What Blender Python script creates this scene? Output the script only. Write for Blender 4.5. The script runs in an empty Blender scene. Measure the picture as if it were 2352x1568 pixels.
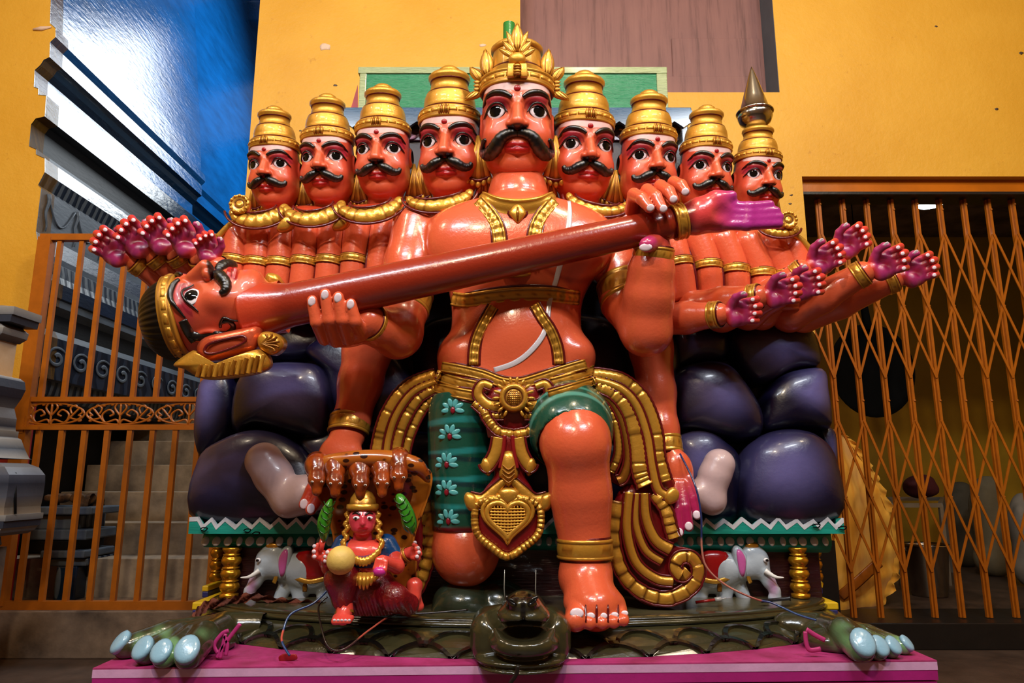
import bpy, bmesh, math, random
import numpy as np
from mathutils import Vector, Matrix
random.seed(7); np.random.seed(7)
scene = bpy.context.scene
COL = scene.collection
# ------------------------------------------------------------------ camera
IMG_W, IMG_H, FPX = 2352, 1568, 1620.0
PITCH = math.radians(11.0)
CAM_Z = 0.87
cam_d = bpy.data.cameras.new('camera'); cam = bpy.data.objects.new('camera', cam_d); COL.objects.link(cam)
cam.location = (0, 0, CAM_Z); cam.rotation_euler = (math.pi/2 + PITCH, 0, 0)
cam_d.sensor_width = 36.0; cam_d.lens = 36.0*FPX/IMG_W; cam_d.clip_start = 0.05; cam_d.clip_end = 100
scene.camera = cam
# ------------------------------------------------------------------ world, lamps, exposure
world = bpy.data.worlds.new('world'); scene.world = world; world.use_nodes = True
wb = world.node_tree.nodes['Background']; wb.inputs[0].default_value = (0.80, 0.88, 1.0, 1); wb.inputs[1].default_value = 0.22
def area(name, loc, aim, sx, sy, power, col):
    d = bpy.data.lights.new(name, 'AREA'); d.shape = 'RECTANGLE'; d.size = sx; d.size_y = sy; d.energy = power; d.color = col
    o = bpy.data.objects.new(name, d); COL.objects.link(o); o.location = loc
    o.rotation_euler = (Vector(aim) - Vector(loc)).to_track_quat('-Z', 'Y').to_euler()
    return o
area('ceiling_tube_lamp', (-1.5, -0.2, 4.2), (-0.3, 2.8, 1.2), 1.3, 0.10, 105, (0.82, 0.90, 1.0))
area('ceiling_tube_lamp', (1.6, 0.0, 4.2), (0.3, 2.8, 1.2), 1.3, 0.10, 105, (0.86, 0.92, 1.0))
area('ceiling_bulb_lamp', (-0.4, -0.6, 3.9), (0.0, 3.0, 1.2), 0.22, 0.22, 85, (1.0, 0.80, 0.55))
area('ceiling_bulb_lamp', (0.6, 1.2, 4.3), (0.4, 3.6, 1.4), 0.22, 0.22, 45, (1.0, 0.80, 0.55))
area('ceiling_bulb_lamp', (2.6, 1.2, 4.2), (2.2, 3.9, 1.8), 0.3, 0.3, 30, (1.0, 0.82, 0.58))
area('ceiling_bulb_lamp', (-2.6, 1.2, 4.2), (-2.4, 3.9, 1.4), 0.3, 0.3, 40, (1.0, 0.82, 0.58))
area('courtyard_skylight', (-1.15, 7.3, 5.2), (-2.75, 4.65, 3.6), 1.5, 2.0, 190, (0.86, 0.94, 1.0))
vs = scene.view_settings
vs.view_transform = 'Standard'; vs.look = 'None'; vs.gamma = 1.0; vs.use_curve_mapping = False
vs.exposure = -0.28
# ------------------------------------------------------------------ pixel helpers
CT, ST = math.cos(PITCH), math.sin(PITCH)
def at(px, py, Y):
    r = (px - IMG_W/2)/FPX; u = (IMG_H/2 - py)/FPX
    yd = CT - u*ST; zd = ST + u*CT; t = Y/yd
    return Vector((r*t, Y, CAM_Z + zd*t))
def mpp(px, py, Y):                       # metres per photo pixel at that place
    u = (IMG_H/2 - py)/FPX
    return Y/(CT - u*ST)/FPX
def atz(px, py, z):                       # where the pixel's ray meets height z
    r = (px - IMG_W/2)/FPX; u = (IMG_H/2 - py)/FPX
    t = (z - CAM_Z)/(ST + u*CT)
    return Vector((r*t, (CT - u*ST)*t, z))
def lin(h):
    h = h.lstrip('#'); out = []
    for i in (0, 2, 4):
        c = int(h[i:i+2], 16)/255
        out.append(c/12.92 if c <= 0.04045 else ((c + 0.055)/1.055)**2.4)
    return np.array(out)
# paints
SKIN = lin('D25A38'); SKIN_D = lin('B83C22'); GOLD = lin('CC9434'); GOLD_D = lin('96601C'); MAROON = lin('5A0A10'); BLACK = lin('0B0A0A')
WHITE = lin('E6DDE2'); LUTE = lin('8E2814'); PURPLE = lin('92247E'); PINKRED = lin('B03040'); NAIL = lin('E0CDD6'); GREEN = lin('0E4636')
TEAL = lin('1E8C82'); RED = lin('A01016')
# ------------------------------------------------------------------ materials
MATS = {}
def mat_base(name):
    m = bpy.data.materials.new(name); m.use_nodes = True; nt = m.node_tree
    return m, nt, nt.nodes['Principled BSDF']
def coords(nt, scale=(1, 1, 1)):
    tc = nt.nodes.new('ShaderNodeTexCoord'); mp = nt.nodes.new('ShaderNodeMapping'); mp.inputs['Scale'].default_value = scale
    nt.links.new(tc.outputs['Object'], mp.inputs['Vector']); return mp.outputs['Vector']
def noise(nt, vec, scale, detail=4, rough=0.55):
    n = nt.nodes.new('ShaderNodeTexNoise'); n.inputs['Scale'].default_value = scale; n.inputs['Detail'].default_value = detail
    n.inputs['Roughness'].default_value = rough; nt.links.new(vec, n.inputs['Vector']); return n
def bump(nt, b, height, strength, dist=0.01):
    bp = nt.nodes.new('ShaderNodeBump'); bp.inputs['Strength'].default_value = strength; bp.inputs['Distance'].default_value = dist
    nt.links.new(height, bp.inputs['Height']); nt.links.new(bp.outputs['Normal'], b.inputs['Normal']); return bp
def ramp(nt, fac, stops):
    r = nt.nodes.new('ShaderNodeValToRGB'); e = r.color_ramp.elements
    while len(e) < len(stops): e.new(0.5)
    for i, (p, c) in enumerate(stops): e[i].position = p; e[i].color = (*c, 1)
    nt.links.new(fac, r.inputs['Fac']); return r
def mixc(nt, fac, a, b, mode='MIX'):
    m = nt.nodes.new('ShaderNodeMix'); m.data_type = 'RGBA'; m.blend_type = mode
    for s, v in ((m.inputs[0], fac), (m.inputs[6], a), (m.inputs[7], b)):
        if isinstance(v, (int, float)): s.default_value = v
        elif isinstance(v, (tuple, list, np.ndarray)): s.default_value = (*v[:3], 1)
        else: nt.links.new(v, s)
    return m.outputs[2]
def painted(name, rough=0.25, metal=0.0, coat=0.3, bscale=60, bstr=0.12, stretch=(1, 1, 1), var=0.12, bdist=0.004):
    """paint whose colour is stored with the mesh (Col), with slight unevenness and brush relief"""
    m, nt, b = mat_base(name); MATS[name] = m
    a = nt.nodes.new('ShaderNodeAttribute'); a.attribute_name = 'Col'
    v = coords(nt, stretch); n1 = noise(nt, v, 9, 5); n2 = noise(nt, v, bscale, 4)
    mr = nt.nodes.new('ShaderNodeMapRange'); mr.inputs[3].default_value = 1 - var; mr.inputs[4].default_value = 1 + var
    nt.links.new(n1.outputs['Fac'], mr.inputs[0])
    vm = nt.nodes.new('ShaderNodeVectorMath'); vm.operation = 'SCALE'
    nt.links.new(a.outputs['Color'], vm.inputs[0]); nt.links.new(mr.outputs[0], vm.inputs['Scale'])
    nt.links.new(vm.outputs[0], b.inputs['Base Color'])
    b.inputs['Roughness'].default_value = rough; b.inputs['Metallic'].default_value = metal
    b.inputs['Coat Weight'].default_value = coat; b.inputs['Coat Roughness'].default_value = 0.12
    bump(nt, b, n2.outputs['Fac'], bstr, bdist)
    return m
def solid(name, col, rough=0.5, metal=0.0, var=0.15, vscale=8, bscale=40, bstr=0.15, coat=0.0, stretch=(1, 1, 1), col2=None, bdist=0.006):
    m, nt, b = mat_base(name); MATS[name] = m
    col = lin(col) if isinstance(col, str) else np.array(col)
    c2 = (lin(col2) if isinstance(col2, str) else col2) if col2 is not None else col*(1 - var)
    v = coords(nt, stretch); n1 = noise(nt, v, vscale, 6, 0.6)
    r = ramp(nt, n1.outputs['Fac'], [(0.3, tuple(c2)), (0.65, tuple(np.clip(col*(1 + var*0.4), 0, 1)))])
    nt.links.new(r.outputs[0], b.inputs['Base Color'])
    b.inputs['Roughness'].default_value = rough; b.inputs['Metallic'].default_value = metal
    b.inputs['Coat Weight'].default_value = coat
    n2 = noise(nt, v, bscale, 5); bump(nt, b, n2.outputs['Fac'], bstr, bdist)
    return m
painted('enamel', 0.25, 0, 0.35, 85, 0.22)
painted('eye_paint', 0.06, 0, 0.0, 20, 0.0, var=0.0)
painted('hair_paint', 0.32, 0, 0.0, 20, 0.1, var=0.0)
painted('gold_paint', 0.30, 0.55, 0.2, 70, 0.28, var=0.16)
painted('satin', 0.5, 0, 0.0, 45, 0.25)
painted('rock_paint', 0.34, 0, 0.25, 34, 0.35, var=0.2)
painted('turtle_paint', 0.20, 0, 0.5, 38, 0.40, var=0.3)
painted('wood_paint', 0.30, 0, 0.35, 14, 0.7, (1.5, 8, 14), 0.2)
# ------------------------------------------------------------------ scene-graph helpers
WM = {}
def link(o, parent=None, M=None):
    M = M or Matrix.Identity(4)
    COL.objects.link(o)
    if parent is not None:
        o.parent = parent; o.matrix_basis = WM[parent.name].inverted() @ M
    else: o.matrix_basis = M
    WM[o.name] = M
    return o
def tag(o, label=None, cat=None, group=None, kind=None):
    if label: o['label'] = label
    if cat: o['category'] = cat
    if group: o['group'] = group
    if kind: o['kind'] = kind
    return o
def thing(name, loc, label, cat, group=None):
    o = bpy.data.objects.new(name, None); o.empty_display_size = 0.1
    link(o, None, Matrix.Translation(Vector(loc))); return tag(o, label, cat, group)
def mesh_data(name, v, f, mat, cols=None, smooth=True):
    me = bpy.data.meshes.new(name); v = np.asarray(v, dtype=np.float32).reshape(-1, 3)
    if isinstance(f, np.ndarray):
        nf, k = f.shape
        me.vertices.add(len(v)); me.vertices.foreach_set('co', v.ravel())
        me.loops.add(nf*k); me.loops.foreach_set('vertex_index', f.ravel().astype(np.int32))
        me.polygons.add(nf); me.polygons.foreach_set('loop_start', np.arange(0, nf*k, k, dtype=np.int32))
        me.update(calc_edges=True)
    else:
        me.from_pydata(v.tolist(), [], f)
    me.polygons.foreach_set('use_smooth', np.full(len(me.polygons), smooth, dtype=bool))
    if cols is not None:
        c = np.asarray(cols, dtype=np.float32)
        if c.ndim == 1: c = np.tile(c, (len(v), 1))
        ca = me.color_attributes.new('Col', 'FLOAT_COLOR', 'POINT')
        ca.data.foreach_set('color', np.hstack([c[:, :3], np.ones((len(c), 1), np.float32)]).astype(np.float32).ravel())
    me.materials.append(MATS[mat] if isinstance(mat, str) else mat)
    me.update()
    return me
def mk(name, v, f, mat, parent=None, cols=None, smooth=True, M=None):
    o = bpy.data.objects.new(name, mesh_data(name, v, f, mat, cols, smooth)); return link(o, parent, M)
def inst(name, me, parent, M):
    return link(bpy.data.objects.new(name, me), parent, M)
class MB:
    """collects shapes that belong to ONE part"""
    def __init__(s): s.v = []; s.f = []; s.c = []; s.n = 0
    def add(s, v, f, c=None):
        v = np.asarray(v, float).reshape(-1, 3)
        s.f += [[i + s.n for i in q] for q in (f.tolist() if isinstance(f, np.ndarray) else f)]
        c = np.array([1., 1, 1]) if c is None else np.asarray(c, float)
        if c.ndim == 1: c = np.tile(c, (len(v), 1))
        s.v.append(v); s.c.append(c); s.n += len(v); return s
    def build(s, name, mat, parent=None, smooth=True, M=None):
        return mk(name, np.vstack(s.v), s.f, mat, parent, np.vstack(s.c), smooth, M)
    def data(s, name, mat, smooth=True):
        return mesh_data(name, np.vstack(s.v), s.f, mat, np.vstack(s.c), smooth)
def box(lo, hi, ch=0.0):
    x0, y0, z0 = lo; x1, y1, z1 = hi
    if ch <= 0:
        v = [(x, y, z) for z in (z0, z1) for y in (y0, y1) for x in (x0, x1)]
        return np.array(v), [(0, 2, 3, 1), (4, 5, 7, 6), (0, 1, 5, 4), (2, 6, 7, 3), (0, 4, 6, 2), (1, 3, 7, 5)]
    bm = bmesh.new(); bmesh.ops.create_cube(bm, size=1)
    for w in bm.verts: w.co = Vector(((x0 + x1)/2 + w.co.x*(x1 - x0), (y0 + y1)/2 + w.co.y*(y1 - y0), (z0 + z1)/2 + w.co.z*(z1 - z0)))
    bmesh.ops.bevel(bm, geom=list(bm.edges), offset=ch, segments=2, affect='EDGES', profile=0.5)
    bm.verts.ensure_lookup_table()
    v = np.array([w.co[:] for w in bm.verts]); f = [[w.index for w in q.verts] for q in bm.faces]; bm.free()
    return v, f
def bar(p0, p1, w, d, up=(0, 1, 0)):
    """rectangular bar from p0 to p1, w across, d along up"""
    p0, p1 = Vector(p0), Vector(p1); t = (p1 - p0).normalized(); u = Vector(up); u = (u - t*u.dot(t)).normalized(); s = t.cross(u)
    v = []
    for p in (p0, p1):
        for a, b in ((-1, -1), (1, -1), (1, 1), (-1, 1)): v.append(p + s*(a*w/2) + u*(b*d/2))
    return np.array([q[:] for q in v]), [(0, 1, 2, 3), (7, 6, 5, 4), (0, 4, 5, 1), (1, 5, 6, 2), (2, 6, 7, 3), (3, 7, 4, 0)]
def catmull(pts, n=8, closed=False):
    P = np.array([list(p) for p in pts], float); m = len(P); out = []
    segs = m if closed else m - 1
    for i in range(segs):
        if closed: a, b, c, d = P[(i - 1) % m], P[i], P[(i + 1) % m], P[(i + 2) % m]
        else: a, b, c, d = P[max(i - 1, 0)], P[i], P[i + 1], P[min(i + 2, m - 1)]
        for k in range(n):
            t = k/n
            out.append(0.5*(2*b + (c - a)*t + (2*a - 5*b + 4*c - d)*t*t + (3*b - a - 3*c + d)*t**3))
    if not closed: out.append(P[-1])
    return np.array(out)
def tube(path, rad, seg=10, up=None, cols=None, closed=False, cap=True, profile=None):
    """sweep; rad is r, or (N,) or (N,2): half width across, half thickness along up"""
    P = np.asarray(path, float); n = len(P)
    R = np.asarray(rad, float)
    if R.ndim == 0: R = np.full((n, 2), float(R))
    elif R.ndim == 1: R = np.tile(R, (n, 1)) if (len(R) == 2 and n != 2) else np.stack([R, R], 1)
    T = np.zeros_like(P)
    if closed: T = np.roll(P, -1, 0) - np.roll(P, 1, 0)
    else: T[1:-1] = P[2:] - P[:-2]; T[0] = P[1] - P[0]; T[-1] = P[-1] - P[-2]
    T /= np.linalg.norm(T, axis=1, keepdims=True) + 1e-12
    U = np.zeros_like(P)
    if up is not None:
        up = np.asarray(up, float); up = np.tile(up, (n, 1)) if up.ndim == 1 else up
        U = up - T*(up*T).sum(1, keepdims=True); U /= np.linalg.norm(U, axis=1, keepdims=True) + 1e-12
    else:
        u = np.array([0, 0, 1.]) if abs(T[0][2]) < 0.9 else np.array([0, 1., 0])
        for i in range(n):
            u = u - T[i]*u.dot(T[i]); u /= np.linalg.norm(u) + 1e-12; U[i] = u
    S = np.cross(T, U)
    if profile is None:
        a = np.arange(seg)*2*math.pi/seg; prof = np.stack([np.cos(a), np.sin(a)], 1)
    else: prof = np.asarray(profile, float); seg = len(prof)
    V = (P[:, None] + S[:, None]*(prof[None, :, :1]*R[:, None, :1]) + U[:, None]*(prof[None, :, 1:]*R[:, None, 1:])).reshape(-1, 3)
    F = []
    for i in range(n if closed else n - 1):
        j = (i + 1) % n
        for k in range(seg):
            l = (k + 1) % seg; F.append((i*seg + k, i*seg + l, j*seg + l, j*seg + k))
    if cap and not closed:
        F.append(tuple(range(seg - 1, -1, -1))); F.append(tuple((n - 1)*seg + k for k in range(seg)))
    C = None
    if cols is not None:
        C = np.asarray(cols, float)
        C = np.tile(C, (len(V), 1)) if C.ndim == 1 else np.repeat(C, seg, 0)
    return V, F, C
def lathe(prof, seg=32, cols=None, center=(0, 0, 0), squash=1.0):
    """prof [(r, z)], around z"""
    P = np.asarray(prof, float); n = len(P); a = np.arange(seg)*2*math.pi/seg
    V = np.zeros((n, seg, 3)); V[:, :, 0] = P[:, :1]*np.cos(a); V[:, :, 1] = P[:, :1]*np.sin(a)*squash; V[:, :, 2] = P[:, 1:]
    V = V.reshape(-1, 3) + np.array(center); F = []
    for i in range(n - 1):
        for k in range(seg):
            l = (k + 1) % seg; F.append((i*seg + k, i*seg + l, (i + 1)*seg + l, (i + 1)*seg + k))
    F.append(tuple(range(seg - 1, -1, -1))); F.append(tuple((n - 1)*seg + k for k in range(seg)))
    C = None
    if cols is not None: C = np.repeat(np.asarray(cols, float), seg, 0)
    return V, F, C
def pillow(outline, nrm, bulge, thick, rings=6, power=0.5, edge=0.0):
    """closed outline (N,3) puffed towards nrm by bulge, with a side wall of depth thick behind it"""
    O = np.asarray(outline, float); n = len(O); nrm = np.asarray(nrm, float); nrm /= np.linalg.norm(nrm); c = O.mean(0)
    V = [O - nrm*thick, O.copy()]
    for i in range(1, rings + 1):
        s = 1 - i/rings if i < rings else 0.02
        h = bulge*(1 - s**2)**power
        V.append(c + (O - c)*s + nrm*h)
    F = []
    for i in range(len(V) - 1):
        for k in range(n):
            l = (k + 1) % n; F.append((i*n + k, i*n + l, (i + 1)*n + l, (i + 1)*n + k))
    F.append(tuple(range(n - 1, -1, -1))); F.append(tuple((len(V) - 1)*n + k for k in range(n)))
    return np.vstack(V), F
def ellipse(c, ax, ay, n=24):
    c, ax, ay = map(lambda q: np.asarray(q, float), (c, ax, ay)); a = np.arange(n)*2*math.pi/n
    return c + np.cos(a)[:, None]*ax + np.sin(a)[:, None]*ay
def fix_normals(o):
    bm = bmesh.new(); bm.from_mesh(o.data); bmesh.ops.recalc_face_normals(bm, faces=bm.faces); bm.to_mesh(o.data); bm.free(); return o
# ------------------------------------------------------------------ smooth solids on a grid
class Field:
    def __init__(s, lo, hi, vox):
        s.vox = vox; s.lo = np.asarray(lo, float) - 3*vox
        s.n = np.ceil((np.asarray(hi, float) + 3*vox - s.lo)/vox).astype(int) + 1
        s.f = np.full(s.n, 9.0, np.float32)
    def blk(s, lo, hi, m):
        a = np.clip(np.floor((np.asarray(lo) - m - s.lo)/s.vox).astype(int), 0, s.n); b = np.clip(np.ceil((np.asarray(hi) + m - s.lo)/s.vox).astype(int) + 1, 0, s.n)
        sl = tuple(slice(i, j) for i, j in zip(a, b))
        g = [(s.lo[k] + s.vox*np.arange(a[k], b[k])).astype(np.float32) for k in range(3)]
        return sl, g[0][:, None, None], g[1][None, :, None], g[2][None, None, :]
    def put(s, sl, d, k, op='u'):
        a = s.f[sl]
        if a.size == 0: return
        if op == 'u':
            r = np.minimum(a, d)
            if k > 0: r = r - np.maximum(k - np.abs(a - d), 0)**2/(4*k)
        else:
            r = np.maximum(a, -d)
            if k > 0: r = r + np.maximum(k - np.abs(a + d), 0)**2/(4*k)
        s.f[sl] = r
    def cap(s, p0, p1, r0, r1=None, k=0.0, op='u'):
        p0 = np.asarray(p0, float); p1 = np.asarray(p1, float); r1 = r0 if r1 is None else r1; R = max(r0, r1)
        sl, X, Y, Z = s.blk(np.minimum(p0, p1) - R, np.maximum(p0, p1) + R, k + 2*s.vox)
        ab = p1 - p0; L = ab.dot(ab) + 1e-12
        t = np.clip(((X - p0[0])*ab[0] + (Y - p0[1])*ab[1] + (Z - p0[2])*ab[2])/L, 0, 1)
        d = np.sqrt((X - p0[0] - t*ab[0])**2 + (Y - p0[1] - t*ab[1])**2 + (Z - p0[2] - t*ab[2])**2) - (r0 + t*(r1 - r0))
        s.put(sl, d, k, op); return s
    def chain(s, pts, rs, k=0.0, k_in=None):
        for i in range(len(pts) - 1): s.cap(pts[i], pts[i + 1], rs[i], rs[i + 1], k if i == 0 else (k_in if k_in is not None else k))
        return s
    def ell(s, c, r, k=0.0, op='u', rot=None):
        c = np.asarray(c, float); r = np.asarray(r, float); R = r.max() if rot is not None else r
        sl, X, Y, Z = s.blk(c - R, c + R, k + 2*s.vox)
        x, y, z = X - c[0], Y - c[1], Z - c[2]
        if rot is not None:
            m = np.array(rot.inverted().to_3x3() if hasattr(rot, 'to_3x3') else rot.inverted())
            x, y, z = m[0][0]*x + m[0][1]*y + m[0][2]*z, m[1][0]*x + m[1][1]*y + m[1][2]*z, m[2][0]*x + m[2][1]*y + m[2][2]*z
        k0 = np.sqrt((x/r[0])**2 + (y/r[1])**2 + (z/r[2])**2); k1 = np.sqrt((x/r[0]**2)**2 + (y/r[1]**2)**2 + (z/r[2]**2)**2) + 1e-6
        s.put(sl, k0*(k0 - 1)/k1, k, op); return s
    def stack(s, st, k=0.0, e=2.0, op='u'):
        """stations (cx, cy, z, rx, ry) of ellipses"""
        A = np.array(sorted(st, key=lambda q: q[2]), float)
        lo = [(A[:, 0] - A[:, 3]).min(), (A[:, 1] - A[:, 4]).min(), A[0, 2]]; hi = [(A[:, 0] + A[:, 3]).max(), (A[:, 1] + A[:, 4]).max(), A[-1, 2]]
        sl, X, Y, Z = s.blk(lo, hi, k + 2*s.vox)
        zz = Z.ravel(); zs = np.clip(zz, A[0, 2], A[-1, 2])
        fine = catmull(A, 12); ii = np.argsort(fine[:, 2], kind='stable'); fine = fine[ii]
        I = [np.interp(zs, fine[:, 2], fine[:, q])[None, None, :] for q in (0, 1, 3, 4)]
        q = (np.abs((X - I[0])/I[2])**e + np.abs((Y - I[1])/I[3])**e)**(1/e)
        d = (q - 1)*np.minimum(I[2], I[3])
        d = np.maximum(d, np.maximum(A[0, 2] - Z, Z - A[-1, 2])); s.put(sl, d.astype(np.float32), k, op); return s
    def rbox(s, c, h, rr, k=0.0, op='u', rot=None):
        c = np.asarray(c, float); h = np.asarray(h, float); R = np.linalg.norm(h) if rot is not None else h
        sl, X, Y, Z = s.blk(c - R, c + R, k + 2*s.vox); x, y, z = X - c[0], Y - c[1], Z - c[2]
        if rot is not None:
            m = np.array(rot.inverted())
            x, y, z = m[0][0]*x + m[0][1]*y + m[0][2]*z, m[1][0]*x + m[1][1]*y + m[1][2]*z, m[2][0]*x + m[2][1]*y + m[2][2]*z
        qx, qy, qz = np.abs(x) - h[0] + rr, np.abs(y) - h[1] + rr, np.abs(z) - h[2] + rr
        d = np.sqrt(np.maximum(qx, 0)**2 + np.maximum(qy, 0)**2 + np.maximum(qz, 0)**2) + np.minimum(np.maximum(qx, np.maximum(qy, qz)), 0) - rr
        s.put(sl, d, k, op); return s
    def val(s, P):
        g = np.clip((np.asarray(P) - s.lo)/s.vox, 0, s.n - 1.001); i = g.astype(int); t = g - i; out = 0
        for dx in (0, 1):
            for dy in (0, 1):
                for dz in (0, 1):
                    w = (t[:, 0] if dx else 1 - t[:, 0])*(t[:, 1] if dy else 1 - t[:, 1])*(t[:, 2] if dz else 1 - t[:, 2])
                    out = out + w*s.f[i[:, 0] + dx, i[:, 1] + dy, i[:, 2] + dz]
        return out
    def cross(s, p0, p1, n=300):
        t = np.linspace(0, 1, n)[:, None]; P = np.asarray(p0)*(1 - t) + np.asarray(p1)*t; d = s.val(P)
        w = np.where(d < 0)[0]
        if len(w) == 0: return None
        i = w[0]
        if i == 0: return P[0]
        a = d[i - 1]/(d[i - 1] - d[i] + 1e-9); return P[i - 1]*(1 - a) + P[i]*a
    def hit(s, px, py, lift=0.0, default=None):
        y0 = s.lo[1]; y1 = s.lo[1] + s.n[1]*s.vox
        p = s.cross(at(px, py, y0), at(px, py, y1))
        if p is None:
            p = np.array(at(px, py, default if default else (y0 + y1)/2))
        d = np.array([0, 0, CAM_Z]) - p; return p + d/np.linalg.norm(d)*lift
    def surf(s, x, z, lift=0.0):
        y0 = s.lo[1]; y1 = s.lo[1] + s.n[1]*s.vox
        p = s.cross((x, y0, z), (x, y1, z))
        if p is None: p = np.array([x, 0, z])
        return p + np.array([0, -lift, 0])
    def mesh(s, smooth=1):
        f = s.f; neg = f < 0; n = s.n
        c = np.zeros(tuple(n - 1), np.uint8)
        for dx in (0, 1):
            for dy in (0, 1):
                for dz in (0, 1): c += neg[dx:n[0]-1+dx, dy:n[1]-1+dy, dz:n[2]-1+dz]
        act = (c > 0) & (c < 8); idx = np.argwhere(act); m = len(idx)
        I, J, K = idx.T
        acc = np.zeros((m, 3)); cnt = np.zeros(m)
        corners = [(a, b, d) for a in (0, 1) for b in (0, 1) for d in (0, 1)]
        val = {q: f[I + q[0], J + q[1], K + q[2]].astype(float) for q in corners}
        for q in corners:
            for ax in range(3):
                if q[ax] == 0:
                    r = list(q); r[ax] = 1; r = tuple(r); a, b = val[q], val[r]
                    on = (a < 0) != (b < 0); t = np.where(on, a/(a - b + 1e-12), 0)
                    P = np.tile(np.array(q, float), (m, 1)); P[:, ax] = t
                    acc[on] += P[on]; cnt[on] += 1
        V = s.lo + (idx + acc/np.maximum(cnt, 1)[:, None])*s.vox
        ids = np.full(tuple(n - 1), -1, np.int32); ids[act] = np.arange(m)
        F = []
        for ax in range(3):
            u, v = (ax + 1) % 3, (ax + 2) % 3
            sa = [slice(None)]*3; sb = [slice(None)]*3; sa[ax] = slice(0, -1); sb[ax] = slice(1, None)
            A, B = neg[tuple(sa)], neg[tuple(sb)]; E = np.argwhere(A != B)
            E = E[(E[:, u] > 0) & (E[:, v] > 0) & (E[:, u] < n[u]-1) & (E[:, v] < n[v]-1)]
            if len(E) == 0: continue
            def g(du, dv):
                e = E.copy(); e[:, u] += du; e[:, v] += dv; return ids[e[:, 0], e[:, 1], e[:, 2]]
            q = np.stack([g(-1, -1), g(0, -1), g(0, 0), g(-1, 0)], 1)
            fl = ~A[E[:, 0], E[:, 1], E[:, 2]]; q[fl] = q[fl][:, ::-1]
            F.append(q)
        F = np.vstack(F); F = F[(F >= 0).all(1)]
        for _ in range(smooth):
            S = np.zeros_like(V); N = np.zeros(len(V))
            for k in range(4):
                a, b = F[:, k], F[:, (k + 1) % 4]
                N += np.bincount(a, minlength=len(V))
                for ax in range(3): S[:, ax] += np.bincount(a, V[b, ax], minlength=len(V))
            V = V*0.5 + 0.5*S/np.maximum(N, 1)[:, None]
        return V, F
def smoothstep(a, b, x):
    t = np.clip((x - a)/(b - a), 0, 1); return t*t*(3 - 2*t)
def blendc(C, w, col): return C*(1 - w[:, None]) + w[:, None]*np.asarray(col)
# ================================================================== THE SETTING
YW = 3.9
def yellow_wall_mat():
    m, nt, b = mat_base('yellow_plaster'); MATS['yellow_plaster'] = m
    v = coords(nt); n1 = noise(nt, v, 1.3, 6, 0.6); n2 = noise(nt, v, 14, 6, 0.7)
    r = ramp(nt, n1.outputs['Fac'], [(0.3, tuple(lin('CE941E'))), (0.7, tuple(lin('DCA634')))])
    r2 = ramp(nt, n2.outputs['Fac'], [(0.25, (0.55, 0.42, 0.3)), (0.36, (1, 1, 1))])
    nt.links.new(mixc(nt, 0.55, r.outputs[0], r2.outputs[0], 'MULTIPLY'), b.inputs['Base Color'])
    b.inputs['Roughness'].default_value = 0.55
    n3 = noise(nt, v, 26, 6, 0.65); bump(nt, b, n3.outputs['Fac'], 0.35, 0.01)
yellow_wall_mat()
solid('floor_concrete', '4A3A30', 0.45, var=0.5, vscale=5, bscale=30, bstr=0.3)
solid('kerb_concrete', '7A6654', 0.75, var=0.5, vscale=4, bscale=24, bstr=0.5, col2='3E3128')
solid('stair_concrete', '8C7A64', 0.8, var=0.4, vscale=5, bscale=20, bstr=0.5, col2='5A4C3C')
solid('dark_stone', '141110', 0.4, var=0.3)
solid('orange_steel', 'A4580C', 0.38, var=0.18, vscale=12, bscale=60, bstr=0.10, coat=0.2)
solid('orange_beam', 'B4600C', 0.30, var=0.25, vscale=3, bscale=7, bstr=0.30, coat=0.2)
solid('jamb_slate', '4C5560', 0.6)
solid('inner_yellow', 'B88A12', 0.6, var=0.2, vscale=2)
solid('chip_plaster', 'D9B9A0', 0.8)
solid('red_dado', 'A01420', 0.5)
solid('steel', 'B8B2A8', 0.18, metal=1.0, var=0.1, bstr=0.03)
solid('black_iron', '040404', 0.9, var=0.3)
MATS['black_iron'].node_tree.nodes['Principled BSDF'].inputs['Specular IOR Level'].default_value = 0.1
solid('grey_steel', '8E8E8C', 0.35, metal=0.7)
def mauve_mat():
    m, nt, b = mat_base('mauve_sheet'); MATS['mauve_sheet'] = m
    v = coords(nt, (9, 1, 0.5)); n1 = noise(nt, v, 3.0, 6, 0.7); v2 = coords(nt); n2 = noise(nt, v2, 3, 4)
    r = ramp(nt, n1.outputs['Fac'], [(0.30, tuple(lin('66443F'))), (0.48, tuple(lin('835A54'))), (0.8, tuple(lin('8C625A')))])
    r2 = ramp(nt, n2.outputs['Fac'], [(0.3, (0.8, 0.8, 0.85)), (0.7, (1, 1, 1))])
    nt.links.new(mixc(nt, 0.8, r.outputs[0], r2.outputs[0], 'MULTIPLY'), b.inputs['Base Color']); b.inputs['Roughness'].default_value = 0.6
mauve_mat()
def struct(name, v, f, mat, parent=None, cols=None, smooth=False):
    o = mk(name, v, f, mat, parent, cols, smooth)
    if parent is None: o['kind'] = 'structure'
    return o
def X_(px, py, Y): return at(px, py, Y).x
def Z_(py, Y): return at(1176, py, Y).z
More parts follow.
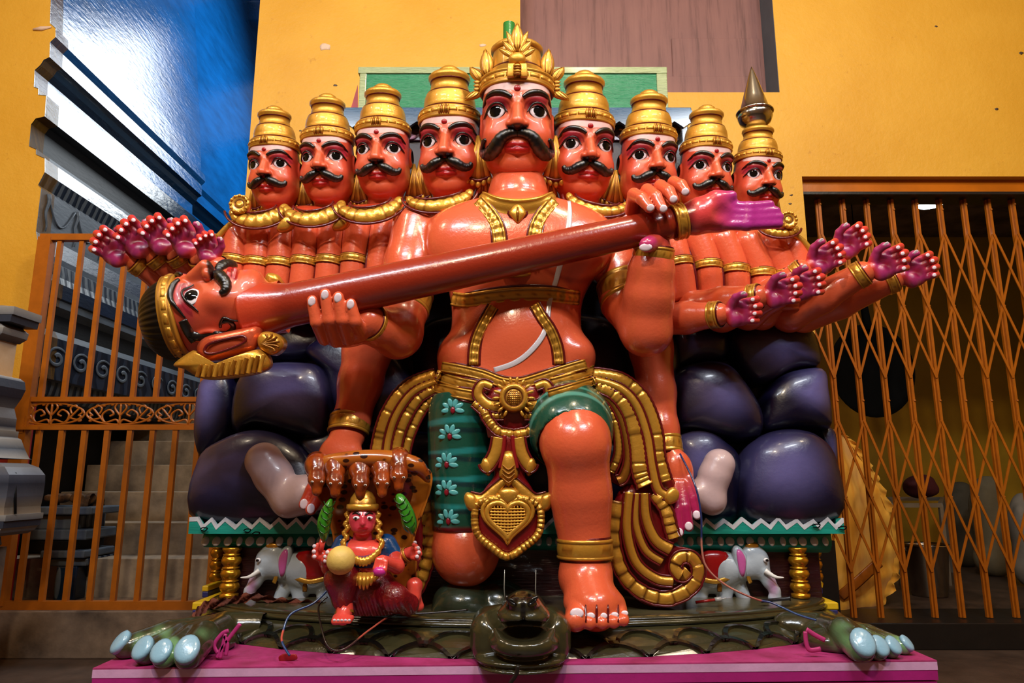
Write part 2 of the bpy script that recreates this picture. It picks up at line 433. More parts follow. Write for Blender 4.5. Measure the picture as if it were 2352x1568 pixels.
# ---- floor and the hall around the camera
v, f = box((-5, -3.2, -0.1), (5, 4.0, 0)); struct('floor', v, f, 'floor_concrete')
solid('hall_plaster', 'C9B79A', 0.7, var=0.15, vscale=2)
v, f = box((-5.1, -3.3, 4.7), (5.1, YW + 0.1, 4.8)); struct('ceiling', v, f, 'hall_plaster')
v, f = box((-5.1, -3.3, 0), (5.1, -3.2, 4.7)); struct('wall_front', v, f, 'hall_plaster')
v, f = box((-5.1, -3.3, 0), (-5.0, YW, 4.7)); struct('wall_hall_left', v, f, 'yellow_plaster')
v, f = box((5.0, -3.3, 0), (5.1, YW, 4.7)); struct('wall_hall_right', v, f, 'yellow_plaster')
# ---- shrine wall passing through the yellow wall
PROF = [(118, -900), (118, 0), (116, 54), (129, 66), (129, 86), (116, 98), (115, 132), (102, 138), (94, 150), (81, 162), (79, 200), (89, 204), (89, 218), (107, 220), (104, 268), (83, 273), (73, 286), (68, 336), (84, 343), (84, 355), (104, 364), (104, 396), (89, 425), (96, 432), (84, 532), (91, 573), (89, 586), (100, 592), (101, 621), (105, 640), (115, 642), (112, 675), (107, 678), (105, 694), (84, 707), (81, 747), (96, 752), (102, 768), (92, 865), (75, 867), (68, 898), (57, 911)]
PP = [(at(x, y, YW).x, at(x, y, YW).z) for x, y in PROF]
MATB = []
def shrine_mats():
    for nm, hexa, rough, scale, bs in (('shrine_blue', '085496', 0.15, 42, 0.5), ('shrine_deep', '06243C', 0.16, 42, 0.4), ('shrine_navy', '0A1830', 0.35, 50, 0.3), ('shrine_black', '0A0A0C', 0.5, 50, 0.2), ('shrine_line', '4E5864', 0.45, 50, 0.2)):
        m = solid(nm, hexa, rough, var=0.3, vscale=9, bscale=scale, bstr=bs, coat=0.0, stretch=(1, 0.3, 1), bdist=0.006)
    for nm, a, c, s in (('shrine_petal', '121B2A', '4E565E', 5.2), ('shrine_leaf', '0C1424', '20293A', 3.2)):
        m, nt, b = mat_base(nm); MATS[nm] = m
        v = coords(nt, (0.3, 1, 1.0)); w = nt.nodes.new('ShaderNodeTexWave'); w.bands_direction = 'Y'; w.inputs['Scale'].default_value = s
        w.inputs['Distortion'].default_value = 2.0 if nm == 'shrine_petal' else 7.0; w.inputs['Detail'].default_value = 1.5; w.inputs['Detail Scale'].default_value = 1.6
        nt.links.new(v, w.inputs['Vector'])
        r = ramp(nt, w.outputs['Fac'], [(0.45, tuple(lin(a))), (0.60, tuple(lin(c)))]); nt.links.new(r.outputs[0], b.inputs['Base Color'])
        b.inputs['Roughness'].default_value = 0.35
        bump(nt, b, w.outputs['Fac'], 0.3, 0.01)
shrine_mats()
for nm in ('shrine_navy', 'shrine_petal', 'shrine_leaf', 'shrine_line', 'shrine_black'): MATS[nm].node_tree.nodes['Principled BSDF'].inputs['Specular IOR Level'].default_value = 0.18
shr = thing('shrine_wall', (PP[0][0], YW + 1, 0), 'glossy blue painted shrine wall with stacked mouldings receding behind orange gate', 'wall'); shr['kind'] = 'structure'
def seg_mat(i):
    y0 = PROF[i][1]
    if y0 < 54: return 'shrine_blue'
    if y0 < 66: return 'shrine_deep'
    if y0 < 132: return 'shrine_blue'
    if y0 < 162: return 'shrine_deep'
    if y0 < 204: return 'shrine_blue'
    if y0 < 221: return 'shrine_deep'
    if y0 < 268: return 'shrine_blue'
    if y0 < 287: return 'shrine_black'
    if y0 < 340: return 'shrine_deep'
    if y0 < 364: return 'shrine_line'
    if y0 < 396: return 'shrine_deep'
    if y0 < 426: return 'shrine_petal'
    if y0 < 433: return 'shrine_line'
    if y0 < 573: return 'shrine_navy'
    if y0 < 592: return 'shrine_line'
    if y0 < 622: return 'shrine_petal'
    if y0 < 642: return 'shrine_navy'
    if y0 < 676: return 'shrine_navy'
    if y0 < 695: return 'shrine_line'
    if y0 < 750: return 'shrine_black'
    if y0 < 768: return 'shrine_line'
    if y0 < 800: return 'shrine_leaf'
    if y0 < 867: return 'shrine_line'
    return 'shrine_petal'
def extrude_prof(pts, ys, dx, first, last, parent):
    i = first
    while i < last:
        m = seg_mat(i); j = i
        while j < last and seg_mat(j) == m: j += 1
        vv = []; ff = []
        for k in range(i, j + 1):
            for y in ys: vv.append((pts[k][0] + dx, y, pts[k][1]))
        n = len(ys)
        for k in range(j - i):
            for q in range(n - 1): ff.append((k*n + q, k*n + q + 1, (k + 1)*n + q + 1, (k + 1)*n + q))
        mk('moulding', vv, ff, m, parent, None, False); i = j
extrude_prof(PP, (YW - 0.005, 6.05), 0.0, 0, len(PP) - 1, shr)
extrude_prof(PP, (6.05, 9.0), -0.10, 0, len(PP) - 1, shr)
x0, z0 = PP[-1]
v, f = box((x0 - 0.9, YW + 0.02, -0.1), (x0 - 0.28, 9, z0)); mk('base_recess', v, f, 'shrine_black', shr, None, False)
v, f = box((x0 - 0.5, YW + 0.02, z0 - 0.02), (x0 + 0.0, 9, z0)); mk('soffit', v, f, 'shrine_black', shr, None, False)
zc = at(490, 405, 6.05).z
for dy in (0, 0.10):
    v, f = box((PP[0][0] - 0.05, 6.0 + dy, zc), (PP[0][0] + 0.10 - dy*0.4, 6.06 + dy, 7.2), 0.01); mk('pilaster', v, f, 'shrine_deep' if dy == 0 else 'shrine_blue', shr, None, False)
for i, (dz, w) in enumerate(((0.0, 0.13), (0.09, 0.10), (0.16, 0.14))):
    v, f = box((PP[0][0] - 0.05, 5.95, at(490, 40, 6.0).z + dz), (PP[0][0] + w*0.6, 6.2, at(490, 40, 6.0).z + dz + 0.05), 0.008); mk('capital', v, f, 'shrine_blue', shr, None, False)
# far eave over the second bay
for i in range(3):
    za = at(585, 95 - 30*i, 8.3).z
    v, f = box((-3.6, 7.9 + 0.12*i, za + 0.02), (-1.45 - 0.0*i, 9.2, za + 0.30), 0.02); mk('eave', v, f, 'shrine_blue', shr, None, False)
v, f = box((-4.2, 9.0, 0), (-1.0, 9.1, 5.6)); struct('wall_courtyard', v, f, 'shrine_blue')
# painted swags on the navy panel and scrolls on the lower band
def on_prof(i, t, y, lift=0.006):
    a, b = PP[i], PP[i + 1]; return (a[0]*(1 - t) + b[0]*t + lift, y, a[1]*(1 - t) + b[1]*t)
i_pan = PROF.index((96, 432)); i_leaf = PROF.index((102, 768))
for q in range(7):
    ya = YW + 0.06 + q*0.28
    pts = [on_prof(i_pan, 0.10 + 0.55*math.sin(math.pi*t), ya + 0.26*t) for t in np.linspace(0, 1, 13)]
    V, F, C = tube(pts, 0.0055, 6); mk('painted_swag', V, F, 'shrine_line', shr)
    pts = [on_prof(i_pan, 0.05 + t*0.85, ya + 0.0 + 0.01*math.sin(9*t)) for t in np.linspace(0, 1, 9)]
    V, F, C = tube(pts, np.linspace(0.012, 0.004, 9), 6); mk('painted_tassel', V, F, 'shrine_line', shr)
for q in range(9):
    yc = YW + 0.12 + q*0.235; pts = []
    for t in np.linspace(0, 1, 26):
        a = t*2.6*math.pi; r = 0.095*(1 - t*0.8)
        pts.append((yc + r*math.cos(a + 0.6), 0.48 - r*2.9*math.sin(a + 0.6)))
    P = [on_prof(i_leaf, min(max(tt, 0.02), 0.98), yy, 0.006) for yy, tt in pts]
    V, F, C = tube(P, np.stack([np.linspace(0.007, 0.016, 26), np.full(26, 0.002)], 1), 6, (1, 0, 0)); mk('painted_scroll', V, F, 'shrine_line', shr)
# ---- yellow wall, left of the shrine
poly = [(-4.6, PP[0][1])] + [p for p in PP] + [(PP[-1][0], Z_(912, YW)), (-4.6, Z_(912, YW))]
n = len(poly)
v = [(x, YW - 0.0, z) for x, z in poly] + [(x, YW + 0.12, z) for x, z in poly]
f = [tuple(range(n)), tuple(range(2*n - 1, n - 1, -1))] + [(i, i + n, (i + 1) % n + n, (i + 1) % n) for i in range(n)]
o = struct('wall_left', v, f, 'yellow_plaster'); fix_normals(o)
zd0, zd1 = Z_(912, YW), Z_(878, YW)
v, f = box((-4.6, YW - 0.012, 0), (at(60, 900, YW).x, YW + 0.1, zd1)); struct('baseboard_left', v, f, 'red_dado')
# ---- yellow wall, right of the gap, with window and door openings
xg = at(590, 100, YW).x; xd = at(1843, 420, YW).x; xw0 = at(1195, 100, YW).x; xw1 = at(1790, 200, YW).x; zw = at(1700, 212, YW).z; zdoor = at(1900, 405, YW).z
mb = MB(); T = 0.24
for lo, hi in (((xg, 0), (xw0, 5.2)), ((xw0, 0), (xw1, zw)), ((xw1, 0), (xd, 5.2)), ((xd, zdoor), (4.9, 5.2))):
    v, f = box((lo[0], YW, lo[1]), (hi[0], YW + T, hi[1])); mb.add(v, f)
mb.build('wall_back', 'yellow_plaster', None, False)['kind'] = 'structure'
wallb = bpy.data.objects['wall_back']
for (px, py, r) in ((745, 107, 13), (1108, 104, 7), (770, 196, 4), (2290, 250, 4), (2345, 122, 5), (1815, 468, 3), (1818, 448, 3), (690, 300, 3), (2150, 60, 3)):
    c = at(px, py, YW - 0.001); s = mpp(px, py, YW)*r
    pts = [(c.x + s*(1 + 0.35*random.uniform(-1, 1))*math.cos(a)*1.2, YW - 0.0015, c.z + s*(0.7 + 0.25*random.uniform(-1, 1))*math.sin(a)) for a in np.arange(9)*2*math.pi/9]
    V, F = pillow(pts, (0, -1, 0), 0.001, 0.004, 2); mk('paint_chip', V, F, 'chip_plaster' if r > 5 else 'floor_concrete', wallb)
p = at(95, 66, YW - 0.004)
V, F, C = tube([p + Vector((-0.05, 0, -0.006)), p, p + Vector((0.06, 0, 0.012))], [0.006, 0.014, 0.004], 8); mk('broken_bracket', V, F, 'chip_plaster', bpy.data.objects['wall_left'])
# window: recessed sheet, slate jamb
v, f = box((xd - 0.9, YW - 0.03, 0), (xd, YW, at(1900, 1240, YW).z)); struct('dark_wall_slab', v, f, 'dark_stone')  # near-black slab covering the lower wall left of the door opening
win = thing('window_1', (0.75, YW + 0.15, zw), None, None); win['kind'] = 'structure'
v, f = box((xw0 - 0.1, YW + 0.20, zw - 0.05), (xw1 + 0.05, YW + 0.21, 5.0)); mk('sheet', v, f, 'mauve_sheet', win, None, False)
for ya, dx in ((88, 0.0), (176, 0.1)):
    zt = at(1500, ya, YW + 0.19).z
    v, f = box((at(1560 - dx*900, ya, YW).x, YW + 0.190 - dx*0.05, zw - 0.02), (xw1 - 0.03, YW + 0.1985 - dx*0.05, zt), 0.002); mk('patch_sheet', v, f, 'mauve_sheet', win, None, False)
v, f = box((xw1 - 0.002, YW + 0.004, zw - 0.002), (xw1 + 0.02, YW + 0.2, 5.0)); mk('jamb', v, f, 'jamb_slate', win, None, False)
v, f = box((xw0 + 0.0, YW + 0.01, zw - 0.01), (xw1, YW + 0.2, zw + 0.002)); mk('sill', v, f, 'yellow_plaster', win, None, False)
# ---- kerb under the gate and stairs behind it
zk = Z_(1402, 3.72)
v, f = box((-4.6, 3.70, 0), (at(640, 1400, 3.7).x, 4.15, zk), 0.006); struct('trim_1', v, f, 'kerb_concrete')
st = thing('stair_flight', (-2.2, 4.2, 0.2), 'worn concrete stairs climbing behind the orange gate', 'stairs'); st['kind'] = 'structure'
for i in range(9):
    v, f = box((-2.90 - 0.015*i, 4.12 + 0.28*i, 0.0), (-1.0, 4.45 + 0.28*i, zk + 0.03 + 0.178*(i + 1)), 0.006)
    mk('step', v, f, 'stair_concrete', st, None, False)
v, f = box((-4.5, 6.7, 0), (-1.0, 6.8, 2.3)); struct('wall_stair', v, f, 'stair_concrete')
stub = thing('moulding_stub', at(130, 1300, 4.05), 'chipped blue and white moulding stub at the foot of the stairs', 'moulding'); stub['kind'] = 'structure'
for (xa, xb, ya, yb, yy, m) in ((60, 212, 1164, 1182, 3.98, 'shrine_line'), (72, 175, 1182, 1216, 4.02, 'shrine_petal'), (62, 200, 1216, 1240, 3.99, 'shrine_line'), (62, 170, 1240, 1272, 4.0, 'shrine_black'), (90, 195, 1264, 1282, 3.99, 'shrine_line'), (108, 200, 1282, 1300, 4.02, 'shrine_petal'), (120, 178, 1300, 1384, 4.02, 'shrine_deep')):
    a, b = at(xa, yb, yy), at(xb, ya, yy); v, f = box((a.x, yy, a.z), (b.x, yy + 0.30, b.z), 0.008); mk('moulding', v, f, m, stub, None, False)
for xx in (132, 158):
    c = at(xx, 1340, 4.018); V, F = pillow(ellipse(c, (0.016, 0, 0), (0, 0, 0.085)), (0, -1, 0), 0.006, 0.003); mk('painted_oval', V, F, 'shrine_line', stub)
# dried flower heap on the stub
hp = thing('dry_garland_heap', at(170, 1150, 4.1), 'brown heap of dried garlands lying behind the gate by the stair foot', 'garland')
F_ = Field(at(90, 1175, 4.0), at(250, 1110, 4.3) + Vector((0, 0.05, 0)), 0.012)
for i in range(26):
    q = at(random.uniform(110, 235), random.uniform(1135, 1166), random.uniform(4.05, 4.22)); F_.ell(q, (0.035, 0.03, 0.022), 0.01)
V, F = F_.mesh(0); solid('dry_flowers', '5A3A16', 0.9, var=0.6, vscale=30, bscale=60, bstr=0.8, col2='2A1A0C'); mk('flowers', V, F, 'dry_flowers', hp)
# ---- orange gate
YG = 3.76
gate = thing('steel_gate', at(300, 1400, YG), 'orange painted steel bar gate with scrollwork band in front of stairs', 'gate')
def gbar(name, pa, pb, w, d, parent=gate, mat='orange_steel'):
    v, f = bar(pa, pb, w, d); return mk(name, v, f, mat, parent, None, False)
xr = at(640, 900, YG).x
zt, zm1, zm2, zb = Z_(546, YG), Z_(917, YG), Z_(982, YG), Z_(1390, YG)
xl = at(62, 900, YG).x
gbar('rail', (xl - 0.03, YG, zt), (xr, YG, zt), 0.036, 0.04)
gbar('rail', (xl, YG, zm1), (xr, YG, zm1), 0.026, 0.03)
gbar('rail', (xl - 0.1, YG, zm2), (xr, YG, zm2), 0.024, 0.03)
gbar('rail', (-4.0, YG, zb), (xr, YG, zb), 0.045, 0.04)
gbar('post', (xl, YG, zb), (xl, YG, zt), 0.072, 0.05)
for i in range(14):
    x = at(94 + 52.8*i, 910, YG).x
    if x < xr and i >= 0: gbar('bar', (x, YG, zm1), (x, YG, zt), 0.024, 0.022)
for i in range(-2, 15):
    x = at(96 + 54.6*i, 1380, YG).x
    if x < xr: gbar('bar', (x, YG, zb), (x, YG, zm2), 0.026, 0.022)
gbar('bolt', (xl - 0.12, YG - 0.035, zm2 - 0.005), (xl + 0.11, YG - 0.035, zm2 - 0.005), 0.016, 0.016)
gbar('bolt_plate', (xl + 0.0, YG - 0.025, zm2 - 0.03), (xl + 0.0, YG - 0.025, zm2 + 0.06), 0.05, 0.008)
# scroll motif: one ring with two vines, four copies
mbm = MB(); hw, hh = 0.178, 0.056
def wire(pts, r=0.0052): V, F, C = tube(catmull([(x, 0, z) for x, z in pts], 5), r, 6); mbm.add(V, F)
wire([(hw*math.cos(a), hh*math.sin(a)) for a in np.linspace(0, 2*math.pi, 17)])
for s in (-1, 1):
    wire([(0, -hh), (s*0.02, -0.03), (s*0.075, -0.045), (s*0.095, -0.005), (s*0.06, 0.022), (s*0.035, 0.0), (s*0.055, -0.012)])
    wire([(0, -0.01), (s*0.03, 0.03), (s*0.02, hh)])
    wire([(s*0.08, -0.045), (s*0.12, 0.0), (s*0.15, 0.03), (s*0.165, 0.01), (s*0.15, -0.005)])
    wire([(s*0.10, -0.02), (s*0.14, -0.03), (s*0.16, -0.015), (s*0.145, -0.006)])
    wire([(s*0.11, 0.0), (s*0.10, 0.03), (s*0.125, 0.046), (s*0.135, 0.032)])
    for (x, z) in ((0.09, 0.045), (0.155, -0.035), (0.045, 0.05)):
        V, F = pillow(ellipse((s*x, 0, z), (0.011, 0, 0.004), (-0.003, 0, 0.007), 10), (0, -1, 0), 0.004, 0.003, 3); mbm.add(V, F)
wire([(0, -hh), (0, hh)], 0.006)
sd = mbm.data('scroll_panel', 'orange_steel')
zs = (zm1 + zm2)/2 - 0.002
for i in range(4):
    inst('scroll_panel', sd, gate, Matrix.Translation((at(118 + 158.5*i, 948, YG).x, YG, zs)))
gbar('thin_rail', (xl, YG, zs + hh + 0.004), (xr, YG, zs + hh + 0.004), 0.007, 0.007); gbar('thin_rail', (xl, YG, zs - hh - 0.004), (xr, YG, zs - hh - 0.004), 0.007, 0.007)
# ---- stone pedestal at the left edge
YP = 3.2
ped = thing('stone_pedestal', at(-40, 1290, YP), 'blue-grey carved stone pedestal with lobed dome cut by left frame edge', 'pedestal')
def sq_stack(rows, name, parent, ncol=1):
    """square mouldings: rows (py, half width px, colour)"""
    cx = at(-104, 1000, YP).x; V = []; Cc = []
    for py, hwp, c in rows:
        z = Z_(py, YP); h = hwp*mpp(0, py, YP)
        for a, b in ((-1, -1), (1, -1), (1, 1), (-1, 1)): V.append((cx + a*h, YP + 0.09 + b*(0.05 + 0.25*h), z)); Cc.append(lin(c))
    F = []
    for i in range(len(rows) - 1):
        for k in range(4): l = (k + 1) % 4; F.append((i*4 + k, i*4 + l, (i + 1)*4 + l, (i + 1)*4 + k))
    F += [(3, 2, 1, 0), tuple(len(rows)*4 - 4 + k for k in range(4))]
    o = mk(name, V, F, 'satin', parent, Cc, False); return fix_normals(o)
G1, G2, NV, BW = '8A8884', '5E6066', '232C3C', '6E6458'
sq_stack([(700, 62, G2), (704, 96, G1), (722, 96, G2), (722, 92, NV), (738, 90, NV)], 'cap_slab', ped)
sq_stack([(738, 60, G2), (750, 74, G1), (764, 72, G2), (775, 58, NV)], 'capital', ped)
sq_stack([(775, 52, 'B9A48A'), (855, 52, 'C9A070'), (860, 52, G2)], 'shaft', ped)
sq_stack([(858, 70, G1), (866, 80, NV), (885, 84, NV), (905, 78, '1A2436'), (930, 66, G2), (955, 74, G2), (975, 74, NV), (985, 76, G1)], 'upper_block', ped)
sq_stack([(985, 82, G1), (1000, 82, G2), (1005, 90, G1), (1028, 100, NV), (1050, 112, G1), (1052, 118, NV)], 'necking', ped)
YP -= 0.02
sq_stack([(1062, 110, G2), (1072, 135, G2), (1090, 150, '4C5262'), (1110, 152, NV), (1140, 152, '4A4E5A'), (1165, 150, BW), (1182, 152, '8C7C6A')], 'lobed_dome', ped)
sq_stack([(1182, 158, G1), (1196, 158, G2), (1197, 154, NV), (1212, 154, NV), (1213, 150, G1), (1224, 144, G2), (1232, 130, G2)], 'base_slab', ped)
sq_stack([(1232, 60, NV), (1240, 76, '3C3A36'), (1258, 80, '4A4640'), (1275, 66, NV)], 'foot_roll', ped)
YP += 0.02
v, f = box((at(-160, 1270, YP).x, YP + 0.05, 0), (at(-30, 1270, YP).x - 0.02, YP + 0.15, Z_(1262, YP))); mk('footing', v, f, 'kerb_concrete', ped, None, False)
for xx in (-30, 35, 78):
    c = at(xx, 1160, YP - 0.06)
# vertical grooves of the dome
for xx in (-10, 35):
    p0 = at(xx, 1085, YP + 0.0); p1 = at(xx, 1180, YP + 0.0)
    V, F, C = tube([p0, p1], 0.006, 6); mk('groove', V, F, 'shrine_black', ped)
# ---- collapsible grille door
YD = 4.0
door = thing('door_1', at(2100, 1415, YD), None, None); door['kind'] = 'structure'
za, zb_ = Z_(408, YD), Z_(1418, YD)
v, f = box((xd, YD - 0.05, Z_(452, YD)), (4.9, YD + 0.06, Z_(412, YD)), 0.006); mk('header_beam', v, f, 'orange_beam', door, None, False)
v, f = box((xd, YW + 0.02, Z_(458, YD)), (4.9, YD + 0.08, Z_(452, YD))); mk('track', v, f, 'dark_stone', door, None, False)
xs = []
for i in range(12):
    x = at(1963 + 62.3*(i - 1), 1415, YD).x; xs.append(x)
def mark(py): return Z_(py, YD)
for i, x in enumerate(xs):
    zt_ = Z_(456, YD)
    for s, w in ((-0.009, 0.009), (0.004, 0.014)):
        v, f = bar((x + s, YD + (0.0 if s > 0 else 0.012), zb_), (x + s, YD + (0.0 if s > 0 else 0.012), zt_), w, 0.016); mk('upright', v, f, 'orange_steel', door, None, False)
    for py in (703, 920, 1141, 470 if i % 2 else 482):
        V, F, C = lathe([(0.007, 0), (0.006, 0.004), (0.002, 0.006)], 8, None); V = V[:, [0, 2, 1]]*np.array([1, -1, 1]) + np.array([x + 0.008, YD - 0.008, mark(py)]); mk('rivet', V, F, 'orange_steel', door)
for a, b in ((538, 703), (703, 868), (966, 1141), (1141, 1312)):
    for i in range(len(xs) - 1):
        x0_, x1_ = xs[i], xs[i + 1]
        for s in (0, 1):
            p0 = (x0_, YD - 0.012 + 0.008*s, mark(a if s == 0 else b)); p1 = (x1_, YD - 0.012 + 0.008*s, mark(b if s == 0 else a))
            v, f = bar(p0, p1, 0.013, 0.005); mk('lattice_strip', v, f, 'orange_steel', door, None, False)
v, f = box((xd, YW - 0.02, 0), (4.9, YD + 0.3, Z_(1420, YD) ), 0.006); struct('trim_2', v, f, 'dark_stone')
# ---- room behind the grille
zin = Z_(1420, YD)
v, f = box((xd - 0.1, YD + 0.3, zin - 0.1), (5.6, 7.0, zin)); struct('floor_inner', v, f, 'floor_concrete')
v, f = box((xd - 0.1, 6.9, zin), (5.6, 7.0, 3.4)); struct('wall_inner_back', v, f, 'inner_yellow')
v, f = box((xd - 0.1, YW + T, zin), (xd - 0.02, 7.0, 3.4)); struct('wall_inner_left', v, f, 'inner_yellow')
v, f = box((5.5, YW + T, zin), (5.6, 7.0, 3.4)); struct('wall_inner_right', v, f, 'inner_yellow')
v, f = box((xd - 0.1, YW + T, 3.3), (5.6, 7.0, 3.4)); struct('ceiling_inner', v, f, 'kerb_concrete')
def emis(name, col, s):
    m, nt, b = mat_base(name); MATS[name] = m; b.inputs['Emission Color'].default_value = (*col, 1); b.inputs['Emission Strength'].default_value = s; b.inputs['Base Color'].default_value = (0.9, 0.9, 0.9, 1)
emis('lamp_glow', (0.85, 0.95, 1.0), 14)
lp = at(2137, 466, 5.2)
lamp = thing('ceiling_lamp', lp, 'small white ceiling lamp glowing in the dark room behind the grille', 'lamp')
V, F, C = lathe([(0.0, -0.02), (0.09, -0.018), (0.115, 0.0), (0.115, 0.012)], 24); mk('diffuser', V + np.array(lp), F, 'lamp_glow', lamp)
V, F, C = lathe([(0.125, 0.012), (0.13, 0.03), (0.05, 0.06), (0.05, 3.3 - lp.z)], 24); mk('housing', V + np.array(lp), F, 'grey_steel', lamp)
# black wok hung on a post
c = at(2003, 850, 4.75); s = mpp(2003, 850, 4.75)
wok = thing('hanging_pan', c, 'large round black iron pan hanging behind the grille door', 'pan')
V, F, C = lathe([(0.0, 0.10), (50*s, 0.09), (85*s, 0.05), (97*s, 0.0), (97*s, -0.01), (83*s, 0.03), (48*s, 0.07), (0.0, 0.08)], 40); V = V[:, [0, 2, 1]]*np.array([1, 1, 1.12]) + np.array(c); fix_normals(mk('bowl', V, F, 'black_iron', wok))
V, F, C = tube([c + Vector((0, 0, 95*s)), c + Vector((-0.005, 0.02, 165*s)), c + Vector((0, 0.06, 200*s))], [0.03, 0.025, 0.02], 8); mk('handle', V, F, 'black_iron', wok)
V, F, C = tube([c + Vector((0, 0.06, 198*s)), Vector((c.x, c.y + 0.06, 3.31))], 0.004, 6); mk('hanging_rod', V, F, 'black_iron', wok)
# orange-yellow cloth umbrella folded, leaning
def cloth():
    m, nt, b = mat_base('yellow_cloth'); MATS['yellow_cloth'] = m
    v = coords(nt, (6, 6, 0.8)); n1 = noise(nt, v, 3, 5); r = ramp(nt, n1.outputs['Fac'], [(0.3, tuple(lin('E89A1C'))), (0.7, tuple(lin('FBC04A')))])
    nt.links.new(r.outputs[0], b.inputs['Base Color']); b.inputs['Roughness'].default_value = 0.5; b.inputs['Sheen Weight'].default_value = 0.3
cloth()
cl = thing('ceremonial_umbrella', at(1985, 1410, 4.35), 'orange-yellow frilled cloth umbrella propped behind the grille door', 'umbrella')
edge = catmull([(1916, 985), (1945, 1005), (1985, 1060), (2020, 1125), (2048, 1200), (2058, 1280), (2040, 1345), (2020, 1400)], 8)
V = []; nE = len(edge); nI = 14; C = []
for i, (ex, ey) in enumerate(edge):
    for j in range(nI):
        t = j/(nI - 1); px = 1912 + (ex - 1912)*t; py = ey + (1 - t)*4
        fold = 0.012*math.sin(i*0.9 + 2*t) * t + 0.018*math.sin(t*9 + i*0.05)
        V.append(at(px, min(py, 1412), 4.42 - 0.16*math.cos(t*1.5) + fold))
F = [(i*nI + j, i*nI + j + 1, (i + 1)*nI + j + 1, (i + 1)*nI + j) for i in range(nE - 1) for j in range(nI - 1)]
mk('canopy_cloth', [q[:] for q in V], F, 'yellow_cloth', cl)
V = []
for i, (ex, ey) in enumerate(edge):
    for j in range(4):
        w = j/3*(22 + 6*math.sin(i*1.7)); d = np.array([0.9, 0.35 if i < nE*0.7 else 0.1]); V.append(at(ex - 4 + d[0]*w*(1 if i < nE - 6 else 0.5), min(ey + d[1]*w, 1413), 4.39 + 0.022*math.sin(i*2.1)*j/3))
F = [(i*4 + j, i*4 + j + 1, (i + 1)*4 + j + 1, (i + 1)*4 + j) for i in range(nE - 1) for j in range(3)]
mk('frill', [q[:] for q in V], F, 'yellow_cloth', cl)
V, F, C = tube(catmull([at(1930, 1370, 4.24), at(1965, 1340, 4.22), at(2020, 1290, 4.24)], 6), (0.03, 0.004), 8, (0, -1, 0)); mk('border_band', V, F, 'orange_steel', cl)
# steel bucket, steel table, sacks
bk = atz(2140, 1400, zin + 0.0); bk = at(2140, 1402, 4.75)
bkt = thing('steel_bucket', bk, 'shiny steel bucket on the floor behind the grille door', 'bucket')
s = mpp(2140, 1350, 4.75)
V, F, C = lathe([(0.0, 0), (36*s, 0), (38*s, 4*s), (48*s, 108*s), (52*s, 112*s), (51*s, 116*s), (47*s, 112*s), (36*s, 10*s), (0, 8*s)], 36, center=(bk.x, bk.y, zin)); mk('pail', V, F, 'steel', bkt)
V, F, C = tube([(bk.x + 49*s*math.cos(a), bk.y - 0.01, zin + 108*s - 26*s*math.sin(a)) for a in np.linspace(0, math.pi, 14)], 0.004, 6); mk('bail_handle', V, F, 'steel', bkt)
tb = thing('steel_table_frame', at(2110, 1340, 5.3), 'grey steel table frame standing behind the bucket', 'table')
p = [at(2052, 1160, 5.2), at(2160, 1160, 5.2), at(2035, 1145, 5.9), at(2165, 1145, 5.9)]
for a, b in ((0, 1), (2, 3), (0, 2), (1, 3)):
    v, f = bar(p[a], p[b], 0.03, 0.03, (0, 0, 1)); mk('rail', v, f, 'grey_steel', tb, None, False)
for q in p:
    v, f = bar((q.x, q.y, zin), q, 0.025, 0.025); mk('leg', v, f, 'grey_steel', tb, None, False)
painted('sack_cloth', 0.8, 0, 0, 30, 0.5, var=0.3)
for i, (px, py, rx, ry, Y, c, lab) in enumerate(((2205, 1170, 34, 62, 6.3, '4A4538', 'grey woven sack slumped behind the table frame'), (2268, 1165, 36, 70, 5.7, '6E644C', 'tall beige woven sack between two sacks in the dark room'), (2352, 1200, 30, 66, 5.15, '7E766A', 'pale sack at the right edge behind the grille'), (2110, 1118, 34, 26, 5.55, '4A0E14', 'dark red bundle lying on the steel table frame'))):
    q = at(px, py, Y); s = mpp(px, py, Y); F_ = Field((q.x - rx*s*1.4, Y - rx*s*1.4, (zin - 0.03 if i < 3 else q.z - ry*s*1.6)), (q.x + rx*s*1.4, Y + rx*s*1.4, q.z + ry*s*1.6), 0.014)
    F_.ell(q, (rx*s, rx*s*0.9, ry*s)); F_.ell(q + Vector((0.35*rx*s, -0.02, 0.55*ry*s)), (0.55*rx*s, 0.5*rx*s, 0.42*ry*s), 0.05); F_.ell(q + Vector((-0.5*rx*s, -0.06, 0.25*ry*s)), (0.6*rx*s, 0.5*rx*s, 0.4*ry*s), 0.03)
    for k in range(5): F_.ell(q + Vector((random.uniform(-0.7, 0.7)*rx*s, -0.5*rx*s, random.uniform(-0.8, 0.4)*ry*s)), (0.4*rx*s, 0.3*rx*s, 0.3*ry*s), 0.05)
    if i < 3: F_.ell(Vector((q.x, q.y, zin + 0.12)), (rx*s*1.15, rx*s, 0.13), 0.08); F_.cap(Vector((q.x, q.y, zin + 0.15)), q, rx*s*0.9, rx*s*0.9, 0.05)
    V, F = F_.mesh(1)
    if i < 3: V[:, 2] = np.maximum(V[:, 2], zin + 0.001)
    o = mk('cloth_sack' if i < 3 else 'cloth_bundle', V, F, 'sack_cloth', None, lin(c)); tag(o, lab, 'sack' if i < 3 else 'bundle')
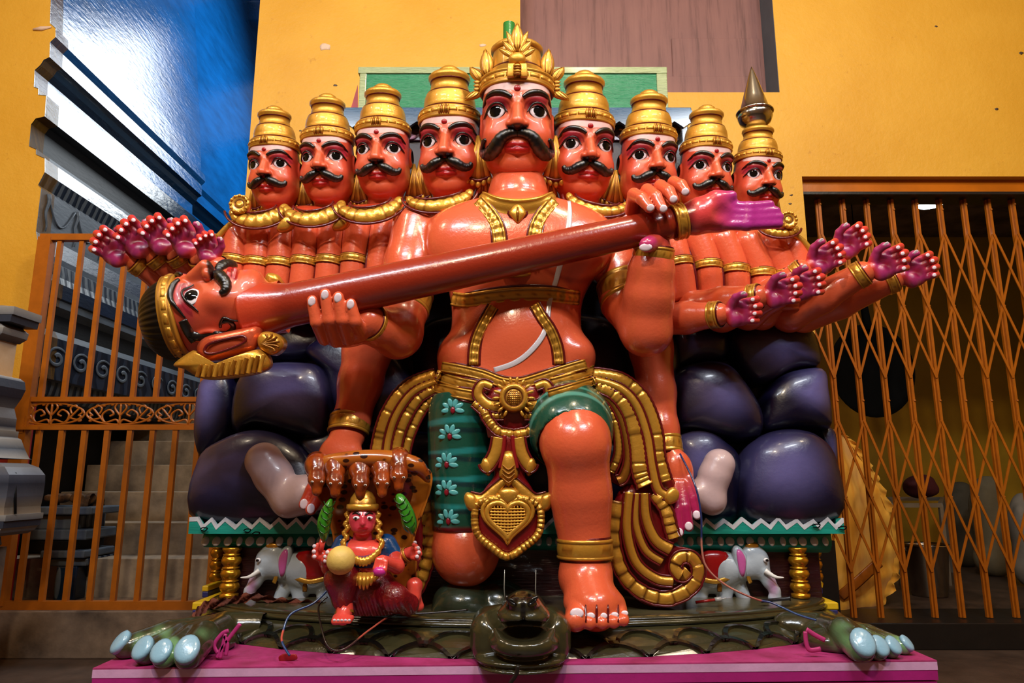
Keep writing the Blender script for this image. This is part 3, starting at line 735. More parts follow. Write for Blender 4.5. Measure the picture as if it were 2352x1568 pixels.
# ================================================================== PLINTH, TURTLE, ROCK THRONE
ZP = 0.347                                   # plinth top
solid('pink_top', 'A83470', 0.45, var=0.3, vscale=9, bscale=40, bstr=0.3, col2='8A2450')
solid('pink_pale', 'CF9CC4', 0.45, var=0.15, vscale=10)
solid('magenta', 'A41E72', 0.42, var=0.15, vscale=6)
solid('yellow_paint', 'D8B01C', 0.4, var=0.15)
solid('maroon_wood', '2E0A10', 0.3, var=0.4, vscale=3, bscale=10, bstr=0.6, stretch=(1, 4, 14), coat=0.3)
solid('navy_paint', '2A2A62', 0.4, var=0.25)
solid('gold_leaf', 'C88A1E', 0.26, metal=0.75, var=0.2, vscale=14, bscale=50, bstr=0.12)
solid('teal_paint', '168C7C', 0.4, var=0.2, vscale=6, bscale=20, bstr=0.25, stretch=(1, 4, 6))
solid('grey_white', 'C4C6CC', 0.5, var=0.2, vscale=20)
solid('bone_paint', 'C2A6A6', 0.33, var=0.14, vscale=6, coat=0.2)
plinth = thing('wooden_plinth', (0.0, 2.6, 0), 'magenta painted wooden plinth carrying the turtle base', 'plinth')
pl, pr = atz(213, 1534, ZP), atz(2152, 1516, ZP); yb = 3.45
def slab(name, z0, z1, inset, mat, ch=0.004):
    a, b = Vector((pl.x + inset, pl.y + inset, 0)), Vector((pr.x - inset, pr.y + inset, 0))
    xl_, xr_ = a.x, b.x
    V = [(a.x, a.y, z0), (b.x, b.y, z0), (xr_, yb, z0), (xl_, yb, z0), (a.x, a.y, z1), (b.x, b.y, z1), (xr_, yb, z1), (xl_, yb, z1)]
    F = [(3, 2, 1, 0), (4, 5, 6, 7), (0, 1, 5, 4), (1, 2, 6, 5), (2, 3, 7, 6), (3, 0, 4, 7)]
    return mk(name, V, F, mat, plinth, None, False)
slab('top_board', ZP - 0.004, ZP, 0.0, 'pink_top')
slab('pale_band', ZP - 0.026, ZP - 0.004, 0.0, 'pink_pale')
slab('board_edge', ZP - 0.054, ZP - 0.026, 0.001, 'magenta')
slab('shadow_gap', ZP - 0.058, ZP - 0.054, 0.012, 'black_iron')
slab('lower_body', 0.0, ZP - 0.058, 0.004, 'magenta')
for i in range(34):
    t = (i + 0.5)/46 + 0.26
    if t > 0.95: break
    c = pl.lerp(pr, t) + Vector((0, 0.0015, -0.088))
    s = 0.021 + 0.004*math.sin(i*2.3)
    V, F = pillow(ellipse(c, (s, 0, 0), (0, 0, s*0.8), 14), (0, -1, 0), 0.003, 0.002, 3); mk('painted_petal', V, F, 'yellow_paint', plinth)
# ---- turtle
YT = 2.86
xc = at(1190, 1400, 2.5).x
TUR = lin('35321E'); TUR_D = lin('0C0C0A'); TUR_L = lin('544E36')
tur = thing('turtle_base', (xc, YT, ZP), 'olive-black turtle carrying the statue on its wide flat shell', 'turtle')
ZT = 0.432
def ering(a, b, z, n=120): t = np.arange(n)*2*math.pi/n; return np.stack([xc + a*np.cos(t), YT + b*np.sin(t), np.full(n, z)], 1)
def rings_mesh(rows, cols):
    V = np.vstack([ering(*r) for r in rows]); n = 120; F = []
    for i in range(len(rows) - 1):
        for k in range(n): l = (k + 1) % n; F.append((i*n + k, i*n + l, (i + 1)*n + l, (i + 1)*n + k))
    return V, F, np.repeat(np.array(cols), n, 0)
rows = [(0.02, 0.01, ZT + 0.004), (0.6, 0.25, ZT + 0.004), (1.08, 0.42, ZT), (1.13, 0.45, ZT - 0.001), (1.16, 0.468, ZT - 0.004), (1.17, 0.476, ZT - 0.009), (1.165, 0.474, ZT - 0.012), (1.175, 0.484, ZT - 0.014), (1.18, 0.49, ZT - 0.020), (1.175, 0.488, ZT - 0.027), (1.15, 0.468, ZT - 0.031)]
V, F, C = rings_mesh(rows, [TUR_L, TUR_L, TUR_L, TUR, TUR, TUR_D, TUR, TUR, TUR, TUR_D, TUR_D]); mk('shell', V, F[::1], 'turtle_paint', tur, C)
rows = [(1.13, 0.455, ZT - 0.026), (1.16, 0.49, ZT - 0.030), (1.19, 0.535, ZT - 0.040), (1.22, 0.585, ZT - 0.055), (1.24, 0.625, ZT - 0.072), (1.245, 0.635, ZP)]
V, F, C = rings_mesh(rows, [TUR_D, TUR, TUR, TUR, TUR, TUR_D]); mk('skirt', V, F, 'turtle_paint', tur, C)
def skirt(a, s):       # s 0 top .. 1 bottom
    r = np.array([(1.165, 0.495, ZT - 0.032), (1.19, 0.535, ZT - 0.040), (1.22, 0.585, ZT - 0.055), (1.24, 0.625, ZT - 0.072), (1.247, 0.638, ZP)])
    q = [np.interp(s*4, range(5), r[:, k]) for k in range(3)]
    return np.array([xc + q[0]*math.cos(a), YT + q[1]*math.sin(a), q[2]])
for row, (s0, s1, off) in enumerate(((0.12, 0.62, 0.0), (0.48, 1.0, 0.5))):
    n = 15
    for i in range(n):
        a0 = math.radians(202 + (136/n)*(i + off)); a1 = a0 + math.radians(136/n)
        mb = MB(); N = 12
        P = [[], [], []]
        for k in range(N + 1):
            t = k/N; a = a0 + (a1 - a0)*t; h = math.sin(math.pi*t)**0.6
            for q, (lift, sc) in enumerate(((0.012, 1.0), (0.014, 0.80), (0.001, 0.74))):
                p = skirt(a0 + (a1 - a0)*(0.5 + (t - 0.5)*(1 if q == 0 else 0.86)), s1 - (s1 - s0)*h*sc); nrm = np.array([0.35*math.cos(a), math.sin(a), 0.9]); nrm /= np.linalg.norm(nrm)
                P[q].append(p + nrm*lift)
        V = P[0] + P[1] + P[2]; m = N + 1
        F = [(k, k + 1, m + k + 1, m + k) for k in range(N)] + [(m + k, m + k + 1, 2*m + k + 1, 2*m + k) for k in range(N)] + [tuple(2*m + k for k in range(N, -1, -1))]
        base = [skirt(a0 + (a1 - a0)*k/N, s1 - (s1 - s0)*math.sin(math.pi*k/N)**0.6) for k in range(m)]
        V += [list(p) for p in base]; F += [(3*m + k, 3*m + k + 1, k + 1, k) for k in range(N)]
        cc = [TUR_D]*m + [TUR_D]*m + [TUR]*m + [TUR_D]*m
        fix_normals(mk('scale', [list(p) for p in V], F, 'turtle_paint', tur, np.array(cc), False))
# head
Fh = Field(at(1060, 1545, 2.0) - Vector((0, 0.0, 0.03)), at(1330, 1340, 2.5) + Vector((0, 0, 0.02)), 0.0045)
S = lambda px, py, Y: np.array(at(px, py, Y))
def R_(px, Y=2.2): return px*Y/1.03/FPX
Fh.rbox(S(1195, 1455, 2.25), (R_(113), 0.10, R_(54)), 0.055)                                  # cowl
Fh.cap(S(1195, 1480, 2.28), S(1195, 1470, 2.5), R_(85), R_(95), 0.05)
Fh.ell(S(1197, 1396, 2.10), (R_(90), 0.20, R_(68)), 0.012, 's')
Fh.cap(S(1203, 1402, 2.135), S(1203, 1410, 2.26), R_(42), R_(54), 0.010)               # snout
Fh.ell(S(1202, 1412, 2.13), (R_(58), 0.075, R_(27)), 0.015)
Fh.ell(S(1200, 1386, 2.095), (R_(33), 0.04, R_(18)), 0.012)
for s in (-1, 1): Fh.ell(S(1200 + 22*s, 1380, 2.058), (R_(9), 0.02, R_(7)), 0.006, 's')
Fh.cap(S(1202, 1372, 2.05), S(1202, 1425, 2.062), R_(3), R_(2.5), 0.006, 's')
Fh.ell(S(1204, 1474, 2.13), (R_(76), 0.09, R_(32)), 0.008)                            # lower jaw
Fh.ell(S(1204, 1452, 2.055), (R_(61), 0.10, R_(22)), 0.004, 's')                       # open mouth
Fh.chain([S(1138, 1448, 2.12), S(1150, 1474, 2.08), S(1204, 1484, 2.062), S(1258, 1474, 2.08), S(1270, 1448, 2.12)], [R_(6)]*5, 0.010)
Fh.ell(S(1196, 1510, 2.17), (R_(100), 0.10, R_(15)), 0.010); Fh.ell(S(1196, 1528, 2.16), (R_(92), 0.09, R_(10)), 0.006)
V, F = Fh.mesh(1)
C = np.tile(TUR, (len(V), 1)); mc = S(1204, 1456, 2.08); w = np.exp(-(((V[:, 0] - mc[0])/R_(52))**4 + ((V[:, 2] - mc[2])/R_(16))**4)); C = blendc(C, w*(V[:, 1] < 2.16)*0.6, lin('1C1410'))
for s in (-1, 1):
    q = S(1200 + 22*s, 1380, 2.09); d = np.linalg.norm(V - q, axis=1); C = blendc(C, smoothstep(0.034, 0.024, d), TUR_D)
C = blendc(C, smoothstep(R_(7), R_(4), np.abs(V[:, 0] - S(1202, 1400, 2.1)[0]))*(V[:, 1] < 2.2)*(V[:, 2] > S(1200, 1440, 2.1)[2]), TUR_D)
hd = mk('head', V, F, 'turtle_paint', tur, C)
for s in (-1, 1):
    q = S(1200 + 24*s, 1380, 2.062); pts = [q + np.array([R_(12)*(1 - 0.6*t)*math.cos(t*7 + 1.5 - s), -0.004, R_(9)*(1 - 0.6*t)*math.sin(t*7 + 1.5)]) for t in np.linspace(0, 1, 16)]
    V, F, C = tube(pts, np.linspace(0.005, 0.003, 16), 6, cols=TUR_D); mk('nostril_curl', V, F, 'turtle_paint', hd, C)
for px in (1160, 1232):
    V, F, C = tube([S(px, 1385, 2.16), S(px - 2, 1350, 2.155), S(px - 1, 1308, 2.15)], [0.0016, 0.0014, 0.001], 5, cols=lin('888880')); mk('whisker', V, F, 'turtle_paint', hd, C)
# feet with clawed toes
def foot(sign, toes, heel, name):
    xs_ = [t[0] for t in toes] + [heel[0]]
    lo = Vector((min(at(x, 1500, 2.3).x for x in xs_) - 0.12, 2.05, ZP - 0.01)); hi = Vector((max(at(x, 1500, 2.6).x for x in xs_) + 0.15, 2.85, ZP + 0.2))
    Ff = Field(lo, hi, 0.0055); h = S(*heel); h[2] = ZP + 0.042
    Ff.cap(h + np.array([sign*-0.10, 0.05, -0.01]), h, 0.05, 0.05); Ff.ell(h*0.55 + np.array(atz(toes[1][0], toes[1][1], ZP))*0.45 + np.array([0, 0.02, 0.0]), (0.13, 0.10, 0.05), 0.03)
    nails = []
    for (px, py, r) in toes:
        p = atz(px, py, ZP); p = np.array(p); rr = r*mpp(px, py, p[1]); p[2] = ZP + rr*0.80; mid = (p*0.6 + h*0.4); mid[2] = max(p[2] + 0.022, mid[2]*0.9)
        Ff.chain([h, mid, p], [0.045, rr*0.98, rr*0.92], 0.007); nails.append((p, rr, p - mid))
    sl, X, Y, Z = Ff.blk(lo, hi, 0.05); Ff.f[sl] = np.maximum(Ff.f[sl], ZP + 0.001 - Z)
    V, F = Ff.mesh(1); C = np.tile(TUR, (len(V), 1))
    nz = np.sin(V[:, 0]*31)*np.sin(V[:, 1]*27 + 1) + np.sin(V[:, 0]*70 + V[:, 1]*50)*0.4
    tip = np.min([np.linalg.norm((V - n[0])*np.array([1, 1, 1.4]), axis=1) for n in nails], 0)
    C = blendc(C, smoothstep(0.16, 0.05, tip)*smoothstep(-0.2, 0.9, nz)*0.9, lin('6E9A68'))
    ft = mk('foot', V, F, 'turtle_paint', tur, C)
    for (p, rr, d) in nails:
        d = np.array([d[0], d[1], 0]); d /= np.linalg.norm(d); side = np.cross(d, [0, 0, 1]); up = np.array([0, 0, 1.0]); upn = up*0.80 + -d*0.60; nn = d*0.80 + up*0.60
        O = ellipse(p + nn*rr*0.78 + upn*rr*0.05, side*rr*0.76, upn*rr*0.92, 20)
        V, F = pillow(O, nn, rr*0.20, rr*0.35, 5); mk('claw', V, F, 'enamel', ft, lin('86AFC6'))
foot(-1, [(288, 1511, 30), (336, 1525, 31), (376, 1532, 31), (432, 1534, 36)], (512, 1455, 2.46), 'left')
foot(1, [(1978, 1518, 36), (2015, 1515, 27), (2045, 1510, 24), (2075, 1502, 21)], (1892, 1445, 2.46), 'right')
# ---- rock throne: wooden pedestal with boulders
thr = thing('rock_throne', (xc, 2.95, ZT), 'dark purple boulder mountain on a teal pedestal with elephants behind the statue', 'throne')
YE = 2.80
def pbox(name, xa, xb, ya, yb, Y0, Y1, mat, ch=0.004, parent=thr):
    a, b = at(xa, yb, Y0), at(xb, ya, Y0); v, f = box((a.x, Y0, a.z), (b.x, Y1, b.z), ch); return mk(name, v, f, mat, parent, None, False)
pbox('pedestal_body', 505, 1880, 1250, 1398, YE, 3.45, 'maroon_wood')
pbox('base_board', 478, 1910, 1384, 1400, YE - 0.05, 3.4, 'navy_paint')
pbox('yellow_edge', 470, 1926, 1384, 1400, YE - 0.02, 3.4, 'yellow_paint')
pbox('yellow_block', 463, 478, 1345, 1358, YE + 0.1, YE + 0.3, 'yellow_paint'); pbox('navy_block', 463, 478, 1358, 1372, YE + 0.1, YE + 0.3, 'navy_paint')
pbox('yellow_block', 1878, 1890, 1335, 1350, YE + 0.1, YE + 0.3, 'yellow_paint'); pbox('navy_block', 1878, 1890, 1350, 1364, YE + 0.1, YE + 0.3, 'navy_paint')
for xa, xb in ((440, 470), (1880, 1925)):
    pbox('step_block', xa, xb, 1383, 1400, 2.74, 3.3, 'yellow_paint'); pbox('step_block', xa, xb, 1400, 1420, 2.74, 3.3, 'navy_paint')
# teal cornice
a = at(432, 1229, 2.70); b = at(1940, 1222, 2.70); z0c, z1c = (a.z + b.z)/2, at(1176, 1200, 2.70).z
zig = []; nz_ = 46; top = at(1176, 1188, 2.70).z; low = at(1176, 1207, 2.70).z
xl_, xr_ = a.x, b.x
pts = [(xl_, z0c), (xr_, z0c)]; t = xr_; tri = []
rng = random.Random(3); w = []
while t > xl_:
    w.append((t, low if len(w) % 2 else top + rng.uniform(-0.006, 0.006))); t -= rng.uniform(0.020, 0.040)
w.append((xl_, top)); poly = pts + w
nP = len(poly); V = [(x, 2.70, z) for x, z in poly] + [(x, 2.725, z) for x, z in poly]
F = [tuple(range(nP)), tuple(range(2*nP - 1, nP - 1, -1))] + [(i, (i + 1) % nP, (i + 1) % nP + nP, i + nP) for i in range(nP)]
fb = fix_normals(mk('fascia_board', V, F, 'teal_paint', thr, None, False))
P = []; 
for (x, z) in w: P.append((x, z))
V = []; 
for (x, z) in P: V += [(x, 2.6985, z + 0.001), (x, 2.6985, z - 0.015), (x, 2.715, z + 0.001), (x, 2.715, z - 0.015)]
F = []
for i in range(len(P) - 1):
    q, r = i*4, i*4 + 4; F += [(q, q + 1, r + 1, r), (q + 2, q, r, r + 2), (q + 1, q + 3, r + 3, r + 1)]
mk('zigzag_trim', V, F, 'grey_white', fb, None, False)
for s, xx in ((-1, xl_), (1, xr_)):
    v, f = box((min(xx, xx - s*0.02), 2.72, z0c), (max(xx, xx - s*0.02), 3.4, top - 0.004)); mk('side_fascia', v, f, 'teal_paint', thr, None, False)
v, f = box((xl_ + 0.02, 2.725, z0c + 0.01), (xr_ - 0.02, 3.4, low - 0.012)); mk('shelf', v, f, 'teal_paint', thr, None, False)
V, F, C = tube([(at(462, 1240, 2.76).x, 2.80, at(462, 1240, 2.76).z), (at(1908, 1240, 2.76).x, 2.80, at(1908, 1240, 2.76).z)], (0.03, 0.05), 16, (0, 1, 0)); cm = mk('cove_moulding', V, F, 'teal_paint', thr)
zc_ = at(1176, 1241, 2.76).z; x = at(475, 1240, 2.76).x; rng = random.Random(5)
while x < at(1900, 1240, 2.76).x:
    s = rng.uniform(0.011, 0.017)
    V, F = pillow(ellipse((x, 2.747, zc_ - 0.002), (s, 0, 0), (0, 0.006, 0.017), 14), (0, -0.95, -0.3), 0.004, 0.004, 3); mk('painted_petal', V, F, 'grey_white', cm); x += rng.uniform(0.034, 0.044)
for px, py in ((460, 1215), (560, 1218), (1865, 1207), (1925, 1212), (580, 1225)):
    q = S(px, py, 2.694); V, F, C = tube(catmull([q, q + np.array([0.012, -0.008, 0.006]), q + np.array([0.028, -0.006, 0.004]), q + np.array([0.02, -0.004, -0.006]), q + np.array([0.004, 0, -0.004])], 4), 0.0022, 5); mk('wire_hook', V, F, 'black_iron', fb)
# turned gold columns
def column(px, Y, zb0, zt0, sc):
    H_ = zt0 - zb0; x = at(px, 1310, Y).x; prof = [(0.030, 0), (0.034, 0.03), (0.034, 0.08), (0.024, 0.10)]
    for k in range(3):
        c = 0.10 + 0.26*k; prof += [(0.024, c + 0.01), (0.033, c + 0.06), (0.037, c + 0.12), (0.033, c + 0.18), (0.024, c + 0.215), (0.031, c + 0.225), (0.031, c + 0.245), (0.024, c + 0.255)]
    prof += [(0.027, 0.90), (0.035, 0.96), (0.035, 1.0)]
    V, F, C = lathe([(r*sc, z*H_) for r, z in prof], 24, None, (x, Y, zb0)); mk('gold_column', V, F, 'gold_leaf', thr)
zb0, zt0 = at(530, 1372, YE - 0.03).z, at(530, 1256, YE - 0.03).z
column(530, YE - 0.035, zb0, zt0, 1.0); column(1835, YE - 0.035, zb0, zt0, 1.0); column(497, YE + 0.25, zb0, zt0, 0.8); column(1873, YE + 0.25, zb0, zt0, 0.8)
# elephants in relief (one solid, mirrored for the other side)
def elephant():
    k = 0.00172                        # metres per photo pixel here; local x,z from the middle, facing left
    L = lambda x, y, d=0.0: np.array([(x - 665)*k, -d, (1316 - y)*k])
    Fe = Field(L(565, 1395, 0.10), L(770, 1235, -0.05), 0.0032)
    Fe.ell(L(715, 1312, 0.01), (58*k, 0.045, 46*k)); Fe.ell(L(755, 1305, 0.0), (30*k, 0.04, 40*k), 0.02)
    Fe.ell(L(625, 1290, 0.025), (32*k, 0.045, 36*k), 0.012); Fe.ell(L(634, 1268, 0.025), (22*k, 0.035, 18*k), 0.015)
    Fe.cap(L(650, 1300, 0.01), L(690, 1305, 0.0), 30*k, 40*k, 0.02)
    Fe.chain([L(612, 1308, 0.035), L(600, 1330, 0.045), L(590, 1348, 0.05), L(588, 1362, 0.05)], [17*k, 13*k, 11*k, 11*k], 0.012)
    Fe.ell(L(593, 1362, 0.052), (13*k, 0.018, 12*k), 0.006)
    for (x0, x1) in ((660, 648), (700, 690), (680, 698)): Fe.cap(L(x0, 1335, 0.0), L(x1, 1372, 0.012), 17*k, 14*k, 0.012)
    for (x0, x1) in ((745, 742), (760, 765)): Fe.cap(L(x0, 1335, 0.0), L(x1, 1372, 0.01), 17*k, 14*k, 0.012)
    V, F = Fe.mesh(1); C = np.tile(lin('A9B4BE'), (len(V), 1))
    z = V[:, 2]; C = blendc(C, smoothstep(-0.075, -0.10, z)*0.7, lin('B88AC0'))
    d = np.linalg.norm((V - L(597, 1335, 0.05))*np.array([1, 0.3, 0.5]), axis=1); C = blendc(C, smoothstep(0.030, 0.005, d)*0.6, lin('C060A0'))
    out = [('body', mesh_data('elephant_relief', V, F, 'enamel', C), None)]
    ear = catmull([L(655, 1262), L(668, 1253), L(676, 1262), L(674, 1290), L(668, 1318), L(656, 1325), L(648, 1305), L(646, 1280)], 4, True); ear[:, 1] = -0.058
    V, F = pillow(ear, (0, -1, 0), 0.010, 0.03, 4); out.append(('ear', mesh_data('ear', V, F, 'enamel', lin('A9B4BE')), None))
    inn = ear.mean(0) + (ear - ear.mean(0))*np.array([0.62, 1, 0.78]); inn[:, 1] = -0.068; V, F = pillow(inn, (0, -1, 0), 0.003, 0.004, 3); out.append(('ear_lining', mesh_data('ear_lining', V, F, 'enamel', lin('C05A9C')), None))
    V, F, C = tube(catmull([L(612, 1305, 0.07), L(595, 1316, 0.085), L(576, 1318, 0.085)], 5), np.linspace(0.011, 0.002, 11), 8, cols=lin('E8E6E2')); out.append(('tusk', mesh_data('tusk', V, F, 'enamel', C), None))
    sd = catmull([L(690, 1268), L(742, 1268), L(748, 1300), L(752, 1326), L(720, 1332), L(682, 1322), L(686, 1295)], 3, True); sd[:, 1] = -0.048
    V, F = pillow(sd, (0, -1, 0), 0.014, 0.04, 4); out.append(('saddle_cloth', mesh_data('saddle_cloth', V, F, 'enamel', lin('9A0E12')), None))
    V, F, C = tube(catmull([L(683, 1318, 0.056), L(718, 1328, 0.064), L(753, 1322, 0.056)], 5), (0.009, 0.004), 8, (0, -1, 0), cols=GOLD); out.append(('cloth_border', mesh_data('cloth_border', V, F, 'gold_paint', C), None))
    V, F = pillow(ellipse(L(632, 1254, 0.045), (15*k, 0, 0), (0, 0, 8*k), 14), (0, -1, 0), 0.012, 0.02); out.append(('head_cap', mesh_data('head_cap', V, F, 'gold_paint', GOLD), None))
    eye = ellipse(L(608, 1283, 0.071), (6*k, 0, 0), (0, 0, 4.5*k), 12); V, F = pillow(eye, (-0.3, -1, 0), 0.003, 0.003, 3); out.append(('eye_white', mesh_data('eye_white', V, F, 'enamel', lin('E6E0E0')), None))
    eye = ellipse(L(607, 1283, 0.075), (3.2*k, 0, 0), (0, 0, 3.2*k), 10); V, F = pillow(eye, (-0.3, -1, 0), 0.002, 0.002, 3); out.append(('pupil', mesh_data('pupil', V, F, 'enamel', BLACK), None))
    V, F, C = tube(catmull([L(641, 1300, 0.05), L(645, 1318, 0.05), L(640, 1332, 0.045)], 4), (0.008, 0.004), 8, (0, -1, 0), cols=GOLD); out.append(('neck_band', mesh_data('neck_band', V, F, 'gold_paint', C), None))
    V, F, C = tube(catmull([L(708, 1330, 0.05), L(708, 1350, 0.045)], 4), (0.009, 0.004), 8, (0, -1, 0), cols=GOLD_D); out.append(('girth_band', mesh_data('girth_band', V, F, 'gold_paint', C), None))
    return out
el = elephant()
for px, sx in ((665, 1), (1688, -1)):
    M = Matrix.Translation(at(px, 1317, YE - 0.005)) @ Matrix.Diagonal((sx, 1, 1, 1))
    body = inst('elephant_relief', el[0][1], thr, M)
    for nm, me, _ in el[1:]: inst(nm, me, body, M)
# boulders
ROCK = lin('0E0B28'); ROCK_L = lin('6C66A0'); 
def boulder(pts, Y, bulge, spot=None, sp=0.75, thick=0.25, dark=False):
    o2 = catmull(pts, 5, True); P = np.array([S(x, y, Y) for x, y in o2]); n = len(P)
    V, F = pillow(P, (0, -1, 0.08), bulge*0.92, thick, 10, 0.42)
    C = np.tile(ROCK, (len(V), 1)); c = P.mean(0)
    if spot is None: spot = (np.mean([p[0] for p in pts]), np.mean([p[1] for p in pts]))
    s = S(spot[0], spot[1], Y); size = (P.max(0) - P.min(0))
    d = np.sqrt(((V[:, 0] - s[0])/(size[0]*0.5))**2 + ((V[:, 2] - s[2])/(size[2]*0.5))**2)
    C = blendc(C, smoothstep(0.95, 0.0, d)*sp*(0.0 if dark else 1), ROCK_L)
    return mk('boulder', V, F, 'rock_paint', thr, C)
B = boulder
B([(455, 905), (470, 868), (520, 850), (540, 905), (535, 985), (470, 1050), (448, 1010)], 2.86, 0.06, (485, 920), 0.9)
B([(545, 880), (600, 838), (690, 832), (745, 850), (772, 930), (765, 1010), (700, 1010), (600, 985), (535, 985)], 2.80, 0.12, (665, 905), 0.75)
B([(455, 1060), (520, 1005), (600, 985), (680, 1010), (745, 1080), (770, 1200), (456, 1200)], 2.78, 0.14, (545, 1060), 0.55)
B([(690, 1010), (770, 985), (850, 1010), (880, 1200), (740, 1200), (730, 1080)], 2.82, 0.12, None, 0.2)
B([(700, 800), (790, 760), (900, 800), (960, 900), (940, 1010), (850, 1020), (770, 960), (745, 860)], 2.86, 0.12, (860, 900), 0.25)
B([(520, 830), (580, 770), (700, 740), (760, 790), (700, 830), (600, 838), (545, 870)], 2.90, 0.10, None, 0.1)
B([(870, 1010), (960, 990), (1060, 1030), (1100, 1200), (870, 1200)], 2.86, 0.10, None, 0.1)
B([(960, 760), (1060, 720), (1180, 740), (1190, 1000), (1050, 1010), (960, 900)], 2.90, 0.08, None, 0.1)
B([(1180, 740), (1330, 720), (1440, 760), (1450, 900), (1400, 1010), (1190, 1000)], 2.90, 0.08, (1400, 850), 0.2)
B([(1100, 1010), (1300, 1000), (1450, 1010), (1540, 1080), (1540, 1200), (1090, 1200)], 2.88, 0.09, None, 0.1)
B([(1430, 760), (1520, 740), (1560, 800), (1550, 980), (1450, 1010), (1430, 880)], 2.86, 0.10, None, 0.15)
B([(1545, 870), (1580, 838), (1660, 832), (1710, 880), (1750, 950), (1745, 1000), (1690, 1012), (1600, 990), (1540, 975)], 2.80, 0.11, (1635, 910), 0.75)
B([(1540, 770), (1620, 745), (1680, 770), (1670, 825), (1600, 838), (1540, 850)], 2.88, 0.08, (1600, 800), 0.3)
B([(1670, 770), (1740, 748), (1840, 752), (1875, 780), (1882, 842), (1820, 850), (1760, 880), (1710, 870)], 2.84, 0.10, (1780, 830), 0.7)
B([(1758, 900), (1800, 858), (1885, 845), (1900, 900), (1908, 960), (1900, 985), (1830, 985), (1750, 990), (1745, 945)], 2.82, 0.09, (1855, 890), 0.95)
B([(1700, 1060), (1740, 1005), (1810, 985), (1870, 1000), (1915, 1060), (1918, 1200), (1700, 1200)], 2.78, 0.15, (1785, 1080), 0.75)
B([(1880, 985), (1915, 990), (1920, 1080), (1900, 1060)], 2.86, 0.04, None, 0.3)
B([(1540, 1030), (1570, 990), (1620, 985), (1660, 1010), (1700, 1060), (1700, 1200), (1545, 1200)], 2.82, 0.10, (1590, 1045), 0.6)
solid('rock_core', '0E0B20', 0.4, var=0.3)
a, b = at(480, 1196, 2.9), at(1890, 800, 2.9)
v, f = box((a.x, 2.92, a.z), (b.x, 3.55, b.z), 0.05); mk('core_block', v, f, 'rock_core', thr, None, False)
a, b = at(580, 1000, 2.95), at(1840, 560, 2.95)
v, f = box((a.x, 2.96, a.z), (b.x, 3.55, b.z), 0.05); mk('core_block', v, f, 'rock_core', thr, None, False)
# pale bones lying against the boulders
def bone(ch, rs, Y, lab):
    P = [S(x, y, Y - d) for x, y, d in ch]; r = [q*mpp(600, 1100, Y) for q in rs]; P_ = np.array(P)
    Fb = Field(P_.min(0) - max(r) - 0.02, P_.max(0) + max(r) + 0.02, 0.006); Fb.chain(P, r, 0.03)
    V, F = Fb.mesh(2); return tag(mk('knuckle_bone', V, F, 'bone_paint'), lab, 'bone', None)
bone([(606, 1058, 0.02), (630, 1095, 0.02), (655, 1135, 0.02), (665, 1150, 0.02), (700, 1135, 0.03), (735, 1128, 0.0)], [42, 40, 34, 34, 40, 40], 2.67, 'pale knobbly bone on the dark boulders under the left lowered hand')
bone([(1652, 1066, 0.0), (1640, 1095, 0.0), (1632, 1130, 0.0), (1635, 1150, 0.0), (1600, 1135, 0.0)], [36, 33, 28, 28, 30], 2.66, 'pale knobbly bone beside the right lowered purple fingers')
# ---- painted wooden canopy on top of the mountain
can = thing('wooden_canopy', (xc, 3.4, 1.9), 'green and cream painted wooden canopy standing behind the crowned heads', 'canopy')
painted('brushed_paint', 0.38, 0, 0.3, 12, 0.9, (1.2, 6, 16), 0.35, 0.006)
YC = 3.22
def cbox(name, xa, xb, ya, yb, Y0, Y1, c, ch=0.004, parent=can):
    a, b = at(xa, yb, Y0), at(xb, ya, Y0); v, f = box((a.x, Y0, a.z), (b.x, Y1, b.z), ch); return mk(name, v, f, 'brushed_paint', parent, lin(c) if isinstance(c, str) else c, False)
pnl = cbox('sign_panel', 832, 1524, 162, 262, YC, YC + 0.05, '1C7A50')
for (xa, xb, ya, yb) in ((822, 1532, 153, 168), (822, 842, 168, 262), (1512, 1532, 168, 262)): cbox('cream_frame', xa, xb, ya, yb, YC - 0.008, YC + 0.055, '98A478')
# eave with toothed edge
a, b = at(790, 250, YC - 0.09), at(1590, 253, YC - 0.09); lowz = at(1176, 278, YC - 0.09).z; tipz = at(1176, 292, YC - 0.09).z
pts = [(a.x, a.z), (b.x, b.z)]; nt_ = 38
w = [(b.x + (a.x - b.x)*i/nt_, tipz if i % 2 else lowz) for i in range(nt_ + 1)]; poly = (pts + w)[::-1]; nP = len(poly)
V = [(x, YC - 0.09, z) for x, z in poly] + [(x, YC - 0.07, z) for x, z in poly]
F = [tuple(range(nP)), tuple(range(2*nP - 1, nP - 1, -1))] + [(i, (i + 1) % nP, (i + 1) % nP + nP, i + nP) for i in range(nP)]
C = np.array([lin('4A6078') if z < lowz + 0.004 else lin('244E72') for x, z in poly]*2)
fix_normals(mk('toothed_eave', V, F, 'brushed_paint', can, C, False))
cbox('roof_board', 792, 1588, 246, 256, YC - 0.08, YC + 0.4, '244E72')
cbox('frieze', 835, 1565, 285, 300, YC - 0.02, YC + 0.3, '3A1A08')
cbox('canopy_body', 850, 1550, 298, 640, YC, YC + 0.35, '1E1020').data.materials[0] = MATS['satin']
cbox('lintel', 845, 1558, 300, 322, YC - 0.015, YC + 0.02, '5A3A58')
cbox('shadow_box', 1545, 1580, 285, 400, YC + 0.02, YC + 0.3, '0E1016')
for i in range(13):
    q = S(860 + i*57, 296, YC - 0.03); V, F = pillow(ellipse(q, (0.02, 0, 0), (0, 0, 0.012), 12), (0, -1, 0), 0.005, 0.004, 3); mk('gold_dot', V, F, 'gold_leaf', can)
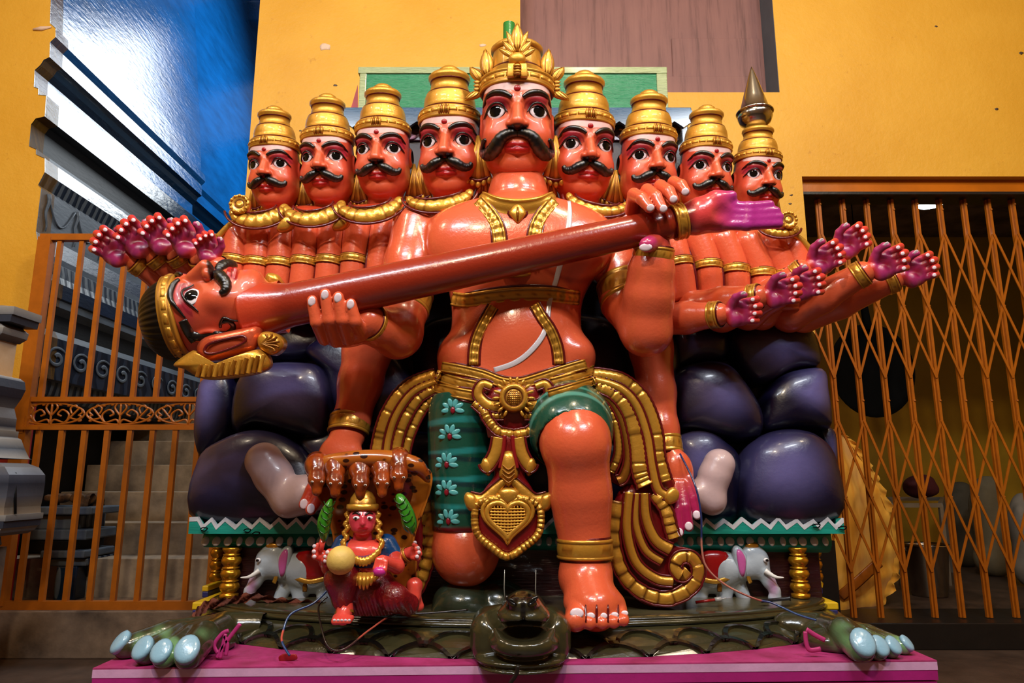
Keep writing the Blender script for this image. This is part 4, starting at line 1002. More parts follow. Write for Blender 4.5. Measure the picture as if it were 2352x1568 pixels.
for i in range(11):
    q = S(880 + i*62, 313, YC - 0.022); V, F = pillow(ellipse(q, (0.03, 0, 0), (0, 0, 0.016), 14), (0, -1, 0), 0.004, 0.004, 3); mk('painted_oval', V, F, 'pink_pale', can)
V = [S(806, 248, YC + 0.06), S(822, 194, YC + 0.06), S(822, 248, YC + 0.06), S(806, 248, YC + 0.1), S(822, 194, YC + 0.1), S(822, 248, YC + 0.1)]
mk('red_finial_board', V, [(0, 1, 2), (5, 4, 3), (0, 3, 4, 1), (1, 4, 5, 2), (2, 5, 3, 0)], 'satin', can, RED, False)
p0 = at(1169, 160, YC + 0.12); p1 = at(1169, 56, YC + 0.12)
V, F, C = lathe([(0.0, 0), (0.032, 0), (0.032, p1.z - p0.z), (0.028, p1.z - p0.z), (0.028, p1.z - p0.z - 0.03), (0, p1.z - p0.z - 0.03)], 24, None, p0); mk('green_pipe', V, F, 'enamel', can, lin('2A7A30'), False)
# ================================================================== THE STATUE
stat = thing('many_headed_statue', at(1190, 1440, 2.6), 'large orange many-headed kneeling statue with gold crowns and many arms', 'statue')
YB = 2.62
def Rm(px, Y=2.6): return px*Y/0.97/FPX
def stn(px, py, Y, rx, ry): p = at(px, py, Y); m = mpp(px, py, Y); return (p.x, p.y, p.z, rx*m, ry*m)
Fb = Field((at(680, 900, 2.62).x, 2.14, at(1190, 1462, 2.3).z), (at(1640, 900, 2.62).x, 2.92, at(1190, 385, 2.6).z), 0.0048)
Fb.stack([stn(1190, 470, YB, 80, 75), stn(1190, 492, YB, 165, 92), stn(1192, 525, YB, 215, 104), stn(1194, 570, YB, 208, 112), stn(1193, 630, YB, 176, 110), stn(1187, 690, YB, 152, 102), stn(1186, 745, YB, 148, 98), stn(1184, 800, YB, 156, 104), stn(1183, 842, YB, 168, 108), stn(1185, 900, YB, 184, 112), stn(1185, 960, YB, 172, 108), stn(1185, 1010, YB, 130, 90)], 0.0, 2.4)
Fb.chain([S(1190, 425, 2.67), S(1190, 460, 2.66), S(1190, 500, 2.66)], [Rm(62), Rm(66), Rm(95)], 0.06)
for px in (1072, 1312): Fb.ell(S(px, 566, 2.525), (Rm(88), 0.085, Rm(78)), 0.05)
Fb.ell(S(1188, 772, 2.555), (Rm(112), 0.125, Rm(98)), 0.05)
for px in (1052, 1322): Fb.ell(S(px, 815, 2.56), (Rm(40), 0.09, Rm(36)), 0.06)
# shoulders and four big arms
AR = [  # chains (px, py, Y, r px)
 [(965, 530, 2.66, 66), (945, 610, 2.62, 60), (925, 705, 2.56, 56), (912, 765, 2.50, 56), (872, 752, 2.42, 44), (848, 738, 2.37, 36)],
 [(1425, 530, 2.66, 62), (1430, 620, 2.63, 58), (1440, 690, 2.58, 58), (1484, 760, 2.48, 56), (1490, 680, 2.43, 55), (1496, 620, 2.40, 50), (1502, 575, 2.38, 38)],
 [(880, 690, 2.72, 60), (845, 800, 2.70, 55), (828, 880, 2.69, 49), (808, 965, 2.66, 40), (798, 1000, 2.64, 40)],
 [(1480, 690, 2.72, 56), (1495, 800, 2.72, 48), (1508, 900, 2.70, 42), (1525, 985, 2.66, 32), (1535, 1035, 2.64, 29)]]
for ch in AR: Fb.chain([S(*q[:3]) for q in ch], [q[3]*mpp(q[0], q[1], q[2]) for q in ch], 0.02, 0.03)
nails_main = []
def finger(pts, rs, k=0.0035, nail=None, nr=None):
    Fb.chain([S(*p) for p in pts], [r*mpp(*p) for p, r in zip(pts, rs)], k, 0.004)
# left lowered hand
Fb.ell(S(782, 1050, 2.61), (Rm(50), 0.045, Rm(52)), 0.02)
finger([(745, 1075, 2.58), (716, 1125, 2.55), (698, 1158, 2.53)], [17, 15, 12]); finger([(765, 1085, 2.57), (733, 1140, 2.53), (714, 1170, 2.51)], [18, 16, 13])
finger([(788, 1090, 2.57), (765, 1145, 2.52), (750, 1180, 2.50)], [18, 16, 13]); finger([(808, 1085, 2.58), (800, 1140, 2.53), (795, 1175, 2.51)], [17, 15, 12])
# right lowered hand
Fb.ell(S(1555, 1085, 2.60), (Rm(36), 0.04, Rm(50)), 0.02)
for pts in ([(1580, 1100, 2.58), (1592, 1145, 2.56), (1600, 1183, 2.55)], [(1566, 1112, 2.57), (1575, 1165, 2.54), (1582, 1210, 2.53)], [(1552, 1112, 2.57), (1556, 1170, 2.54), (1560, 1222, 2.53)], [(1535, 1105, 2.58), (1536, 1170, 2.56), (1540, 1228, 2.55)]): finger(pts, [14, 13, 11])
# gripping hands
Fb.ell(S(812, 745, 2.37), (Rm(42), 0.045, Rm(42)), 0.02)
GL = [[(745, 778, 2.36, 16), (728, 740, 2.275, 15.5), (717, 690, 2.258, 12.5)], [(772, 783, 2.36, 16), (757, 735, 2.27, 15.5), (747, 675, 2.252, 13)], [(800, 779, 2.36, 16), (787, 735, 2.27, 15.5), (777, 682, 2.254, 13)], [(830, 764, 2.36, 16), (816, 738, 2.275, 15), (806, 697, 2.260, 12.5)]]
Fb.ell(S(790, 776, 2.41), (Rm(52, 2.4), 0.05, Rm(22, 2.4)), 0.02)
for g in GL: finger([q[:3] for q in g], [q[3] for q in g])
GR = [[(1450, 482, 2.40, 16), (1456, 447, 2.33, 15.5), (1474, 456, 2.27, 15), (1492, 478, 2.25, 12)], [(1482, 472, 2.40, 16), (1487, 437, 2.33, 15.5), (1506, 452, 2.27, 15), (1521, 479, 2.25, 12)], [(1513, 462, 2.41, 16), (1517, 428, 2.34, 15.5), (1536, 440, 2.28, 15), (1547, 458, 2.26, 12)], [(1546, 452, 2.42, 15.5), (1548, 419, 2.36, 15), (1564, 426, 2.30, 14.5), (1575, 440, 2.28, 11.5)]]
for g in GR: finger([q[:3] for q in g], [q[3] for q in g])
Fb.ell(S(1500, 500, 2.43), (Rm(52), 0.04, Rm(42)), 0.02); Fb.cap(S(1502, 575, 2.40), S(1500, 500, 2.44), Rm(34), Rm(36), 0.02)
finger([(1515, 545, 2.40), (1500, 558, 2.34), (1486, 562, 2.29)], [24, 22, 18])
# raised leg and kneeling knee
LEG = [(1300, 992, 2.54, 90), (1318, 1000, 2.39, 78), (1322, 1020, 2.36, 76)]
Fb.chain([S(*q[:3]) for q in LEG], [q[3]*mpp(*q[:3]) for q in LEG], 0.03)
SH = [(1324, 1030, 2.37, 74), (1330, 1095, 2.39, 66), (1334, 1140, 2.40, 68), (1338, 1195, 2.41, 60), (1343, 1250, 2.41, 54), (1345, 1310, 2.41, 56)]
Fb.chain([S(*q[:3]) for q in SH], [q[3]*mpp(*q[:3]) for q in SH], 0.03)
Fb.cap(S(1345, 1330, 2.40), S(1368, 1395, 2.30), Rm(56, 2.4), Rm(48, 2.3), 0.03); Fb.ell(S(1366, 1385, 2.33), (Rm(66, 2.3), 0.07, Rm(34, 2.3)), 0.03)
TOE = [(1322, 1424, 24), (1354, 1430, 15), (1383, 1430, 14), (1409, 1428, 13.5), (1432, 1424, 12.5)]
for px, py, r in TOE: Fb.cap(S(px + (1370 - px)*0.12, py - 26, 2.31), S(px, py, 2.235), Rm(r + 2, 2.3), Rm(r, 2.23), 0.008)
Fb.ell(S(1070, 1262, 2.55), (Rm(72, 2.55), 0.12, Rm(76, 2.55)), 0.0)
Fb.cap(S(1070, 1200, 2.58), S(1070, 1262, 2.56), Rm(68), Rm(68), 0.02)
V, F = Fb.mesh(1)
C = np.tile(SKIN, (len(V), 1))
def near(P, r0, r1): d = np.linalg.norm(V - np.asarray(P), axis=1); return smoothstep(r0, r1, d)
for q in ([S(1600, 1170, 2.55), 0.15], [S(1570, 1200, 2.55), 0.13]): C = blendc(C, near(q[0], q[1], q[1]*0.3)*0.9, lin('A01850'))
C = blendc(C, near(S(1500, 530, 2.36), 0.16, 0.05)*0.6, lin('A82030'))
C = blendc(C, near(S(1486, 562, 2.28), 0.06, 0.025)*0.8, lin('B02870'))
C = blendc(C, near(S(712, 1160, 2.53), 0.14, 0.05)*0.7, lin('B02420'))
# painted crease under the chest
for px in (1072, 1312):
    cx_, cz_ = S(px, 566, 2.5)[0], S(px, 566, 2.5)[2]; rr = np.sqrt(((V[:, 0] - cx_)/Rm(92))**2 + ((V[:, 2] - cz_)/Rm(82))**2)
    C = blendc(C, smoothstep(0.12, 0.0, np.abs(rr - 1.0))*(V[:, 2] < cz_ - 0.03)*(V[:, 1] < 2.56)*0.55, lin('8A1A12'))
body = mk('body', V, F, 'enamel', stat, C)
def pil(name, c, ax, ay, nrm, b, mat, col, parent, n=16): V, F = pillow(ellipse(c, ax, ay, n), nrm, b, b*0.8, 4); return mk(name, V, F, mat, parent, col)
def nail(px, py, w, h, ang=0.0, lift=0.002, F_=None, parent=None, Y=2.3):
    p = (F_ or Fb).hit(px, py, lift, Y); m = mpp(px, py, p[1]); a = math.radians(ang)
    d = np.array([0, 0, CAM_Z]) - p; d /= np.linalg.norm(d)
    sx = np.cross([0, 0, 1.0], d); sx = -sx/np.linalg.norm(sx); sz = np.cross(d, sx); sz *= -1 if sz[2] < 0 else 1
    ax = (sx*math.cos(a) + sz*math.sin(a))*w*m; ay = (-sx*math.sin(a) + sz*math.cos(a))*h*m
    return pil('fingernail', p - d*0.002, ax, ay, d, 0.0028, 'enamel', NAIL, parent or body, 14)
for g in GL: nail(g[2][0] - 1, g[2][1] + 2, 8.5, 12, 8)
for i, (px, py) in enumerate(((1494, 477), (1524, 479), (1547, 457), (1574, 440))): nail(px, py, 9, 8.5, -35)
nail(1483, 568, 15, 9, 0)
for px, py in ((698, 1157), (714, 1168)): nail(px, py, 9, 12, 0)
for px, py in ((1600, 1182), (1582, 1208), (1560, 1222), (1541, 1229)): nail(px, py, 9, 10, 0)
for (px, py, r) in TOE:
    o = nail(px + 3, py - 16, r*0.66, r*0.5, 0, 0.002, None, body, 2.25); o.name = 'toenail'
for i in range(4):
    x = (TOE[i][0] + TOE[i + 1][0])/2 + (2 if i else 6); P = [Fb.hit(x + (1370 - x)*0.05, y, 0.0015, 2.28) for y in (1388, 1400, 1412, 1428)]
    V, F, C = tube(P, [0.002, 0.004, 0.004, 0.003], 6, cols=MAROON); mk('toe_line', V, F, 'enamel', body, C)
# ---- green dhoti on the thighs
DY = 2.58
Fd = Field((at(965, 900, 2.6).x, 2.25, at(1100, 1225, 2.5).z), (at(1420, 900, 2.6).x, 2.85, at(1100, 870, 2.6).z), 0.0056)
Fd.stack([stn(1078, 908, DY, 82, 88), stn(1070, 950, DY, 86, 92), stn(1060, 1050, DY, 76, 88), stn(1063, 1140, DY - 0.01, 74, 84), stn(1066, 1218, DY - 0.02, 70, 78)], 0)
Fd.chain([S(1296, 962, 2.60), S(1304, 975, 2.50), S(1310, 988, 2.43)], [Rm(96), Rm(93), Rm(88)], 0.02)
Fd.cap(S(1324, 1050, 2.26), S(1318, 1015, 2.40), Rm(74), Rm(74), 0.004, 's')
V, F = Fd.mesh(1); C = np.tile(GREEN, (len(V), 1)); isl = V[:, 0] < at(1190, 1000, 2.5).x
zpx = np.interp(V[:, 2], [at(1060, y, 2.46).z for y in (1240, 1180, 1120, 1060, 1000, 940, 880)], [1240, 1180, 1120, 1060, 1000, 940, 880])
for y, w_, c in ((968, 9, '1E7A78'), (1036, 9, '1E7A78'), (1098, 9, '1E7A78'), (1160, 8, '1E7A78'), (1210, 5, '1E7A78'), (984, 8, '06242A'), (1052, 8, '06242A'), (1114, 8, '06242A'), (1174, 8, '06242A')):
    yy = y + 5*np.sin(V[:, 0]*14 + y); C = blendc(C, isl*smoothstep(w_, w_*0.5, np.abs(zpx - yy))*0.85, lin(c))
kc = S(1318, 1010, 2.36); dk = np.linalg.norm(V - kc, axis=1)
for r, c in ((0.155, '5A9A8A'), (0.185, '4A8A7A'), (0.215, '06242A'), (0.245, '4A8A7A')): C = blendc(C, (~isl)*smoothstep(0.009, 0.003, np.abs(dk - r))*0.7, lin(c))
C = blendc(C, isl*smoothstep(1206, 1214, zpx), MAROON)
dh = mk('dhoti', V, F, 'enamel', stat, C)
for px, py in ((1040, 940), (1033, 1000), (1026, 1065), (1026, 1128), (1030, 1195)):
    for i in range(6):
        a = math.radians(-10 + 40*i); c = Fd.hit(px + 16*math.cos(a), py - 16*math.sin(a), 0.002)
        m = mpp(px, py, c[1]); ax = np.array([math.cos(a), 0.0, math.sin(a)])*11.5*m; ay = np.array([-math.sin(a), 0, math.cos(a)])*6*m
        pil('painted_flower_petal', c, ax, ay, (-0.2, -1, 0), 0.0025, 'enamel', lin('4E9C9C'), dh, 10)
    c = Fd.hit(px, py + 2, 0.003); m = mpp(px, py, c[1]); pil('painted_flower_heart', c, (6*m, 0, 0), (0, 0, 8*m), (-0.2, -1, 0), 0.003, 'enamel', lin('7A1020'), dh, 10)
c = Fd.hit(1300, 916, 0.002)
# ---- gold work laid on the body
class Both:
    def hit(s, px, py, lift=0.0, default=None):
        best = None
        for F_ in (Fb, Fd):
            y0 = F_.lo[1]; y1 = y0 + F_.n[1]*F_.vox; p = F_.cross(at(px, py, y0), at(px, py, y1))
            if p is not None and p[1] < y1 - 0.03 and (best is None or p[1] < best[1]): best = p
        if best is None: best = np.array(at(px, py, default or 2.5))
        d = np.array([0, 0, CAM_Z]) - best; return best + d/np.linalg.norm(d)*lift
FU = Both()
def on_body(pts, lift=0.004, n=6, F_=None, Y=2.5):
    P = catmull([(x, y, 0) for x, y in pts], n)[:, :2]; Q = np.array([(F_ or FU).hit(x, y, lift, Y) for x, y in P])
    k = min(7, len(Q) | 1); 
    if len(Q) > 6:
        ker = np.ones(5)/5; q2 = np.stack([np.convolve(np.pad(Q[:, a], 2, mode='edge'), ker, 'valid') for a in range(3)], 1); q2[0], q2[-1] = Q[0], Q[-1]; Q = q2
    return Q
def facing(P): d = np.array([0, 0, CAM_Z]) - P; return d/np.linalg.norm(d, axis=1, keepdims=True)
FLATP = [(-1, -0.4), (-1, 0.35), (-0.86, 0.9), (-0.7, 1.0), (-0.6, 0.72), (-0.3, 0.95), (0, 1.05), (0.3, 0.95), (0.6, 0.72), (0.7, 1.0), (0.86, 0.9), (1, 0.35), (1, -0.4)]
def band(name, pts, wpx, parent, lift=0.0, outline=True, F_=None, up=None, notch=True, Y=2.5, mat='gold_paint', col=GOLD, th=0.010):
    P = on_body(pts, lift, 8, F_, Y); m = mpp(pts[0][0], pts[0][1], P[0][1]); U = facing(P) if up is None else up
    w = np.full(len(P), wpx*m)
    Rr = np.stack([w, np.full(len(P), th)], 1)
    if notch: Rr[:, 1] += 0.0022*np.sin(np.arange(len(P))*1.7)
    V, F, C = tube(P, Rr, 0, U, None, profile=FLATP)
    Cc = np.tile(col, (len(V), 1)); k = len(FLATP); idx = np.arange(len(V)) % k
    for j in (4, 8): Cc[idx == j] = GOLD_D*0.75
    Cc[(idx == 6) & (np.arange(len(V))//k % 4 == 0)] = GOLD_D
    o = mk(name, V, F, mat, parent, Cc)
    if outline:
        for s in (-1, 1):
            T_ = np.gradient(P, axis=0); T_ /= np.linalg.norm(T_, axis=1, keepdims=True) + 1e-9; Sd = np.cross(T_, U)
            Q = P + Sd*(s*(wpx + 2.5)*m) + U*0.001
            V, F, C = tube(Q, 0.0042, 6, cols=MAROON); mk('outline', V, F, 'enamel', o, C)
    return o
band('chest_band', [(1042, 686), (1070, 690), (1120, 683), (1190, 676), (1260, 676), (1305, 682), (1328, 684)], 17, stat)
band('belly_strap', [(1133, 704), (1118, 730), (1100, 765), (1090, 800), (1088, 838)], 11, stat, lift=0.006)
band('belly_strap', [(1228, 700), (1245, 730), (1265, 760), (1280, 800), (1284, 836)], 11, stat, lift=0.006)
band('chest_strap', [(1100, 462), (1125, 490), (1142, 520), (1148, 560), (1150, 620)], 15, stat)
band('chest_strap', [(1272, 462), (1248, 490), (1232, 520), (1226, 560), (1222, 610)], 15, stat)
# sacred thread, painted white
P = on_body([(1305, 462), (1308, 500), (1298, 560), (1278, 640), (1262, 690), (1256, 740), (1244, 775), (1215, 810), (1180, 835), (1135, 850)], 0.0015, 8)
V, F, C = tube(P, np.stack([np.full(len(P), 0.010), np.full(len(P), 0.0015)], 1), 8, facing(P), lin('C8C0C4')); mk('sacred_thread', V, F, 'enamel', stat, C)
# collar of the middle neck with drop pendant
P = on_body([(1108, 452), (1140, 470), (1190, 478), (1240, 470), (1270, 452)], 0.006, 8); Rr = np.stack([np.interp(np.linspace(-1, 1, len(P))**2, [0, 1], [0.034, 0.020]), np.full(len(P), 0.012)], 1)
V, F, C = tube(P, Rr, 0, facing(P), None, profile=FLATP); mk('collar', V, F, 'gold_paint', stat, GOLD)
def leafpend(px, py, w, h, name, parent, F_=Fb, lift=0.004, Y=2.45):
    p = F_.hit(px, py, lift, Y); m = mpp(px, py, p[1]); out = []
    for t in np.linspace(0, 2*math.pi, 28, endpoint=False):
        x = w*math.sin(t)*(1 - 0.25*math.cos(t)) if math.cos(t) > -1 else 0; y = h*math.cos(t); 
        if math.cos(t) < 0: x *= (1 + math.cos(t)*0.75)
        out.append(p + np.array([x*m, 0, y*m]))
    d = facing(p[None])[0]
    O = np.array(out); V, F = pillow(p + (O - p)*1.22, d, 0.004, 0.006, 3); mk(name + '_outline', V, F, 'enamel', parent, MAROON)
    V, F = pillow(O + d*0.003, d, 0.016, 0.004, 6); o = mk(name, V, F, 'gold_paint', parent, GOLD)
    V, F, C = tube([p + d*0.016 + np.array([0, 0, h*0.55*m]), p + d*0.020, p + d*0.014 + np.array([0, 0, -h*0.7*m])], [0.004, 0.006, 0.003], 6, cols=GOLD_D); mk('vein', V, F, 'gold_paint', o, C)
    return o
leafpend(1189, 490, 20, 26, 'pendant', stat)
p = Fb.hit(1188, 628, 0.002); pil('navel_pendant', p, (0.05, 0, 0), (0, 0, 0.014), (0, -1, 0), 0.01, 'gold_paint', GOLD, stat)
# belts
band('belt', [(1018, 842), (1060, 850), (1110, 862), (1150, 878), (1190, 882), (1230, 872), (1290, 852), (1344, 836)], 12, stat, notch=False, lift=0.004)
band('belt', [(1003, 862), (1050, 878), (1100, 888)], 13, stat, lift=0.004); band('belt', [(1003, 890), (1050, 902), (1108, 912)], 12, stat, lift=0.006)
band('belt', [(1265, 880), (1310, 868), (1362, 850)], 13, stat, lift=0.004); band('belt', [(1262, 906), (1310, 892), (1368, 874)], 11, stat, lift=0.006)
# armlets and bracelets as rings around arms
def ring(name, c0, c1, r, hw, parent, beads=18, col=GOLD, th=0.10, outline=True, rel=0.05):
    """band around the axis c0->c1 (its two edges), inner radius r"""
    c0, c1 = np.asarray(c0, float), np.asarray(c1, float); ax = Vector(c1 - c0); L = ax.length; q = ax.to_track_quat('Z', 'Y').to_matrix(); prof = []; cc = []
    rows = [(0.98, -0.12, MAROON), (1.03, -0.10, MAROON), (1.03, 0.0, MAROON), (1 + th*0.6, 0.0, GOLD), (1 + th, 0.06, GOLD), (1 + th, 0.14, GOLD), (1 + th*0.6, 0.19, GOLD_D), (1 + th*0.75, 0.24, GOLD), (1 + th*0.95, 0.5, GOLD), (1 + th*0.75, 0.76, GOLD), (1 + th*0.6, 0.81, GOLD_D), (1 + th, 0.86, GOLD), (1 + th, 0.94, GOLD), (1 + th*0.6, 1.0, GOLD), (1.03, 1.0, MAROON), (1.03, 1.10, MAROON), (0.98, 1.12, MAROON)]
    n = 64; V = []; Cc = []
    for rr, t, c in rows:
        for k in range(n):
            a = 2*math.pi*k/n; bmp = rel*th*8*(0.5 + 0.5*math.cos(a*beads)) if 0.3 < t < 0.7 else 0
            e = rr + (bmp*0.2 if bmp else 0); V.append(np.array(q @ Vector((e*r*math.cos(a), e*r*math.sin(a), t*L))) + c0)
            Cc.append(c if not (0.3 < t < 0.7 and math.cos(a*beads) < -0.6) else GOLD_D)
    m = len(rows); F = [(i*n + k, i*n + (k + 1) % n, (i + 1)*n + (k + 1) % n, (i + 1)*n + k) for i in range(m - 1) for k in range(n)]
    return mk(name, V, F, 'gold_paint', parent, np.array(Cc))
def ringp(name, a, b, rpx, parent, **kw): return ring(name, S(*a), S(*b), rpx*mpp(*a), 0, parent, **kw)
ringp('armlet', (936, 668, 2.585), (922, 712, 2.555), 57, stat, beads=26); ringp('armlet', (1434, 650, 2.615), (1447, 700, 2.57), 60, stat, beads=26)
ringp('bracelet', (858, 744, 2.395), (848, 738, 2.372), 41, stat); ringp('bracelet', (1499, 603, 2.392), (1502, 570, 2.38), 44, stat)
ringp('bracelet', (806, 958, 2.665), (799, 996, 2.645), 43, stat, beads=14); ringp('bracelet', (1529, 1003, 2.655), (1535, 1042, 2.64), 32, stat, beads=14)
ringp('anklet', (1343, 1236, 2.41), (1344, 1282, 2.41), 59, stat, beads=4, rel=0.0)
# ================================================================== heads
HS = 0.024
Fh1 = Field((-1.25, -1.6, -2.75), (1.25, 1.25, 1.15), HS)
Fh1.stack([(0, 0, 1.05, 0.90, 0.98), (0, 0, 0.6, 0.96, 1.02), (0, 0, 0.2, 0.99, 1.03), (0, 0, -0.3, 0.99, 1.0), (0, 0, -0.8, 0.98, 0.96), (0, -0.02, -1.2, 0.90, 0.88), (0, -0.04, -1.5, 0.72, 0.72), (0, -0.05, -1.70, 0.48, 0.5), (0, -0.05, -1.82, 0.2, 0.22)], 0, 2.35)
Fh1.chain([(0, 0.22, -1.0), (0, 0.22, -1.8), (0, 0.22, -2.5)], [0.66, 0.68, 0.84], 0.10)
Fh1.ell((0, -0.66, -1.38), (0.46, 0.30, 0.28), 0.2)
for s in (-1, 1):
    Fh1.ell((s*0.52, -0.58, -0.62), (0.42, 0.36, 0.42), 0.2)
    Fh1.cap((s*0.22, -0.98, 0.33), (s*0.78, -0.70, 0.40), 0.10, 0.08, 0.14)
    Fh1.ell((s*0.54, -1.02, 0.02), (0.30, 0.20, 0.21), 0.14, 's')
Fh1.ell((0, -0.84, -0.82), (0.48, 0.26, 0.30), 0.18)
Fh1.cap((0, -1.0, 0.22), (0, -1.30, -0.36), 0.09, 0.18, 0.10); Fh1.cap((0, -1.05, 0.0), (0, -1.10, -0.38), 0.14, 0.21, 0.08)
for s in (-1, 1): Fh1.ell((s*0.20, -1.14, -0.39), (0.13, 0.17, 0.115), 0.05)
Fh1.chain([(-0.36, -0.96, -0.97), (-0.12, -1.06, -0.90), (0, -1.05, -0.92), (0.12, -1.06, -0.90), (0.36, -0.96, -0.97)], [0.03, 0.065, 0.05, 0.065, 0.03], 0.04)
Fh1.chain([(-0.28, -0.97, -1.03), (0, -1.06, -1.06), (0.28, -0.97, -1.03)], [0.05, 0.08, 0.05], 0.04)
for s in (-1, 1):                                     # ears
    Fh1.ell((s*1.0, 0.22, -0.15), (0.12, 0.22, 0.38), 0.08); Fh1.ell((s*1.08, 0.18, -0.12), (0.06, 0.13, 0.24), 0.04, 's')
HV, HF = Fh1.mesh(1)
def head_cols(V, white=True, hair=True, side=0.45):
    x, y, z = V.T; ax = np.abs(x); C = np.tile(SKIN, (len(V), 1)); fr = smoothstep(0.0, -0.35, y)
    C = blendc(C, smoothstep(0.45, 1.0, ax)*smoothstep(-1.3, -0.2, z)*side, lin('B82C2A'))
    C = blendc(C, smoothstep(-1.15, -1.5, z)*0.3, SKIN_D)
    d = np.sqrt(((ax - 0.60)/0.42)**2 + ((z - 0.18)/0.30)**2); C = blendc(C, smoothstep(1.1, 0.6, d)*fr*0.85, lin('A82440'))
    d = np.sqrt(((ax - 0.56)/0.36)**2 + ((z - 0.06)/0.27)**2); C = blendc(C, smoothstep(0.10, 0.04, np.abs(d - 1))*(z > 0.05)*fr*0.6, lin('7A1424'))
    if white:
        lo = 0.50 + 0.10*np.sqrt(ax); C = blendc(C, smoothstep(lo, lo + 0.03, z)*smoothstep(0.76, 0.74, z)*smoothstep(0.93, 0.88, ax)*fr, lin('E0B8B4'))
        C = blendc(C, smoothstep(0.75, 0.78, z)*fr, MAROON)
    lip = np.minimum(np.abs(z + 0.92 + 0.22*ax**2) - 0.07, np.abs(z + 1.05 - 0.10*ax**2) - 0.075)
    C = blendc(C, smoothstep(0.02, -0.02, lip)*smoothstep(0.38, 0.32, ax)*smoothstep(-0.84, -0.90, y), lin('A81418'))
    C = blendc(C, smoothstep(0.022, 0.0, np.abs(z + 0.985))*smoothstep(0.34, 0.26, ax)*smoothstep(-0.84, -0.90, y)*0.8, lin('4A060A'))
    C = blendc(C, smoothstep(-0.42, -0.47, z)*smoothstep(-0.60, -0.55, z)*smoothstep(0.34, 0.26, ax)*smoothstep(-0.98, -1.02, y), lin('2A0606'))
    if hair: C = blendc(C, smoothstep(0.10, 0.16, y)*smoothstep(-0.8, -0.7, z + 0.1*np.sin(y*9)), BLACK)
    return C
HC = head_cols(HV)
head_me = mesh_data('head', HV, HF, 'enamel', HC)
# eye: domed almond with painted iris
def eye_mesh(gx=0.0, gz=0.0):
    n, m = 40, 14; V = []; C = []
    for i in range(m + 1):
        r = i/m
        for k in range(n):
            a = 2*math.pi*k/n; u, w = r*math.cos(a), r*math.sin(a)
            x = 0.29*u; z = 0.25*w*(1 - 0.38*u*u); y = -0.10*math.sqrt(max(0, 1 - r*r*0.98)) + 0.10*u*u*0.4
            V.append((x, y, z)); dd = math.hypot(x - gx, z - gz)
            c = BLACK if dd < 0.170 else WHITE
            if r > 0.87: c = BLACK
            C.append(c)
    F = [(i*n + k, i*n + (k + 1) % n, (i + 1)*n + (k + 1) % n, (i + 1)*n + k) for i in range(m) for k in range(n)]
    return mesh_data('eye', V, [q[::-1] for q in F], 'eye_paint', np.array(C))
eye_me = eye_mesh()
def hp(x, z, lift=0.0): return Fh1.surf(x, z, lift)
def head_tube(pts, rs, col, name, lift=0.02, seg=8, ridges=0, n=6):
    P = catmull([(x, z, r) for (x, z), r in zip(pts, rs)], n); Q = np.array([hp(x, z, lift + r*0.35) for x, z, r in P]); rr = P[:, 2].copy()
    if len(Q) > 8:
        ker = np.ones(5)/5; q2 = np.convolve(np.pad(Q[:, 1], 2, mode='edge'), ker, 'valid'); Q[:, 1] = q2
    if ridges: rr = rr*(1 + 0.035*np.sin(np.arange(len(rr))*ridges))
    V, F, C = tube(Q, rr, seg, cols=col); return mesh_data(name, V, F, 'enamel', C)
brow_me = [head_tube([(s*0.15, 0.33), (s*0.36, 0.47), (s*0.62, 0.52), (s*0.82, 0.44), (s*0.95, 0.25)], [0.055, 0.085, 0.08, 0.055, 0.02], BLACK, 'eyebrow', 0.008) for s in (-1, 1)]
lash_me = [head_tube([(s*0.27, -0.02), (s*0.40, 0.17), (s*0.58, 0.235), (s*0.76, 0.16), (s*0.87, 0.0), (s*0.93, -0.10)], [0.015, 0.028, 0.03, 0.03, 0.026, 0.012], BLACK, 'eyeliner', 0.05) for s in (-1, 1)]
must_side = [head_tube([(s*0.0, -0.62), (s*0.14, -0.65), (s*0.34, -0.74), (s*0.56, -0.86), (s*0.74, -0.84), (s*0.82, -0.72)], [0.06, 0.13, 0.165, 0.15, 0.12, 0.07], BLACK, 'moustache', 0.0, 14, 1.9, 8) for s in (-1, 1)]
must_main = [head_tube([(s*0.0, -0.62), (s*0.20, -0.63), (s*0.42, -0.74), (s*0.60, -0.98), (s*0.78, -1.10), (s*0.93, -0.98), (s*0.93, -0.78), (s*0.86, -0.72)], [0.11, 0.14, 0.17, 0.20, 0.19, 0.14, 0.08, 0.045], BLACK, 'moustache', 0.0, 14, 1.9, 8) for s in (-1, 1)]
V, F = pillow(ellipse(hp(0, 0.60, 0.01), (0.095, 0, 0), (0, 0, 0.085), 18), (0, -1, 0.1), 0.03, 0.03, 4); dot_me = mesh_data('forehead_mark', V, F, 'enamel', lin('9A0A14'))
